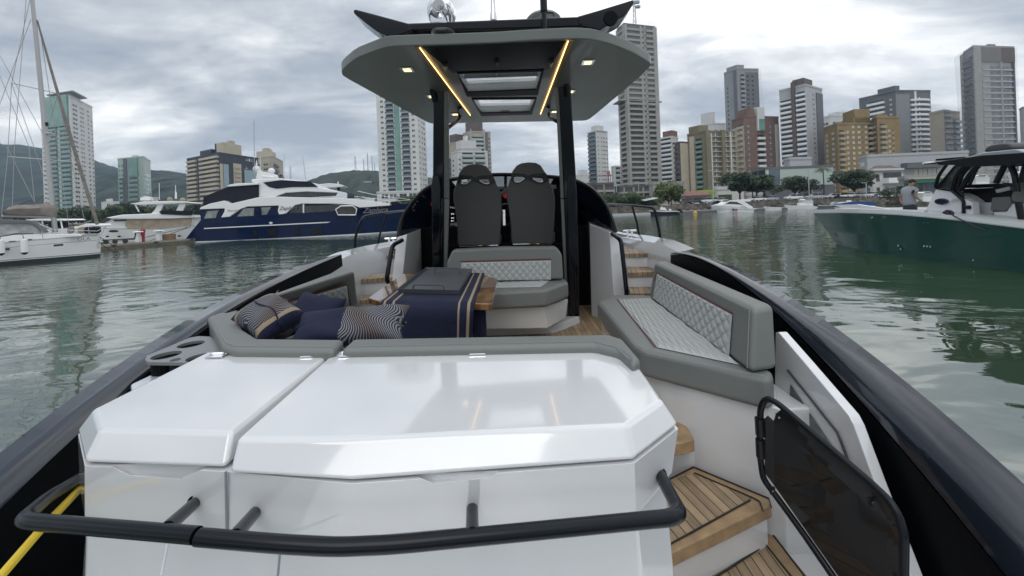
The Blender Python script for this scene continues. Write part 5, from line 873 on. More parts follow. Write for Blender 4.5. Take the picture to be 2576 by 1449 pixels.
def quilt(name, c, nu, nv, h, mat, parent, res=7, out=1):
    """Diamond quilted panel over four corners c00,c10,c11,c01: real puffed geometry."""
    c = [Vector(p) for p in c]; n = (c[1]-c[0]).cross(c[3]-c[0]).normalized()*out; a, b = int(nu*res*2), int(nv*res*2); vs = []
    for j in range(b+1):
        for i in range(a+1):
            u, v = i/a, j/b; p = c[0].lerp(c[1], u).lerp(c[3].lerp(c[2], u), v); s = math.sin(math.pi*(u*nu+v*nv)); t = math.sin(math.pi*(u*nu-v*nv)); edge = min(1, min(u, 1-u, v, 1-v)*25)
            vs.append(p+n*h*(abs(s*t)**.35)*edge)
    m = MB(); m.add(vs, [(j*(a+1)+i, j*(a+1)+i+1, (j+1)*(a+1)+i+1, (j+1)*(a+1)+i) for j in range(b) for i in range(a)])
    return m.build(name, MATS[mat], parent, smooth=True, angle=180, normals=False)
def teak(name, pts, z, th, p1, p2, parent=None, w=.046, key=None, bevel=0.0):
    a, b = WZ(*p1, z), WZ(*p2, z); th_ = math.atan2(b.y-a.y, b.x-a.x); nm = 'teak_%d' % round(math.degrees(th_))
    m = MATS.get(nm) or lines_mat(nm, (.34, .245, .15), (.012, .010, .010), w, math.pi/2-th_, .10, .5, .22)
    return pz(name, pts, z, th, m, bevel, parent)
# ---- hull, gunwales
def gun(side, O, Mx, I, B, Xo, Xm, Xi, Xb, drop):
    o = [WX(*p, Xo) for p in O]; i_ = [WX(*p, Xi) for p in I]; ya = max(min(p.y for p in o), min(p.y for p in i_)); yb = max(p.y for p in o); o = fair(o, Xo, y1=ya, y0=yb); i_ = fair(i_, Xi, y1=ya, y0=yb); m_ = [Vector((Xm, (a.y+b.y)/2, a.z*.5+b.z*.5+.003)) for a, b in zip(o, i_)]; drop = [drop[min(len(drop)-1, int(k/48*len(drop)))]*(1-(k/48*len(drop))%1)+drop[min(len(drop)-1, int(k/48*len(drop))+1)]*((k/48*len(drop))%1) for k in range(48)]
    g = MB(); g.loft([o, i_], 48); ob = g.build('gunwale', MATS['gunw'], BO, smooth=True, angle=10); q = ob.modifiers.new('s', 'SOLIDIFY'); q.thickness = .012; q.offset = -1
    w = MB(); lo = [p-Vector((0, 0, d)) for p, d in zip(i_, drop)]; w.loft([[p-Vector((side*.004, 0, .004)) for p in i_], [p-Vector((side*.01, 0, 0)) for p in lo]], 40); w.build('inner_side', MATS['blkint'], BO, smooth=True, angle=180)
    return o, m_, i_
rO = [(1728, 630), (1748, 633), (1826, 666), (1896, 703), (1967, 737), (2077, 802), (2110, 831), (2323, 997), (2576, 1223), (2900, 1520), (3250, 1850)]
rM = [(1727, 632), (1740, 638), (1812, 674), (1935, 750), (2060, 845), (2131, 929), (2165, 972), (2323, 1138), (2576, 1424), (2800, 1690)]
rI = [(1725, 635), (1776, 663), (1850, 706), (1910, 746), (1956, 779), (2000, 831), (2100, 930), (2189, 1042), (2230, 1110), (2400, 1285), (2520, 1425), (2700, 1650)]
o1, _, i1 = gun(1, rO, rM, rI, None, 1.72, 1.64, 1.56, 1.5, [.16, .18, .3, .5, .6, .7, .9, 1.0, 1.0, 1.0, 1.0, 1.0])
lO = [(812, 652), (783, 655), (667, 701), (528, 771), (319, 897), (149, 1023), (0, 1140), (-300, 1385), (-600, 1640)]
lM = [(812, 655), (800, 657), (690, 712), (560, 785), (400, 905), (250, 1025), (90, 1160), (-60, 1290), (-400, 1590)]
lI = [(811, 658), (700, 712), (637, 748), (585, 778), (520, 823), (453, 865), (324, 980), (192, 1095), (0, 1285), (-200, 1480), (-350, 1620)]
o2, _, i2 = gun(-1, lO, lM, lI, None, -1.95, -1.855, -1.76, -1.7, [.12, .15, .25, .4, .6, .7, .9, 1.0, 1.0, 1.0, 1.0])
hl = MB()
for side, o in ((1, o1), (-1, o2)):
    fw = [Vector((-.12, 11.2, H-.12)), Vector((side*.75-.12, 10.2, H-.2)), Vector((side*1.4-.12, 8.2, H-.3)), Vector((side*1.75-.14, 6, H-.42)), Vector((side*1.84-.12, 4.4, H-.44))]
    top = fw+o; hl.loft([top, [Vector((p.x+side*.02 if abs(p.x) > .2 else p.x, p.y, max(.5, p.z-.45))) for p in top], [Vector((p.x*.86, p.y if p.y < 9 else p.y-.8, 0.02)) for p in top], [Vector((p.x*.7, p.y if p.y < 9 else p.y-1, -.4)) for p in top]], 60)
hl.build('hull', MATS['gunwblk'], BO, smooth=True, angle=60)
fd = MB(); fd.add([R(-1.80, 5.6, -.5), R(1.62, 5.6, -.5), R(1.62, 6, -.47), R(1.28, 8.2, -.34), R(.63, 10.2, -.22), R(-.12, 11.1, -.14), R(-.87, 10.2, -.22), R(-1.52, 8.2, -.34), R(-1.80, 6, -.47)], [list(range(9))]); fd.build('foredeck', MATS['gelshade'], BO)
for s, X in ((1, lambda x: x), (-1, lambda x: -x-.18)):
    m = MB(); m.loft([[R(X(1.75), 3.72, -.44), R(X(1.77), 4.2, -.40), R(X(1.77), 5.0, -.40), R(X(1.72), 6, -.42), R(X(1.5), 7.6, -.36)], [R(X(1.60), 3.72, -.47), R(X(1.62), 4.2, -.43), R(X(1.62), 5.0, -.455), R(X(1.58), 6, -.46), R(X(1.4), 7.6, -.4)], [R(X(1.57), 3.72, -.62), R(X(1.58), 4.2, -.60), R(X(1.58), 5.0, -.55), R(X(1.54), 6, -.50), R(X(1.38), 7.6, -.44)], [R(X(1.55), 3.72, -1.3), R(X(1.56), 4.2, -1.3), R(X(1.56), 5, -1.3), R(X(1.52), 6, -1.3), R(X(1.36), 7.6, -1.3)]], 30)
    m.build('side_coaming', MATS['gelcoat'], BO, smooth=True, angle=35)
# inner liner, floor and steps
W0 = lambda pts, X: [WX(x, y, X) for x, y in pts]
MB().prism(W0([(1958, 835), (2024, 912), (2135, 1044), (2148, 1070), (2201, 1215), (2290, 1449), (2420, 1800), (2100, 1800), (1951, 1350), (1948, 960), (1950, 836)], 1.46), (.05, 0, 0)).build('side_liner', MATS['gelcoat'], BO, bevel=.006)
MB().prism(W0([cI(918, 322), cI(1100, 590), cI(1195, 730), cI(1200, 780), cI(1000, 620), cI(912, 470)], 1.457), (-.004, 0, 0)).build('side_window', MATS['winlit'], BO)
MB().tube(W0([cI(900, 235), cI(1190, 600), cI(1212, 650), cI(1262, 782)], 1.455), .006, 5).build('seam', MATS['rubber'], BO)
MB().prism([R(-1.75, 2.3, -1.3), R(.97, 2.3, -1.3), R(.97, 2.7, -1.3), R(1.5, 2.7, -1.3), R(1.5, 8, -1.3), R(-1.75, 8, -1.3)], (0, 0, -.06)).build('floor', lines_mat('teak_floor', (.34, .245, .15), (.012, .010, .010), .055, 0, .09, .5, .22), BO)
pz('tread', [(1600, 1122), (1716, 1114), (1747, 1105), (1715, 1050), (1600, 1050)], -1.294, .07, 'teakplain', .008)
MB().box(R(-.2, 2.4, -1.65), (3.1, .4, .58)).build('riser', MATS['gelcoat'], BO)
tp = [(1560, 1270), (1721, 1185), (1745, 1174), (1935, 1253), (1941, 1270), (1672, 1400), (1560, 1455)]
pz('tread', tp, -1.5, .065, 'teakplain', .008); teak('tread_planks', [cI(100, 990), cI(200, 880), cI(345, 845), cI(685, 990), cI(175, 1288), cI(60, 1350)], -1.497, .006, cI(285, 900), cI(490, 1105), w=.05)
MB().prism([p+Vector((0, 0, -.068)) for p in Z([(1560, 1280), (1735, 1180), (1928, 1262), (1672, 1385), (1560, 1440)], -1.5)], (0, 0, -.5)).build('riser', MATS['gelcoat'], BO)
nz_0 = Z([cI(150, 1290), cI(680, 1000), cI(800, 1010), cI(805, 1040), cI(185, 1345), cI(140, 1370)], -1.497)
ln = MB()
for q in ([cI(345, 806), cI(790, 992), cI(805, 1045)], [cI(350, 840), cI(690, 985), cI(735, 1010), cI(755, 1065)], [cI(150, 1292), cI(680, 1000)], [cI(345, 806), cI(200, 880)]): ln.tube(Z(q, -1.494), .004, 4)
ln.build('caulking', MATS['rubber'], BO)
teak('tread', [(1930, 1330), (2090, 1520), (2240, 1720), (1620, 1720), (1640, 1560)], -1.72, .06, cI(700, 1320), cI(790, 1449), w=.05)
ln = MB()
for q in ([cI(785, 1168), cI(1000, 1449), cI(1100, 1600)], [cI(785, 1168), cI(380, 1449), cI(200, 1580)], [cI(770, 1262), cI(560, 1400), cI(420, 1490)], [cI(770, 1262), cI(920, 1449), cI(1000, 1560)], [cI(785, 1168), cI(770, 1262)]): ln.tube(Z(q, -1.714), .0045, 4)
ln.build('caulking', MATS['rubber'], BO)
MB().prism(Z([cI(785, 1168), cI(380, 1449), cI(200, 1580), cI(420, 1490), cI(560, 1400), cI(770, 1262)], -1.717), (0, 0, -.003)).build('tread_border', MATS['teakplain'], BO); MB().prism(Z([cI(785, 1168), cI(770, 1262), cI(920, 1449), cI(1000, 1560), cI(1100, 1600), cI(1000, 1449)], -1.717), (0, 0, -.003)).build('tread_border', MATS['teakplain'], BO)
MB().box(R(.4, .9, -1.86), (3.6, 2.6, .16)).build('swim_platform', MATS['gelcoat'], BO)
for s, A, B, Cc in ((1, [(1565, 606), (1572, 638), (1646, 637), (1600, 611)], [(1577, 671), (1579, 686), (1650, 684), (1648, 671)], [(1582, 722), (1586, 738), (1650, 738), (1648, 722)]), (-1, [(975, 621), (930, 636), (907, 651), (992, 642), (1000, 620)], [(904, 694), (898, 704), (988, 697), (988, 686)], [(908, 742), (903, 756), (985, 750), (985, 740)])):
    for pts, z in ((A, -.57), (B, -.73), (Cc, -.89)):
        teak('tread', pts, z, .045, *(((1588, 615), (1600, 637)) if s > 0 else ((985, 625), (955, 645))), w=.055)
        r = Z(pts, z); r = [p+Vector((0, .02, -.048)) for p in r]; MB().prism(r, (0, 0, -(z+1.3)*-1 if False else -.6)).build('riser', MATS['gelcoat'], BO)
# ---- stern locker
TL = Z([(523, 884), (236, 1027), (252, 1079), (583, 1087), (839, 882)], -.6); LL = Z([(516, 893), (191, 1087), (209, 1168), (568, 1181), (836, 891)], -.67)
TR = Z([(843, 882), (595, 1102), (850, 1104), (1576, 1068), (1667, 1006), (1571, 871)], -.6); LR = Z([(846, 891), (573, 1193), (886, 1213), (1597, 1161), (1710, 1072), (1597, 905)], -.67)
for T_, L_ in ((TL, LL), (TR, LR)):
    L_[0].y = T_[0].y; L_[0].x = T_[0].x; L_[-1] = Vector((T_[-1].x, T_[-1].y, L_[-1].z)); L_[0].z = T_[0].z-.07
lk = empty('stern_locker', R(-.4, 1.4, -1.3), parent=BO)
l1 = MB().skin(LL, TL).build('lid', MATS['gelcoat'], lk, bevel=.014, seg=3); l2 = MB().skin(LR, TR).build('lid', MATS['gelcoat'], lk, bevel=.014, seg=3)
tp_ = Z([(519, 893), (196, 1092), (213, 1172), (567, 1186), (886, 1217), (1596, 1165), (1706, 1078), (1592, 907)], -.677); tp_[0].y = TL[0].y; tp_[0].x = TL[0].x; tp_[-1] = Vector((TR[-1].x+.02, TR[-1].y, tp_[-1].z)); 
mid = [p+Vector((0, 0, -.12)) for p in tp_]; mid[1] = W(200, 1225, 1.22); mid[2] = W(213, 1300, 1.11); mid[3] = W(570, 1335, 1.02); mid[4] = W(886, 1352, .99); mid[5] = W(1600, 1290, 1.03); mid[6] = W(1690, 1190, 1.14)
body = MB().skin(mid, tp_).build('body', MATS['gelcoat'], lk)
def cut(o, mb):
    c = mb.build('c', None, None); mo = o.modifiers.new('x', 'BOOLEAN'); mo.operation = 'DIFFERENCE'; mo.object = c; mo.solver = 'EXACT'; c.data.materials.clear(); c.data.materials.append(o.data.materials[0])
    c.location = (0, 0, 0); bpy.context.view_layer.update(); me = bpy.data.meshes.new_from_object(o.evaluated_get(bpy.context.evaluated_depsgraph_get())); o.modifiers.clear(); o.data = me; bpy.data.objects.remove(c)
def notch(pts, Y):
    return [W(x, y, Y) for x, y in pts]
cm_ = MB()
for pts in ([cJ(560, 795), cJ(600, 822), cJ(732, 888), cJ(1040, 906), cJ(1185, 838), cJ(1225, 812)], [cK(420, 850), cK(470, 872), cK(600, 928), cK(935, 901), cK(1040, 832), cK(1080, 822)]):
    a = [W(x, y, 1.0) for x, y in pts]; b = [W(x, y-4, 1.095) for x, y in pts]; a = [W(x, y, .90) for x, y in pts]; yb = 1.085 if pts[0][0] < 500 else 1.0; cm_.skin([W(x, y+(3 if 0 < i < 5 else 0), .9) for i, (x, y) in enumerate(pts)], [W(1288+(x-1288)*.985, y-14, yb) for x, y in pts])
cut(body, cm_)
q = body.modifiers.new('b', 'BEVEL'); q.width = .008; q.segments = 2; q.limit_method = 'ANGLE'; q.angle_limit = .4; body.data.shade_smooth(); body.data.set_sharp_from_angle(angle=.5)
lt = [mid[0]+Vector((0, -.02, -.002)), W(206, 1240, 1.20)+Vector((.03, 0, 0)), W(216, 1305, 1.12), W(571, 1338, 1.05), W(886, 1354, 1.02), W(1596, 1292, 1.06), W(1675, 1200, 1.16), mid[7]+Vector((-.03, -.02, -.002))]
lb = [Vector((lt[0].x, lt[0].y, H-1.9)), W(120, 1560, 1.0), W(150, 1620, .90), W(560, 1720, .82), W(886, 1730, .80), W(1680, 1640, .86), W(1745, 1500, 1.0), Vector((lt[7].x, lt[7].y, H-1.9))]
for p in lb: p.z = H-1.8
MB().skin(lb, lt).build('base', MATS['gelcoat'], lk, bevel=.012)
m = MB(); m.tube([W(568, 1186, 1.028), W(571, 1336, 1.017)], .0035, 5); m.build('seam', M('seamg', (.25, .26, .28), .6), lk); m = MB(); m.tube([W(706, 1375, .985), W(699, 1449, .93), W(692, 1560, .86)], .003, 5); m.build('seam', MATS['seamg'], lk)
m = MB(); m.tube([W(405, 1449, .935), W(425, 1345, 1.02)], .004, 5); m.build('edge_line', MATS['gelshade'], lk)
def hinge(px, py, w):
    c = WZ(px, py, -.594); h = empty('hinge', c, parent=lk); m = MB(); m.hexa([c+Vector(v) for v in ((-w/2, -.028, -.004), (w/2, -.028, -.004), (w/2*1.0, -.002, -.004), (-w/2, -.002, -.004), (-w/2+.004, -.026, .002), (w/2-.004, -.026, .002), (w/2, -.002, .003), (-w/2, -.002, .003))])
    m.build('plate', MATS['chrome'], h, bevel=.001); MB().box(c+Vector((0, .012, .002)), (w, .024, .006)).build('plate', MATS['chrome'], h, bevel=.001)
    MB().lathe(c+Vector((-w*.38, 0, .006)), [(.006, 0), (.0065, w*.25), (.006, w*.26), (.0065, w*.5), (.006, w*.51), (.006, w*.76)], 12, 'X').build('pin', MATS['chrome'], h, smooth=True)
for a in ((548, 893, .078), (782, 891, .072), (876, 890, .068), (1202, 885, .072), (1530, 880, .066)): hinge(*a)
# rails around the stern
g1 = MB(); g1.tube([W(215, 1195, 1.30), W(120, 1252, 1.12), W(52, 1310, .95), W(495, 1347, .86)], .0175, 14, bend=.05); g1.tube([W(494, 1262, 1.06), W(418, 1330, .885)], .0155, 12); g1.build('guard_rail', MATS['tubeblk'], BO, smooth=True, angle=50)
g2 = MB(); g2.tube([W(500, 1351, .86), W(700, 1368, .845), W(845, 1376, .84), W(1000, 1369, .845), W(1690, 1302, .90), W(1712, 1290, .93), W(1658, 1190, 1.12)], .0175, 14, bend=.04); g2.tube([W(652, 1278, 1.05), W(590, 1350, .86)], .0155, 12); g2.tube([W(1188, 1268, 1.03), W(1188, 1345, .86)], .0155, 12); g2.build('guard_rail', MATS['tubeblk'], BO, smooth=True, angle=50)
for px, py, Y in ((494, 1262, 1.055), (652, 1278, 1.045), (1188, 1268, 1.025), (1658, 1192, 1.115)):
    c = W(px, py, Y); MB().lathe(c, [(.021, -.006), (.021, .008)], 16, 'Y').build('rail_flange', MATS['tubeblk'], BO, smooth=True)
# cup holder plate on a post
def circ(c, r, n=20): return [c+Vector((r*math.cos(2*math.pi*i/n), r*math.sin(2*math.pi*i/n), 0)) for i in range(n)]
zc = -.635; ou = Z([(373, 919), (365, 912), (370, 902), (478, 856), (500, 852), (528, 853), (580, 890), (590, 921)], zc); cup = holes_slab(ou, [circ(WZ(419, 901, zc), .056), circ(WZ(481, 873, zc), .056), circ(WZ(506, 906, zc), .056)], (0, 0, .014), 'cup_holder', MATS['plate'], BO)
for cx_, cy_ in ((419, 901), (481, 873), (506, 906)):
    c = WZ(cx_, cy_, zc-.002); MB().lathe(c-Vector((0, 0, .07)), [(.056, 0), (.058, .068)], 20).build('well', MATS['blkint'], cup)
m = MB(); c = WZ(430, 905, -.62); m.lathe(Vector((c.x+.02, c.y, c.z-.5)), [(.02, 0), (.02, .5)], 10); m.build('cup_holder_post', MATS['blackp'], BO)
MB().prism(Z([(328, 966), (430, 918), (520, 900), (540, 960), (330, 985)], -.70), (0, 0, -.6)).build('side_moulding', MATS['gelcoat'], BO, bevel=.01)
# ---- upholstery
def cushion(name, pts, z, th, parent=None, bevel=.03, mat='vinyl'): return pz(name, pts, z, th, mat, bevel, parent, 4)
rs = empty('rear_sofa', R(-.5, 2, -1.3), parent=BO)
cushion('back_cushion', [(858, 879), (1495, 866), (1556, 880), (1592, 912), (1612, 900), (1568, 851), (1530, 839), (888, 851)], -.565, .32, rs, .022)
cushion('back_cushion', [(521, 797), (560, 868), (585, 878), (840, 880), (866, 852), (650, 850), (610, 825), (600, 778), (655, 748)], -.565, .34, rs, .022)
tb = Z([(668, 752), (892, 682), (872, 671), (690, 738)], -.50); bb = Z([(690, 812), (905, 770)], -.89); b4 = [bb[0], bb[1], bb[1]+Vector((-.22, .03, 0)), bb[0]+Vector((-.24, .03, 0))]
sb = MB().hexa(b4+[tb[0], tb[1], tb[2], tb[3]]).build('side_backrest', MATS['vinyl'], rs, bevel=.04, seg=4)
nrm = (tb[1]-tb[0]).cross(bb[0]-tb[0]).normalized(); nrm = nrm if nrm.x > 0 else -nrm
def onface(u, v, off=.006): return (tb[0].lerp(tb[1], u)).lerp(bb[0].lerp(bb[1], u), v)+nrm*off
quilt('quilted_panel', [onface(.1, .95), onface(.86, .95), onface(.86, .30), onface(.1, .30)], 9, 3, .012, 'quilt', sb, out=1 if (onface(.86, .95)-onface(.1, .95)).cross(onface(.1, .3)-onface(.1, .95)).dot(nrm) > 0 else -1)
MB().tube([onface(.1, .27), onface(.86, .27), onface(.88, .9)], .004, 5).build('piping', MATS['piping'], sb)
cushion('seat_cushion', [(640, 880), (905, 772), (990, 772), (1010, 860), (900, 905)], -.89, .14, rs, .03); c = Z([(720, 850), (912, 782), (985, 782), (960, 850)], -.888); quilt('quilted_panel', c, 8, 7, .012, 'quilt', rs, out=1 if (c[1]-c[0]).cross(c[3]-c[0]).z > 0 else -1)
MB().prism(Z([(640, 890), (905, 790), (990, 790), (1010, 870), (900, 915)], -1.03), (0, 0, -.27)).build('seat_base', MATS['gelcoat'], rs)
# right hand sofa
ss = empty('side_sofa', R(1.1, 3, -1.3), parent=BO)
SP = [(1500, 756), (1547, 739), (1640, 742), (1945, 938), (1938, 951), (1618, 868)]
cushion('seat_cushion', [(1501, 757), (1547, 740), (1650, 742), (1948, 935), (1936, 953), (1613, 880), (1590, 868)], -.89, .17, ss, .035)
q = Z([(1553, 754), (1634, 750), (1862, 918), (1654, 874)], -.885); quilt('quilted_panel', q, 9, 4, .020, 'quilt', ss, out=1 if (q[1]-q[0]).cross(q[3]-q[0]).z > 0 else -1)
MB().tube(Z([(1553, 752), (1648, 873)], -.883), .003, 5).build('piping', MATS['piping'], ss)
tb = Z([(1898, 776), (1648, 660), (1673, 653), (1948, 766)], -.56); bb = Z([(1889, 942), (1633, 746)], -.885); b4 = [bb[0], bb[1], bb[1]+Vector((.16, .02, 0)), bb[0]+Vector((.17, .04, 0))]
rb = MB().hexa(b4+tb).build('side_backrest', MATS['vinyl'], ss, bevel=.035, seg=4)
nrm = (tb[1]-tb[0]).cross(bb[0]-tb[0]).normalized(); nrm = nrm if nrm.x < 0 else -nrm
quilt('quilted_panel', [onface(.12, .97), onface(.93, .97), onface(.93, .27), onface(.12, .27)], 14, 3, .013, 'quilt', rb, out=1 if (onface(.90, .97)-onface(.14, .97)).cross(onface(.14, .33)-onface(.14, .97)).dot(nrm) > 0 else -1)
MB().tube([onface(.12, .24), onface(.93, .24), onface(.95, .5)], .0032, 5).build('piping', MATS['piping'], rb)
MB().prism([R(.82, 3.72, -1.05), R(.80, 2.46, -1.05), R(1.0, 2.19, -1.05), R(1.32, 1.93, -1.05), R(1.47, 1.93, -1.05), R(1.47, 3.72, -1.05)], (0, 0, -.75)).build('seat_base', MATS['gelcoat'], ss, bevel=.012)
MB().prism(Z([cI(770, 372), cI(800, 350), cI(835, 350), cI(835, 400), cI(770, 420)], -1.03), (0, 0, -.5)).build('seat_base_end', MATS['gelcoat'], ss, bevel=.01)
st = MB(); st.tube(Z([(1512, 758), (1556, 745)], -.886)+Z([(1640, 747)], -.886), .0022, 4); st.tube(Z([(1506, 764), (1603, 876), (1628, 888), (1930, 948)], -.885), .0022, 4); st.build('stitching', MATS['seamg'], ss)
st = MB(); st.tube([onface(.985, .96), onface(.985, .04), onface(.02, .04), onface(.015, .94)], .0022, 4); st.build('stitching', MATS['seamg'], rb)
st = MB(); st.tube(Z([(872, 872), (1492, 859), (1550, 873), (1583, 903)], -.5635), .0018, 4); st.build('stitching', MATS['seamg'], rs); st = MB(); st.tube(Z([(535, 800), (568, 862), (592, 871), (835, 873)], -.5635), .0018, 4); st.build('stitching', MATS['seamg'], rs)
# centre bench ahead of the table
cb = empty('centre_bench', R(-.05, 4, -1.3), parent=BO); Yb = 4.02
f = [W(x, y, Yb) for x, y in ((1125, 704), (1123, 661), (1138, 629), (1270, 622), (1400, 621), (1414, 640), (1418, 704))]; bk = MB().prism(f, (0, .16, 0)).build('backrest', MATS['vinyl'], cb, bevel=.03, seg=4)
quilt('quilted_panel', [W(x, y, Yb-.004) for x, y in ((1160, 707), (1386, 704), (1386, 655), (1160, 661))], 13, 2.5, .012, 'quilt', bk, out=1); MB().tube([W(1158, 657, Yb-.006), W(1387, 651, Yb-.006)], .006, 5).build('piping', MATS['piping'], bk)
sc2 = cushion('seat_cushion', [(1110, 740), (1222, 736), (1375, 728), (1430, 708), (1420, 698), (1125, 702)], -.76, .17, cb, .035)
q = Z([(1150, 726), (1360, 722), (1385, 704), (1150, 706)], -.757); quilt('quilted_panel', q, 12, 3, .012, 'quilt', cb, out=1 if (q[1]-q[0]).cross(q[3]-q[0]).z > 0 else -1)
def Y3(pts): return [W(*p) for p in pts]
MB().hexa(Y3([(1120, 830, 3.72), (1378, 826, 3.72), (1424, 800, 4.1), (1150, 800, 4.1)])+Y3([(1120, 775, 3.68), (1366, 772, 3.68), (1430, 752, 4.1), (1150, 740, 4.1)])).build('bench_base', MATS['gelcoat'], cb, bevel=.01)
MB().hexa(Y3([(1110, 860, 4.0), (1400, 850, 4.0), (1463, 838, 4.35), (1150, 838, 4.35)])+Y3([(1110, 826, 4.0), (1378, 824, 4.0), (1458, 795, 4.35), (1150, 795, 4.35)])).build('plinth', MATS['gelcoat'], cb, bevel=.01)
# helm seats
def helm_seat(dx, dy):
    e = empty('helm_seat', W(1207+dx, 560, 4.75), parent=BO); k = lambda pts: [(x/3.813/1.56522+1700/1.56522+dx, y/3.813/1.56522+620/1.56522+dy) for x, y in pts]
    outl = k([(395, 1310), (378, 1000), (350, 780), (322, 640), (325, 520), (365, 390), (395, 300), (410, 230), (470, 150), (540, 112), (650, 98), (760, 105), (830, 140), (890, 230), (930, 300), (960, 390), (1020, 480), (1045, 620), (1050, 760), (1040, 1000), (1020, 1320), (720, 1325), (410, 1328)])
    h1 = k([(432, 310), (470, 303), (590, 308), (594, 345), (560, 372), (520, 402), (450, 405), (430, 380)]); h2 = k([(706, 330), (730, 315), (850, 315), (872, 345), (872, 390), (840, 402), (800, 400), (720, 360)])
    Y = 4.7; o = [W(x, y, Y) for x, y in outl]; hs = [[W(x, y, Y) for x, y in h] for h in (h1, h2)]
    b = holes_slab(o, hs, (0, .13, 0), 'backrest', MATS['darkvinyl'], e, .02)
    p = k([(385, 375), (405, 262), (600, 275), (640, 300), (690, 285), (760, 270), (915, 262), (965, 378), (860, 422), (800, 425), (690, 380), (620, 350), (500, 425), (430, 405)])
    holes_slab([W(x, y, Y-.012) for x, y in p], [[W(x, y, Y-.012) for x, y in h] for h in (h1, h2)], (0, .02, 0), 'headrest_panel', MATS['blackp'], e)
    for q_ in ([(438, 385), (475, 400), (520, 398), (592, 352)], [(712, 342), (790, 392), (840, 398), (868, 380)]): MB().tube([W(x, y, Y+.0) for x, y in k(q_)], .011, 8).build('harness_trim', MATS['gelcoat'], e, smooth=True)
    MB().hexa(Y3([(1150+dx, 617+dy, 4.8), (1262+dx, 616+dy, 4.8), (1262+dx, 610+dy, 5.3), (1150+dx, 610+dy, 5.3)])+Y3([(1150+dx, 590+dy, 4.8), (1262+dx, 590+dy, 4.8), (1262+dx, 585+dy, 5.3), (1150+dx, 585+dy, 5.3)])).build('seat', MATS['darkvinyl'], e, bevel=.03)
    MB().tube([W(*k([(415, 1335)])[0], 4.69), W(*k([(995, 1322)])[0], 4.69)], .008, 6).build('seat_rail', MATS['chrome'], e, smooth=True)
helm_seat(0, 0); helm_seat(134.5, -4.5)
# bulkhead, dash, windscreen
MB().hexa(Y3([(1040, 800, 5.1), (1492, 790, 5.1), (1492, 770, 6.0), (1040, 770, 6.0)])+Y3([(1040, 575, 5.1), (1492, 565, 5.1), (1492, 555, 6.0), (1040, 565, 6.0)])).build('bulkhead', MATS['blkint'], BO)
MB().hexa(Y3([(1090, 620, 4.9), (1445, 614, 4.9), (1445, 600, 5.2), (1090, 600, 5.2)])+Y3([(1090, 690, 4.9), (1445, 690, 4.9), (1445, 680, 5.2), (1090, 680, 5.2)])[::1]).build('seat_box', MATS['blkint'], BO)
d = empty('dashboard', W(1270, 520, 5.7), parent=BO)
MB().hexa(Y3([(1075, 585, 5.45), (1455, 578, 5.45), (1455, 560, 6.3), (1075, 560, 6.3)])+Y3([(1078, 478, 5.45), (1452, 472, 5.45), (1440, 468, 6.3), (1090, 470, 6.3)])).build('panel', MATS['blkint'], d, bevel=.02)
MB().prism(Y3([(1225, 492, 5.42), (1240, 490, 5.42), (1262, 482, 5.42), (1280, 468, 5.42), (1400, 465, 5.42), (1400, 475, 5.42), (1284, 476, 5.42), (1266, 492, 5.42), (1225, 500, 5.42)]), (0, .06, 0)).build('binnacle_rim', MATS['dgrey'], d, bevel=.008)
MB().prism(Y3([(1072, 478, 5.3), (1090, 475, 5.3), (1090, 515, 5.3), (1075, 520, 5.3)]), (0, .05, 0)).build('screen', MATS['redscreen'], d); MB().prism(Y3([(1264, 494, 5.40), (1280, 480, 5.40), (1284, 482, 5.40), (1272, 500, 5.40)]), (0, .01, 0)).build('red_trim', MATS['redscreen'], d)
MB().prism(Y3([(1133, 560, 5.40), (1150, 560, 5.40), (1150, 586, 5.40), (1133, 586, 5.40)]), (0, .03, 0)).build('switch_panel', MATS['gelshade'], d); c = W(1139, 575, 5.39); MB().lathe(c, [(.05, -.02), (.05, .02)], 14, 'Y').build('gauge', MATS['blackp'], d)
for y in (540, 550, 557): MB().lathe(W(1138, y, 5.38), [(.035, -.02), (.045, 0), (.035, .02)], 12).build('knob', MATS['chrome'], d, smooth=True)
MB().prism(Y3([(1132, 519, 5.4), (1150, 523, 5.4), (1150, 526, 5.4), (1132, 523, 5.4)]), (0, .02, 0)).build('dash_trim', MATS['gelshade'], d)
m = MB(); m.tube([W(1272+22*math.cos(a), 540+26*math.sin(a), 5.2) for a in [i*math.pi/10 for i in range(20)]], .014, 6, closed=True); m.tube([W(1250, 545, 5.2), W(1294, 540, 5.2)], .012, 6); m.build('steering_wheel', MATS['blackp'], d, smooth=True); MB().box(W(1268, 548, 5.2), (.05, .05, .22)).build('throttle', MATS['chrome'], d, bevel=.01)
hoop = Y3([(1003, 600, 4.55), (1007, 570, 4.6), (1014, 545, 4.65), (1042, 503, 4.8), (1072, 474, 5.0), (1110, 455, 5.3), (1192, 443, 5.7), (1241, 439, 5.85), (1293, 439, 5.85), (1406, 446, 5.6), (1447, 452, 5.25), (1492, 477, 4.95), (1522, 511, 4.75), (1541, 558, 4.6), (1548, 584, 4.55)])
hoop = round_path(hoop, .25, 3); ws = empty('windscreen', W(1270, 470, 5.5), parent=BO)
fr = MB(); fr.tube(hoop, .03, 8); fr.build('frame', MATS['blackp'], ws, smooth=True)
cxm = -.12
def fwd(p): t = max(0, min(1, (p.z-(H-.4))/.9)); return Vector((cxm+(p.x-cxm)*(.80-.1*t), p.y+1.5+.4*t, H-.42+.35*t))
side_l = [p for p in hoop if p.x < cxm-.55]; side_r = [p for p in hoop if p.x > cxm+.75]; mid_h = [p for p in hoop if cxm-.6 < p.x < cxm+.8]
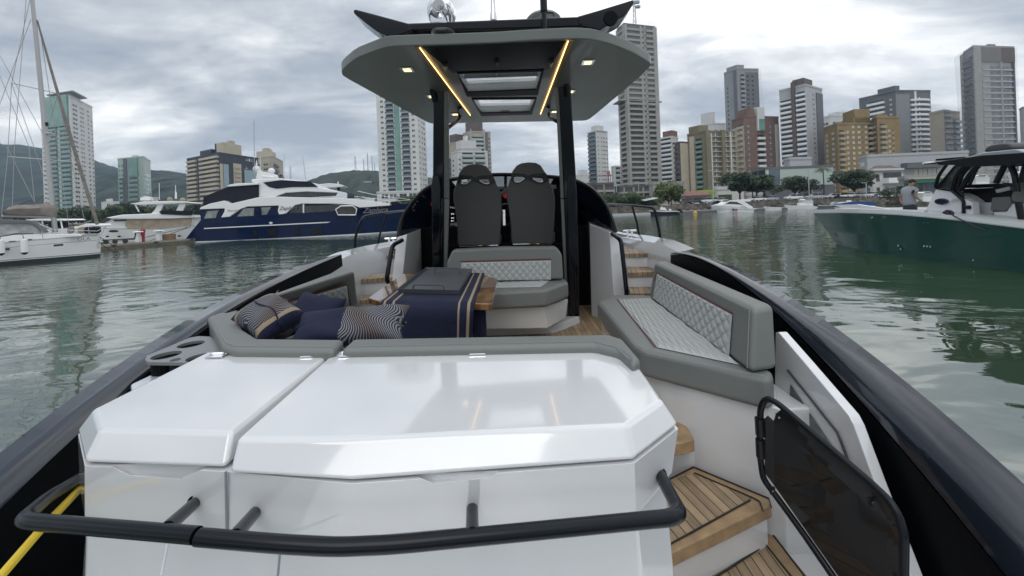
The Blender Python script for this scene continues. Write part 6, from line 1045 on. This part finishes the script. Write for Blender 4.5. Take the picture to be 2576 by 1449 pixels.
for sd in (side_l, side_r): MB().loft([sd, [fwd(p) for p in sd]], 24).build('side_glass', MATS['navyglass'], ws, smooth=True, angle=180)
MB().loft([mid_h, [Vector((p.x*.95, p.y+1.3, H+.02)) for p in mid_h]], 12).build('front_glass', MATS['smoke'], ws, smooth=True, angle=180)
MB().tube([W(1272, 441, 5.85), W(1272, 478, 6.6)], .025, 6).build('centre_post', MATS['blackp'], ws)
# white wing walls with grab rails
for s in (1, -1):
    if s > 0: top = Y3([(1483, 562, 4.75), (1533, 583, 4.42), (1554, 590, 4.46)]); bot = Y3([(1488, 795, 4.62), (1550, 812, 4.25), (1584, 800, 4.3)]); bk_ = [R(1.40, 5.5, -.20), R(1.05, 5.6, -.12)]
    else: top = Y3([(1045, 581, 4.75), (1024, 589, 4.5), (999, 597, 4.5)]); bot = Y3([(1045, 795, 4.7), (1000, 815, 4.3), (975, 800, 4.35)]); bk_ = [R(-1.62, 5.5, -.25), R(-1.25, 5.6, -.18)]
    t_ = top+bk_; b_ = bot+[Vector((p.x, p.y, H-1.3)) for p in bk_]; MB().skin(b_, t_).build('side_wall', MATS['gelcoat'], BO, bevel=.01)
    if s > 0: g = Y3([(1540, 588, 4.42), (1562, 604, 4.2), (1577, 740, 4.05), (1574, 752, 4.2)])
    else: g = Y3([(1012, 604, 4.42), (987, 617, 4.25), (972, 705, 4.1), (982, 715, 4.25)])
    MB().tube(g, .024, 10, bend=.06).build('grab_rail', MATS['tubeblk'], BO, smooth=True, angle=50)
MB().prism(Y3([(1470, 530, 4.9), (1546, 584, 4.56), (1556, 592, 4.56), (1556, 602, 4.56), (1486, 568, 4.9)]), (0, .5, 0)).build('coaming_trim', MATS['gunwblk'], BO)
# pillars and hoop
def pillar(o, wdt, side):
    tx, bx = o; e = empty('hardtop_pillar', W(bx, 790, 4.45), parent=BO)
    for (dx0, dx1, mat, nm) in ((0, wdt*.66, 'gunwblk', 'post'), (wdt*.66, wdt, 'ttop', 'post_facing')) if side < 0 else ((wdt*.22, wdt, 'gunwblk', 'post'), (0, wdt*.22, 'ttop', 'post_facing')):
        t = Y3([(tx+dx0*.92, 203, 3.95), (tx+dx1*.92, 203, 3.95), (tx+dx1*.92, 200, 4.2), (tx+dx0*.92, 200, 4.2)]); m_ = Y3([(tx+(bx-tx)*.5+dx0, 500, 4.25), (tx+(bx-tx)*.5+dx1, 500, 4.25), (tx+(bx-tx)*.5+dx1, 498, 4.5), (tx+(bx-tx)*.5+dx0, 498, 4.5)]); b = Y3([(bx+dx0, 805, 4.4), (bx+dx1*.8, 805, 4.4), (bx+dx1*.8, 800, 4.65), (bx+dx0, 800, 4.65)])
        m = MB(); m.hexa(m_+t); m.hexa(b+m_); m.build(nm, MATS[mat], e, bevel=.012)
    return e
pl_ = pillar((1090, 1088), 42, -1); pr_ = pillar((1396, 1424), 42, 1)
for e_, xa, xb in ((pl_, 1088, 1104), (pr_, 1430, 1446)):
    m = MB(); m.prism(Y3([(xa, 440, 4.18), (xa+14, 440, 4.18), (xa+20, 470, 4.2), (xa+18, 800, 4.37), (xa+2, 800, 4.37), (xa-3, 470, 4.2)]), (0, .05, 0)); m.build('post_cover', MATS['gunwblk'], e_, bevel=.01)
m = MB(); m.tube(Y3([(1094, 255, 3.98), (1085, 222, 3.9), (1092, 198, 3.85), (1112, 193, 3.85), (1400, 183, 3.85), (1420, 190, 3.85), (1426, 212, 3.9), (1426, 240, 3.98)]), .026, 10, bend=.05); m.tube([W(1251, 188, 3.85), WZ(1250, 152, 1.245)], .024, 8); m.tube([W(1121, 192, 3.85), WZ(1120, 160, 1.245)], .028, 8); m.tube([W(1385, 184, 3.85), WZ(1386, 152, 1.245)], .028, 8)
m.build('roof_hoop', MATS['tubeblk'], BO, smooth=True, angle=60)
MB().tube([W(1125, 323, 4.4), W(1150, 305, 4.8), W(1158, 290, 5.0), WZ(1157, 270, 1.24)], .022, 8, bend=.05).build('brace', MATS['tubeblk'], BO, smooth=True); MB().tube([W(1400, 305, 4.4), W(1384, 297, 4.8), W(1380, 285, 5.0), WZ(1379, 268, 1.24)], .022, 8, bend=.05).build('brace', MATS['tubeblk'], BO, smooth=True)
MB().prism(Y3([(1125, 240, 4.6), (1130, 243, 4.6), (1152, 268, 4.9), (1148, 268, 4.9)]), (0, .02, 0)).build('brace_cover', MATS['gelshade'], BO)
# ---- hardtop
zt = 1.25; HT = empty('hardtop', R(-.1, 4, zt), parent=BO)
out = [cC(80, 515), cC(95, 490), cC(185, 415), cC(330, 360), cC(420, 332), cC(600, 325), (1130, 112), (1240, 108), (1350, 101), cC(1740, 275), cC(1880, 282), cC(2020, 320), cC(2160, 375), cC(2280, 448), cC(2290, 470), cC(2200, 560), cC(1860, 845), cC(1830, 858), cC(1800, 862), cC(1400, 870), cC(1000, 876), cC(760, 884), cC(705, 878), cC(660, 855), cC(300, 660), cC(90, 545)]
H1o = [cC(905, 520), cC(1525, 500), cC(1482, 680), cC(975, 690)]; H1i = [cC(912, 530), cC(1508, 512), cC(1470, 640), cC(985, 660)]; H2o = [cC(1008, 706), cC(1473, 703), cC(1440, 818), cC(1078, 829)]; H2i = [cC(1020, 714), cC(1460, 710), cC(1425, 800), cC(1075, 808)]
hol = [Z(H1i, zt), Z(H2i, zt)]
out = [tuple(v) for v in out]; O3 = Z(out, zt); O3 = [q for i in range(len(O3)) for q in ((O3[i]*.82+O3[i-1]*.18), (O3[i]*.82+O3[(i+1) % len(O3)]*.18))]; holes_slab(O3, hol, (0, 0, .085), 'roof_shell', MATS['ttop'], HT, .03)
ce = sum(Z(out, zt), Vector())/len(out); cr_ = [Vector((ce.x+(p.x-ce.x)*.86, ce.y+(p.y-ce.y)*.86, p.z+.086)) for p in Z(out, zt)]; holes_slab(cr_, [[Vector((p.x, p.y, p.z+.086)) for p in h] for h in hol], (0, 0, .05), 'roof_crown', MATS['gelshade'], HT, .02)
for Ho, Hi in ((H1o, H1i), (H2o, H2i)):
    h = empty('roof_hatch', sum(Z(Ho, zt), Vector())/4, parent=BO); h.parent = HT; h.location = sum(Z(Ho, zt), Vector())/4-WL[HT.name]
    holes_slab(Z(Ho, zt-.012), [Z(Hi, zt-.012)], (0, 0, .012), 'hatch_frame', MATS['blkint'], h); MB().prism(Z(Hi, zt-.002), (0, 0, .008)).build('hatch_glass', MATS['hatchglass'], h)
MB().prism(Z([(1060, 119), (1424, 105), (1378, 176), (1140, 183)], zt-.006), (0, 0, .005)).build('dark_ceiling_sheet', MATS['ttopdark'], HT)  # thin dark glossy sheet under the near middle of the ceiling, between the strips
MB().prism(Z([cC(1215, 790), cC(1280, 788), cC(1285, 805), cC(1215, 808)], zt+.02), (0, 0, .01)).build('hatch_latch', MATS['blackp'], HT)
for a, b, c_, d_ in ((cC(640, 340), cC(1000, 822), cC(604, 342), cC(985, 815)), (cC(1697, 291), cC(1500, 814), cC(1736, 291), cC(1512, 806))):
    A, B, c1, d1 = WZ(*a, zt-.012), WZ(*b, zt-.012), WZ(*c_, zt-.008), WZ(*d_, zt-.008); s_ = .004; MB().prism([A+Vector((-s_, 0, 0)), A+Vector((s_, 0, 0)), B+Vector((s_, 0, 0)), B+Vector((-s_, 0, 0))], (0, 0, -.004)).build('light_strip', MATS['led'], HT)
    MB().prism([c1, A+Vector((0, 0, .004)), B+Vector((0, 0, .004)), d1], (0, 0, .006)).build('strip_channel', MATS['gold'], HT)
for c_, w_ in ((cC(550, 497), .075), (cC(1838, 445), .075), (cC(727, 688), .075), (cC(1712, 653), .075), (cC(892, 815), .075), (cC(1600, 796), .075)):
    p = WZ(*c_, zt-.006); l = empty('downlight', p, parent=HT); MB().box(p, (w_+.035, w_+.035, .008)).build('bezel', MATS['chrome'], l, bevel=.002); MB().box(p-Vector((0, 0, .005)), (w_*.85, w_*.85, .004)).build('lens', MATS['ledwarm'], l)
# wing, searchlight, antennas, radome
wg = empty('roof_wing', W(1240, 60, 2.95), parent=HT); Yw = 2.95
def wing(pts, Y, th, bev=.012): return MB().prism([W(*cC(*p), Y) for p in pts], (0, th, 0)).build('blade', MATS['gunwblk'], wg, bevel=bev)
wing([(545, 163), (1760, 116), (1800, 150), (1790, 186), (1160, 205), (560, 216), (500, 200)], Yw, .16); wing([(165, 68), (182, 64), (300, 95), (560, 165), (580, 215), (440, 270), (330, 220), (250, 160), (165, 90)], Yw-.01, .22); wing([(1758, 116), (1900, 75), (2160, -5), (2172, 15), (2110, 105), (2000, 165), (1918, 215), (1795, 187), (1770, 160)], Yw-.01, .22)
cc_ = W(*cC(2000, 130), Yw-.014); MB().lathe(cc_, [(.055, -.004), (.055, .02), (.03, .03)], 20, 'Y').build('speaker_port', MATS['blkint'], wg, smooth=True); 
sp = empty('searchlight', W(*cC(787, 150), 3.0), parent=HT); cc_ = W(*cC(787, 78), 3.0); MB().lathe(cc_, [(.02, -.09), (.05, -.085), (.095, -.04), (.11, .02), (.112, .07), (.1, .08)], 24, 'Y').build('lamp_body', MATS['chrome'], sp, smooth=True); MB().lathe(cc_, [(.045, -.093), (.04, -.096)], 20, 'Y').build('rear_cap', MATS['ltgrey'], sp)
MB().box(W(*cC(787, 150), 3.0), (.14, .1, .07)).build('lamp_base', MATS['chrome'], sp, bevel=.01); MB().tube([W(*cC(825, 120), 2.95), W(*cC(835, 150), 2.95)], .006, 5).build('lamp_cable', MATS['rubber'], sp)
text('12v', W(*cC(763, 62), 2.903), .034, MATS['dgrey'], 'voltage_mark', sp)
MB().lathe(W(*cC(805, 232), 2.93), [(.05, -.02), (.09, 0), (.05, .02)], 16).build('light_bracket', MATS['chrome'], HT, smooth=True)
m = MB(); b = W(*cC(1166, 150), 3.0); m.lathe(b, [(.028, 0), (.024, .06), (.018, .07), (.017, .22), (.055, .24), (.065, .30), (.06, .42), (.02, .47)], 16); m.build('gps_antenna', MATS['steel'], HT, smooth=True)
m = MB(); b = W(*cC(1530, 215), 2.93); m.tube([b, b+Vector((0, 0, .9))], .02, 10); m.tube([b+Vector((0, 0, .14)), b+Vector((0, 0, .9))], .028, 10); m.build('vhf_antenna', MATS['blackp'], HT, smooth=True)
MB().tube([W(*cC(*p), 3.0) for p in ((1545, 88), (1590, 90), (1595, 115))], .008, 6).build('antenna_cable', MATS['rubber'], HT)
MB().lathe(W(*cC(1520, 135), 3.3), [(.145, -.035), (.15, -.01), (.13, .015), (.06, .03)], 24).build('radar_dome', MATS['ttop'], HT, smooth=True)
# ---- gate
def gY(px): return 1.75-(px-1911)/(2276-1911)*.47
go = [(1911, 1140), (1913, 1030), (1922, 1008), (1936, 1003), (1958, 1016), (2187, 1211), (2240, 1262), (2262, 1300), (2275, 1345), (2273, 1500), (2250, 1640), (2130, 1500), (2020, 1340), (1945, 1238), (1920, 1205)]
gt = empty('side_gate', W(1913, 1200, 1.75), parent=BO); gp = [W(x, y, gY(x)) for x, y in go]; MB().tube(round_path(gp+[gp[0]], .05, 4), .0135, 10).build('frame', MATS['tubeblk'], gt, smooth=True, angle=60)
ip = [(1922, 1055), (1930, 1046), (1946, 1060), (1952, 1040), (1965, 1030), (2187, 1222), (2240, 1275), (2264, 1345), (2262, 1500), (2245, 1620), (2130, 1480), (2020, 1320), (1950, 1225), (1924, 1190)]
MB().prism([W(x, y, gY(x)) for x, y in ip], (.006, .004, 0)).build('acrylic_panel', MATS['smokegate'], gt)
MB().tube([W(1911, 1052, 1.748), W(1914, 1095, 1.748)], .021, 10).build('hinge_sleeve', MATS['blackp'], gt, smooth=True); MB().tube([W(1912, 1105, 1.748), W(1914, 1150, 1.748)], .019, 10).build('hinge_sleeve', MATS['blackp'], gt, smooth=True)
for px, py in ((1958, 1049), (1943, 1234), (2192, 1262)):
    p = W(px, py, gY(px)-.006); MB().box(p, (.022, .008, .035)).build('clamp', MATS['blackp'], gt, bevel=.003); MB().lathe(p-Vector((0, .006, 0)), [(.005, 0), (.004, .002)], 8, 'Y').build('bolt', MATS['chrome'], gt)
# ---- bow rails, cleats
for pts, posts in (([(893, 632, 5.0), (893, 600, 5.0), (905, 560, 5.0), (914, 545, 5.1), (960, 536, 5.5), (1040, 528, 6.6)], [((972, 540, 5.6), (955, 592, 5.6), (949, 628, 5.6))]), ([(1662, 614, 4.85), (1660, 590, 4.85), (1648, 530, 4.85), (1640, 522, 4.9), (1590, 517, 5.3), (1527, 513, 6.3)], [((1590, 517, 5.35), (1602, 560, 5.35), (1611, 608, 5.35))])):
    m = MB(); m.tube(Y3(pts), .018, 8, bend=.08)
    for q in posts: m.tube(Y3(q), .015, 8)
    m.build('bow_rail', MATS['tubeblk'], BO, smooth=True, angle=60)
for px, Y in ((1585, 5.35), (984, 5.6)):
    p = W(px, 605, Y); p.z = H-.40; m = MB(); m.tube([p+Vector((-.09, 0, .05)), p+Vector((.09, 0, .05))], .014, 8); m.box(p+Vector((-.03, 0, 0)), (.02, .03, .1)); m.box(p+Vector((.03, 0, 0)), (.02, .03, .1)); m.build('cleat', MATS['chrome'], BO, smooth=True)
# ---- table
tbl = empty('table', R(-.5, 3, -1.3), parent=BO); zt_ = -.6
wood = bpy.data.materials.new('parquet'); wood.use_nodes = True; nt = wood.node_tree; bs = nt.nodes['Principled BSDF']; tc = nt.nodes.new('ShaderNodeTexCoord'); mp = nt.nodes.new('ShaderNodeMapping'); mp.inputs['Rotation'].default_value = (0, 0, .12+math.pi/2); br = nt.nodes.new('ShaderNodeTexBrick')
nt.links.new(tc.outputs['Object'], mp.inputs[0]); nt.links.new(mp.outputs[0], br.inputs[0]); br.inputs['Color1'].default_value = (.50, .30, .12, 1); br.inputs['Color2'].default_value = (.16, .065, .028, 1); br.inputs['Mortar'].default_value = (.2, .1, .04, 1); br.inputs['Scale'].default_value = 1; br.inputs['Mortar Size'].default_value = .001; br.inputs['Brick Width'].default_value = .26; br.inputs['Row Height'].default_value = .055
nz_ = nt.nodes.new('ShaderNodeTexNoise'); nz_.inputs['Scale'].default_value = 14; mx = nt.nodes.new('ShaderNodeMix'); mx.data_type = 'RGBA'; mx.blend_type = 'MULTIPLY'; mx.inputs[0].default_value = .5; nt.links.new(tc.outputs['Object'], nz_.inputs[0]); nt.links.new(br.outputs[0], mx.inputs[6]); nt.links.new(nz_.outputs[0], mx.inputs[7]); nt.links.new(mx.outputs[2], bs.inputs['Base Color']); bs.inputs['Roughness'].default_value = .12; bs.inputs['Coat Weight'].default_value = 1
MATS['parquet'] = wood
pz('table_top', [(926, 749), (1012, 689), (1200, 686), (1252, 702), (1237, 764), (956, 758)], zt_, .045, 'parquet', .006, tbl)
c = WZ(1080, 740, -.65); MB().lathe(Vector((c.x, c.y+.3, H-1.3)), [(.18, 0), (.06, .03), (.05, .6)], 16).build('pedestal', MATS['steel'], tbl, smooth=True)
# ================================================================ LOOSE THINGS ON BOARD
# cloth over the table
lf = [WZ(1050, 687, zt_+.008), WZ(958, 759, zt_+.008)]; rt = [WZ(1219, 687, zt_+.008), WZ(1192, 764, zt_+.008)]
lf.append(lf[1]+Vector((0, -.03, -.02))); rt.append(rt[1]+Vector((0, -.03, -.02)))
lf.append(W(957, 880, 2.52)); rt.append(W(1186, 880, 2.50))
cl = MB(); cols = [(0, .03, 'navyfab'), (.03, .055, 'creamfab'), (.055, .13, 'navyfab'), (.13, .155, 'creamfab'), (.155, .84, 'navyfab'), (.84, .86, 'creamfab'), (.86, .935, 'navyfab'), (.935, .965, 'creamfab'), (.965, 1, 'navyfab')]
for a, b, mt in cols:
    cl.mat(MATS[mt]); rows = []
    for k in range(5 if b-a > .2 else 1):
        s0 = a+(b-a)*k/(5 if b-a > .2 else 1); s1 = a+(b-a)*(k+1)/(5 if b-a > .2 else 1); L0 = [p.lerp(q, s0) for p, q in zip(lf, rt)]; L1 = [p.lerp(q, s1) for p, q in zip(lf, rt)]
        cl.loft([resample(L0, 24), resample(L1, 24)], 24)
co = cl.build('table_runner', None, None); bm = bmesh.new(); bm.from_mesh(co.data); bmesh.ops.remove_doubles(bm, verts=bm.verts, dist=.0004); bmesh.ops.recalc_face_normals(bm, faces=bm.faces); bm.to_mesh(co.data); bm.free(); co.data.shade_smooth(); q = co.modifiers.new('t', 'SOLIDIFY'); q.thickness = .004; q.offset = 0; tag(co, 'navy blue table runner with cream edge stripes draped over the wooden table', 'table runner')
co2 = MB().hexa([WZ(1186, 775, zt_-.05), WZ(1222, 776, zt_-.05), WZ(1222, 760, zt_-.05), WZ(1186, 760, zt_-.05)][::1]+[WZ(1186, 775, zt_-.05)-Vector((0, 0, .3))]*0+[p-Vector((0, 0, .35)) for p in (WZ(1186, 775, zt_-.05), WZ(1222, 776, zt_-.05), WZ(1222, 760, zt_-.05), WZ(1186, 760, zt_-.05))])
tag(co2.build('folded_cloth', MATS['navyfab'], None, bevel=.01), 'plain navy cloth fold hanging under the right end of the wooden table', 'cloth')
ty = empty('serving_tray', WZ(1095, 715, zt_+.01), 'dark grey rectangular tray with two loop handles on the table runner', 'tray')
zb = zt_+.012; fl = Z([(1003, 737), (1153, 741), (1187, 685), (1072, 681)], zb); MB().prism(fl, (0, 0, .006)).build('tray_floor', MATS['trayg'], ty)
rm = MB(); up = [p+Vector((0, 0, .034)) for p in fl]; cen = sum(fl, Vector())/4; o_ = [p+(p-cen).normalized()*.012+Vector((0, 0, .034)) for p in fl]
for i in range(4): j = (i+1) % 4; rm.hexa([fl[i], fl[j], fl[j]+(cen-fl[j]).normalized()*.006, fl[i]+(cen-fl[i]).normalized()*.006, o_[i], o_[j], o_[j]+(cen-o_[j]).normalized()*.006, o_[i]+(cen-o_[i]).normalized()*.006])
rm.build('tray_rim', MATS['trayg'], ty, bevel=.002)
for a, b, y0, y1 in ((1040, 1117, 731, 716), (1094, 1157, 688, 672)):
    zz = zb+.02; A, B = WZ(a, y0, zz), WZ(b, y0+1, zz); MB().tube([A, A+Vector((0, 0, .045 if y0 > 700 else .05)), B+Vector((0, 0, .045 if y0 > 700 else .05)), B], .0065, 8, bend=.02).build('handle', MATS['trayg'], ty, smooth=True)
# cushions
pat = bpy.data.materials.new('wavefab'); pat.use_nodes = True; nt = pat.node_tree; bs = nt.nodes['Principled BSDF']; bs.inputs['Roughness'].default_value = .85; N = nt.nodes.new; L = nt.links.new
tc = N('ShaderNodeTexCoord'); sx = N('ShaderNodeSeparateXYZ'); L(tc.outputs['Object'], sx.inputs[0])
def mth(op, a, b=None):
    n = N('ShaderNodeMath'); n.operation = op
    for i, v in enumerate((a, b)):
        if v is None: continue
        if isinstance(v, (int, float)): n.inputs[i].default_value = v
        else: L(v, n.inputs[i])
    return n.outputs[0]
wv = mth('MULTIPLY', mth('SINE', mth('ADD', mth('MULTIPLY', sx.outputs[1], 34), mth('MULTIPLY', sx.outputs[0], 12))), .028); ph = mth('FRACT', mth('MULTIPLY', mth('ADD', sx.outputs[0], wv), 75)); st = mth('LESS_THAN', ph, .36)
bl = mth('SINE', mth('ADD', mth('MULTIPLY', sx.outputs[0], 21), mth('MULTIPLY', sx.outputs[1], 17))); m1 = N('ShaderNodeMix'); m1.data_type = 'RGBA'; L(st, m1.inputs[0]); m1.inputs[6].default_value = (.012, .016, .045, 1); cb_ = N('ShaderNodeMix'); cb_.data_type = 'RGBA'; L(mth('MAXIMUM', bl, 0), cb_.inputs[0]); cb_.inputs[6].default_value = (.24, .235, .225, 1); cb_.inputs[7].default_value = (.20, .15, .09, 1); L(cb_.outputs[2], m1.inputs[7]); L(m1.outputs[2], bs.inputs['Base Color'])
MATS['wavefab'] = pat
def pillow(name, c, u, v, su, sv, th, label, bands, wr=.0):
    u = Vector(u).normalized(); n = u.cross(Vector(v)).normalized(); v = n.cross(u); n_ = 28; m = MB(); mt = Matrix((( u.x, v.x, n.x, c.x), (u.y, v.y, n.y, c.y), (u.z, v.z, n.z, c.z), (0, 0, 0, 1))); rnd = random.Random(len(label))
    for sgn in (1, -1):
        g = []
        for j in range(n_+1):
            for i in range(n_+1):
                a, b = i/n_*2-1, j/n_*2-1; prof = max(0, (1-a**4)*(1-b**4))**.55; pinch = 1-.07*(a*a*b*b > 0)*((1-abs(a))*abs(b)**2+(1-abs(b))*abs(a)**2)*1.6
                g.append(Vector((a*su*pinch, b*sv*pinch, sgn*(th*prof+wr*math.sin(a*7+b*3)*prof))))
        fs = [(j*(n_+1)+i, j*(n_+1)+i+1, (j+1)*(n_+1)+i+1, (j+1)*(n_+1)+i) for j in range(n_) for i in range(n_)]
        base = len(m.v); m.v += g
        for f in fs:
            x = (f[0] % (n_+1)+.5)/n_; mt_ = next(q for lo, hi, q in bands if lo <= x < hi); m.mat(MATS[mt_]); m.f.append([base+k for k in f]); m.mi.append(m.cur)
    o = m.build(name, None, None, smooth=True, angle=180); bm = bmesh.new(); bm.from_mesh(o.data); bmesh.ops.remove_doubles(bm, verts=bm.verts, dist=.0005); bmesh.ops.recalc_face_normals(bm, faces=bm.faces); bm.to_mesh(o.data); bm.free()
    o.matrix_world = mt; return tag(o, label, 'cushion', 'throw cushions on the rear sofa')
A = W(607, 757, 2.25); Bp = W(742, 838, 1.98); pc = W(676, 797, 2.10); 
p1 = pillow('cushion', pc, W(738, 845, 1.98)-W(612, 752, 2.25), W(745, 765, 2.2)-W(622, 838, 2.0), .155, .125, .075, 'patterned cushion with tan stripes and a dark zip, upright in the sofa corner', [(0, .10, 'navyfab'), (.10, .18, 'creamfab'), (.18, .84, 'wavefab'), (.84, .92, 'creamfab'), (.92, 1.01, 'navyfab')], .004)
mz = p1.matrix_world; zs = 1 if (mz.to_3x3() @ Vector((0, 0, 1))).z > 0 else -1; zl = [mz @ Vector((a*.152, .012*math.sin(a*4), zs*.076*max(0, 1-a**4)**.55+.002)) for a in [-.97+i*.194 for i in range(11)]]
zo = MB().tube(zl, .004, 6).build('zip', MATS['navyfab'], None, smooth=True); zo.parent = p1; zo.matrix_parent_inverse = mz.inverted()
pillow('cushion', W(792, 788, 2.50), W(860, 790, 2.45)-W(725, 765, 2.6), (0, .5, .6), .185, .13, .055, 'plain navy blue cushion leaning behind the patterned one', [(0, 1.01, 'navyfab')], .006)
pillow('cushion', W(880, 822, 1.98), W(1022, 815, 1.98)-W(728, 838, 1.98), (0, .6, .42), .295, .115, .065, 'half navy half wave patterned cushion lying in front of the table', [(0, .47, 'navyfab'), (.47, 1.01, 'wavefab')], .008)
m = MB(); m.tube([W(205, 1225, 1.25), W(170, 1262, 1.16), W(100, 1335, 1.05), W(40, 1405, .98), W(-60, 1520, .9)], .0105, 10, bend=.1); tag(m.build('power_cable', MATS['yellowc'], None, smooth=True), 'yellow shore power cable hanging behind the left guard rail', 'cable')
# ---- air
def haze():
    m = bpy.data.materials.new('haze'); m.use_nodes = True; nt = m.node_tree; nt.nodes.clear(); o = nt.nodes.new('ShaderNodeOutputMaterial'); v = nt.nodes.new('ShaderNodeVolumePrincipled'); v.inputs['Density'].default_value = .00020; v.inputs['Color'].default_value = (.58, .76, 1, 1); nt.links.new(v.outputs[0], o.inputs['Volume'])
    MB().box((0, 4000, 128), (12400, 8700, 262)).build('haze', m).__setitem__('kind', 'stuff')
haze()
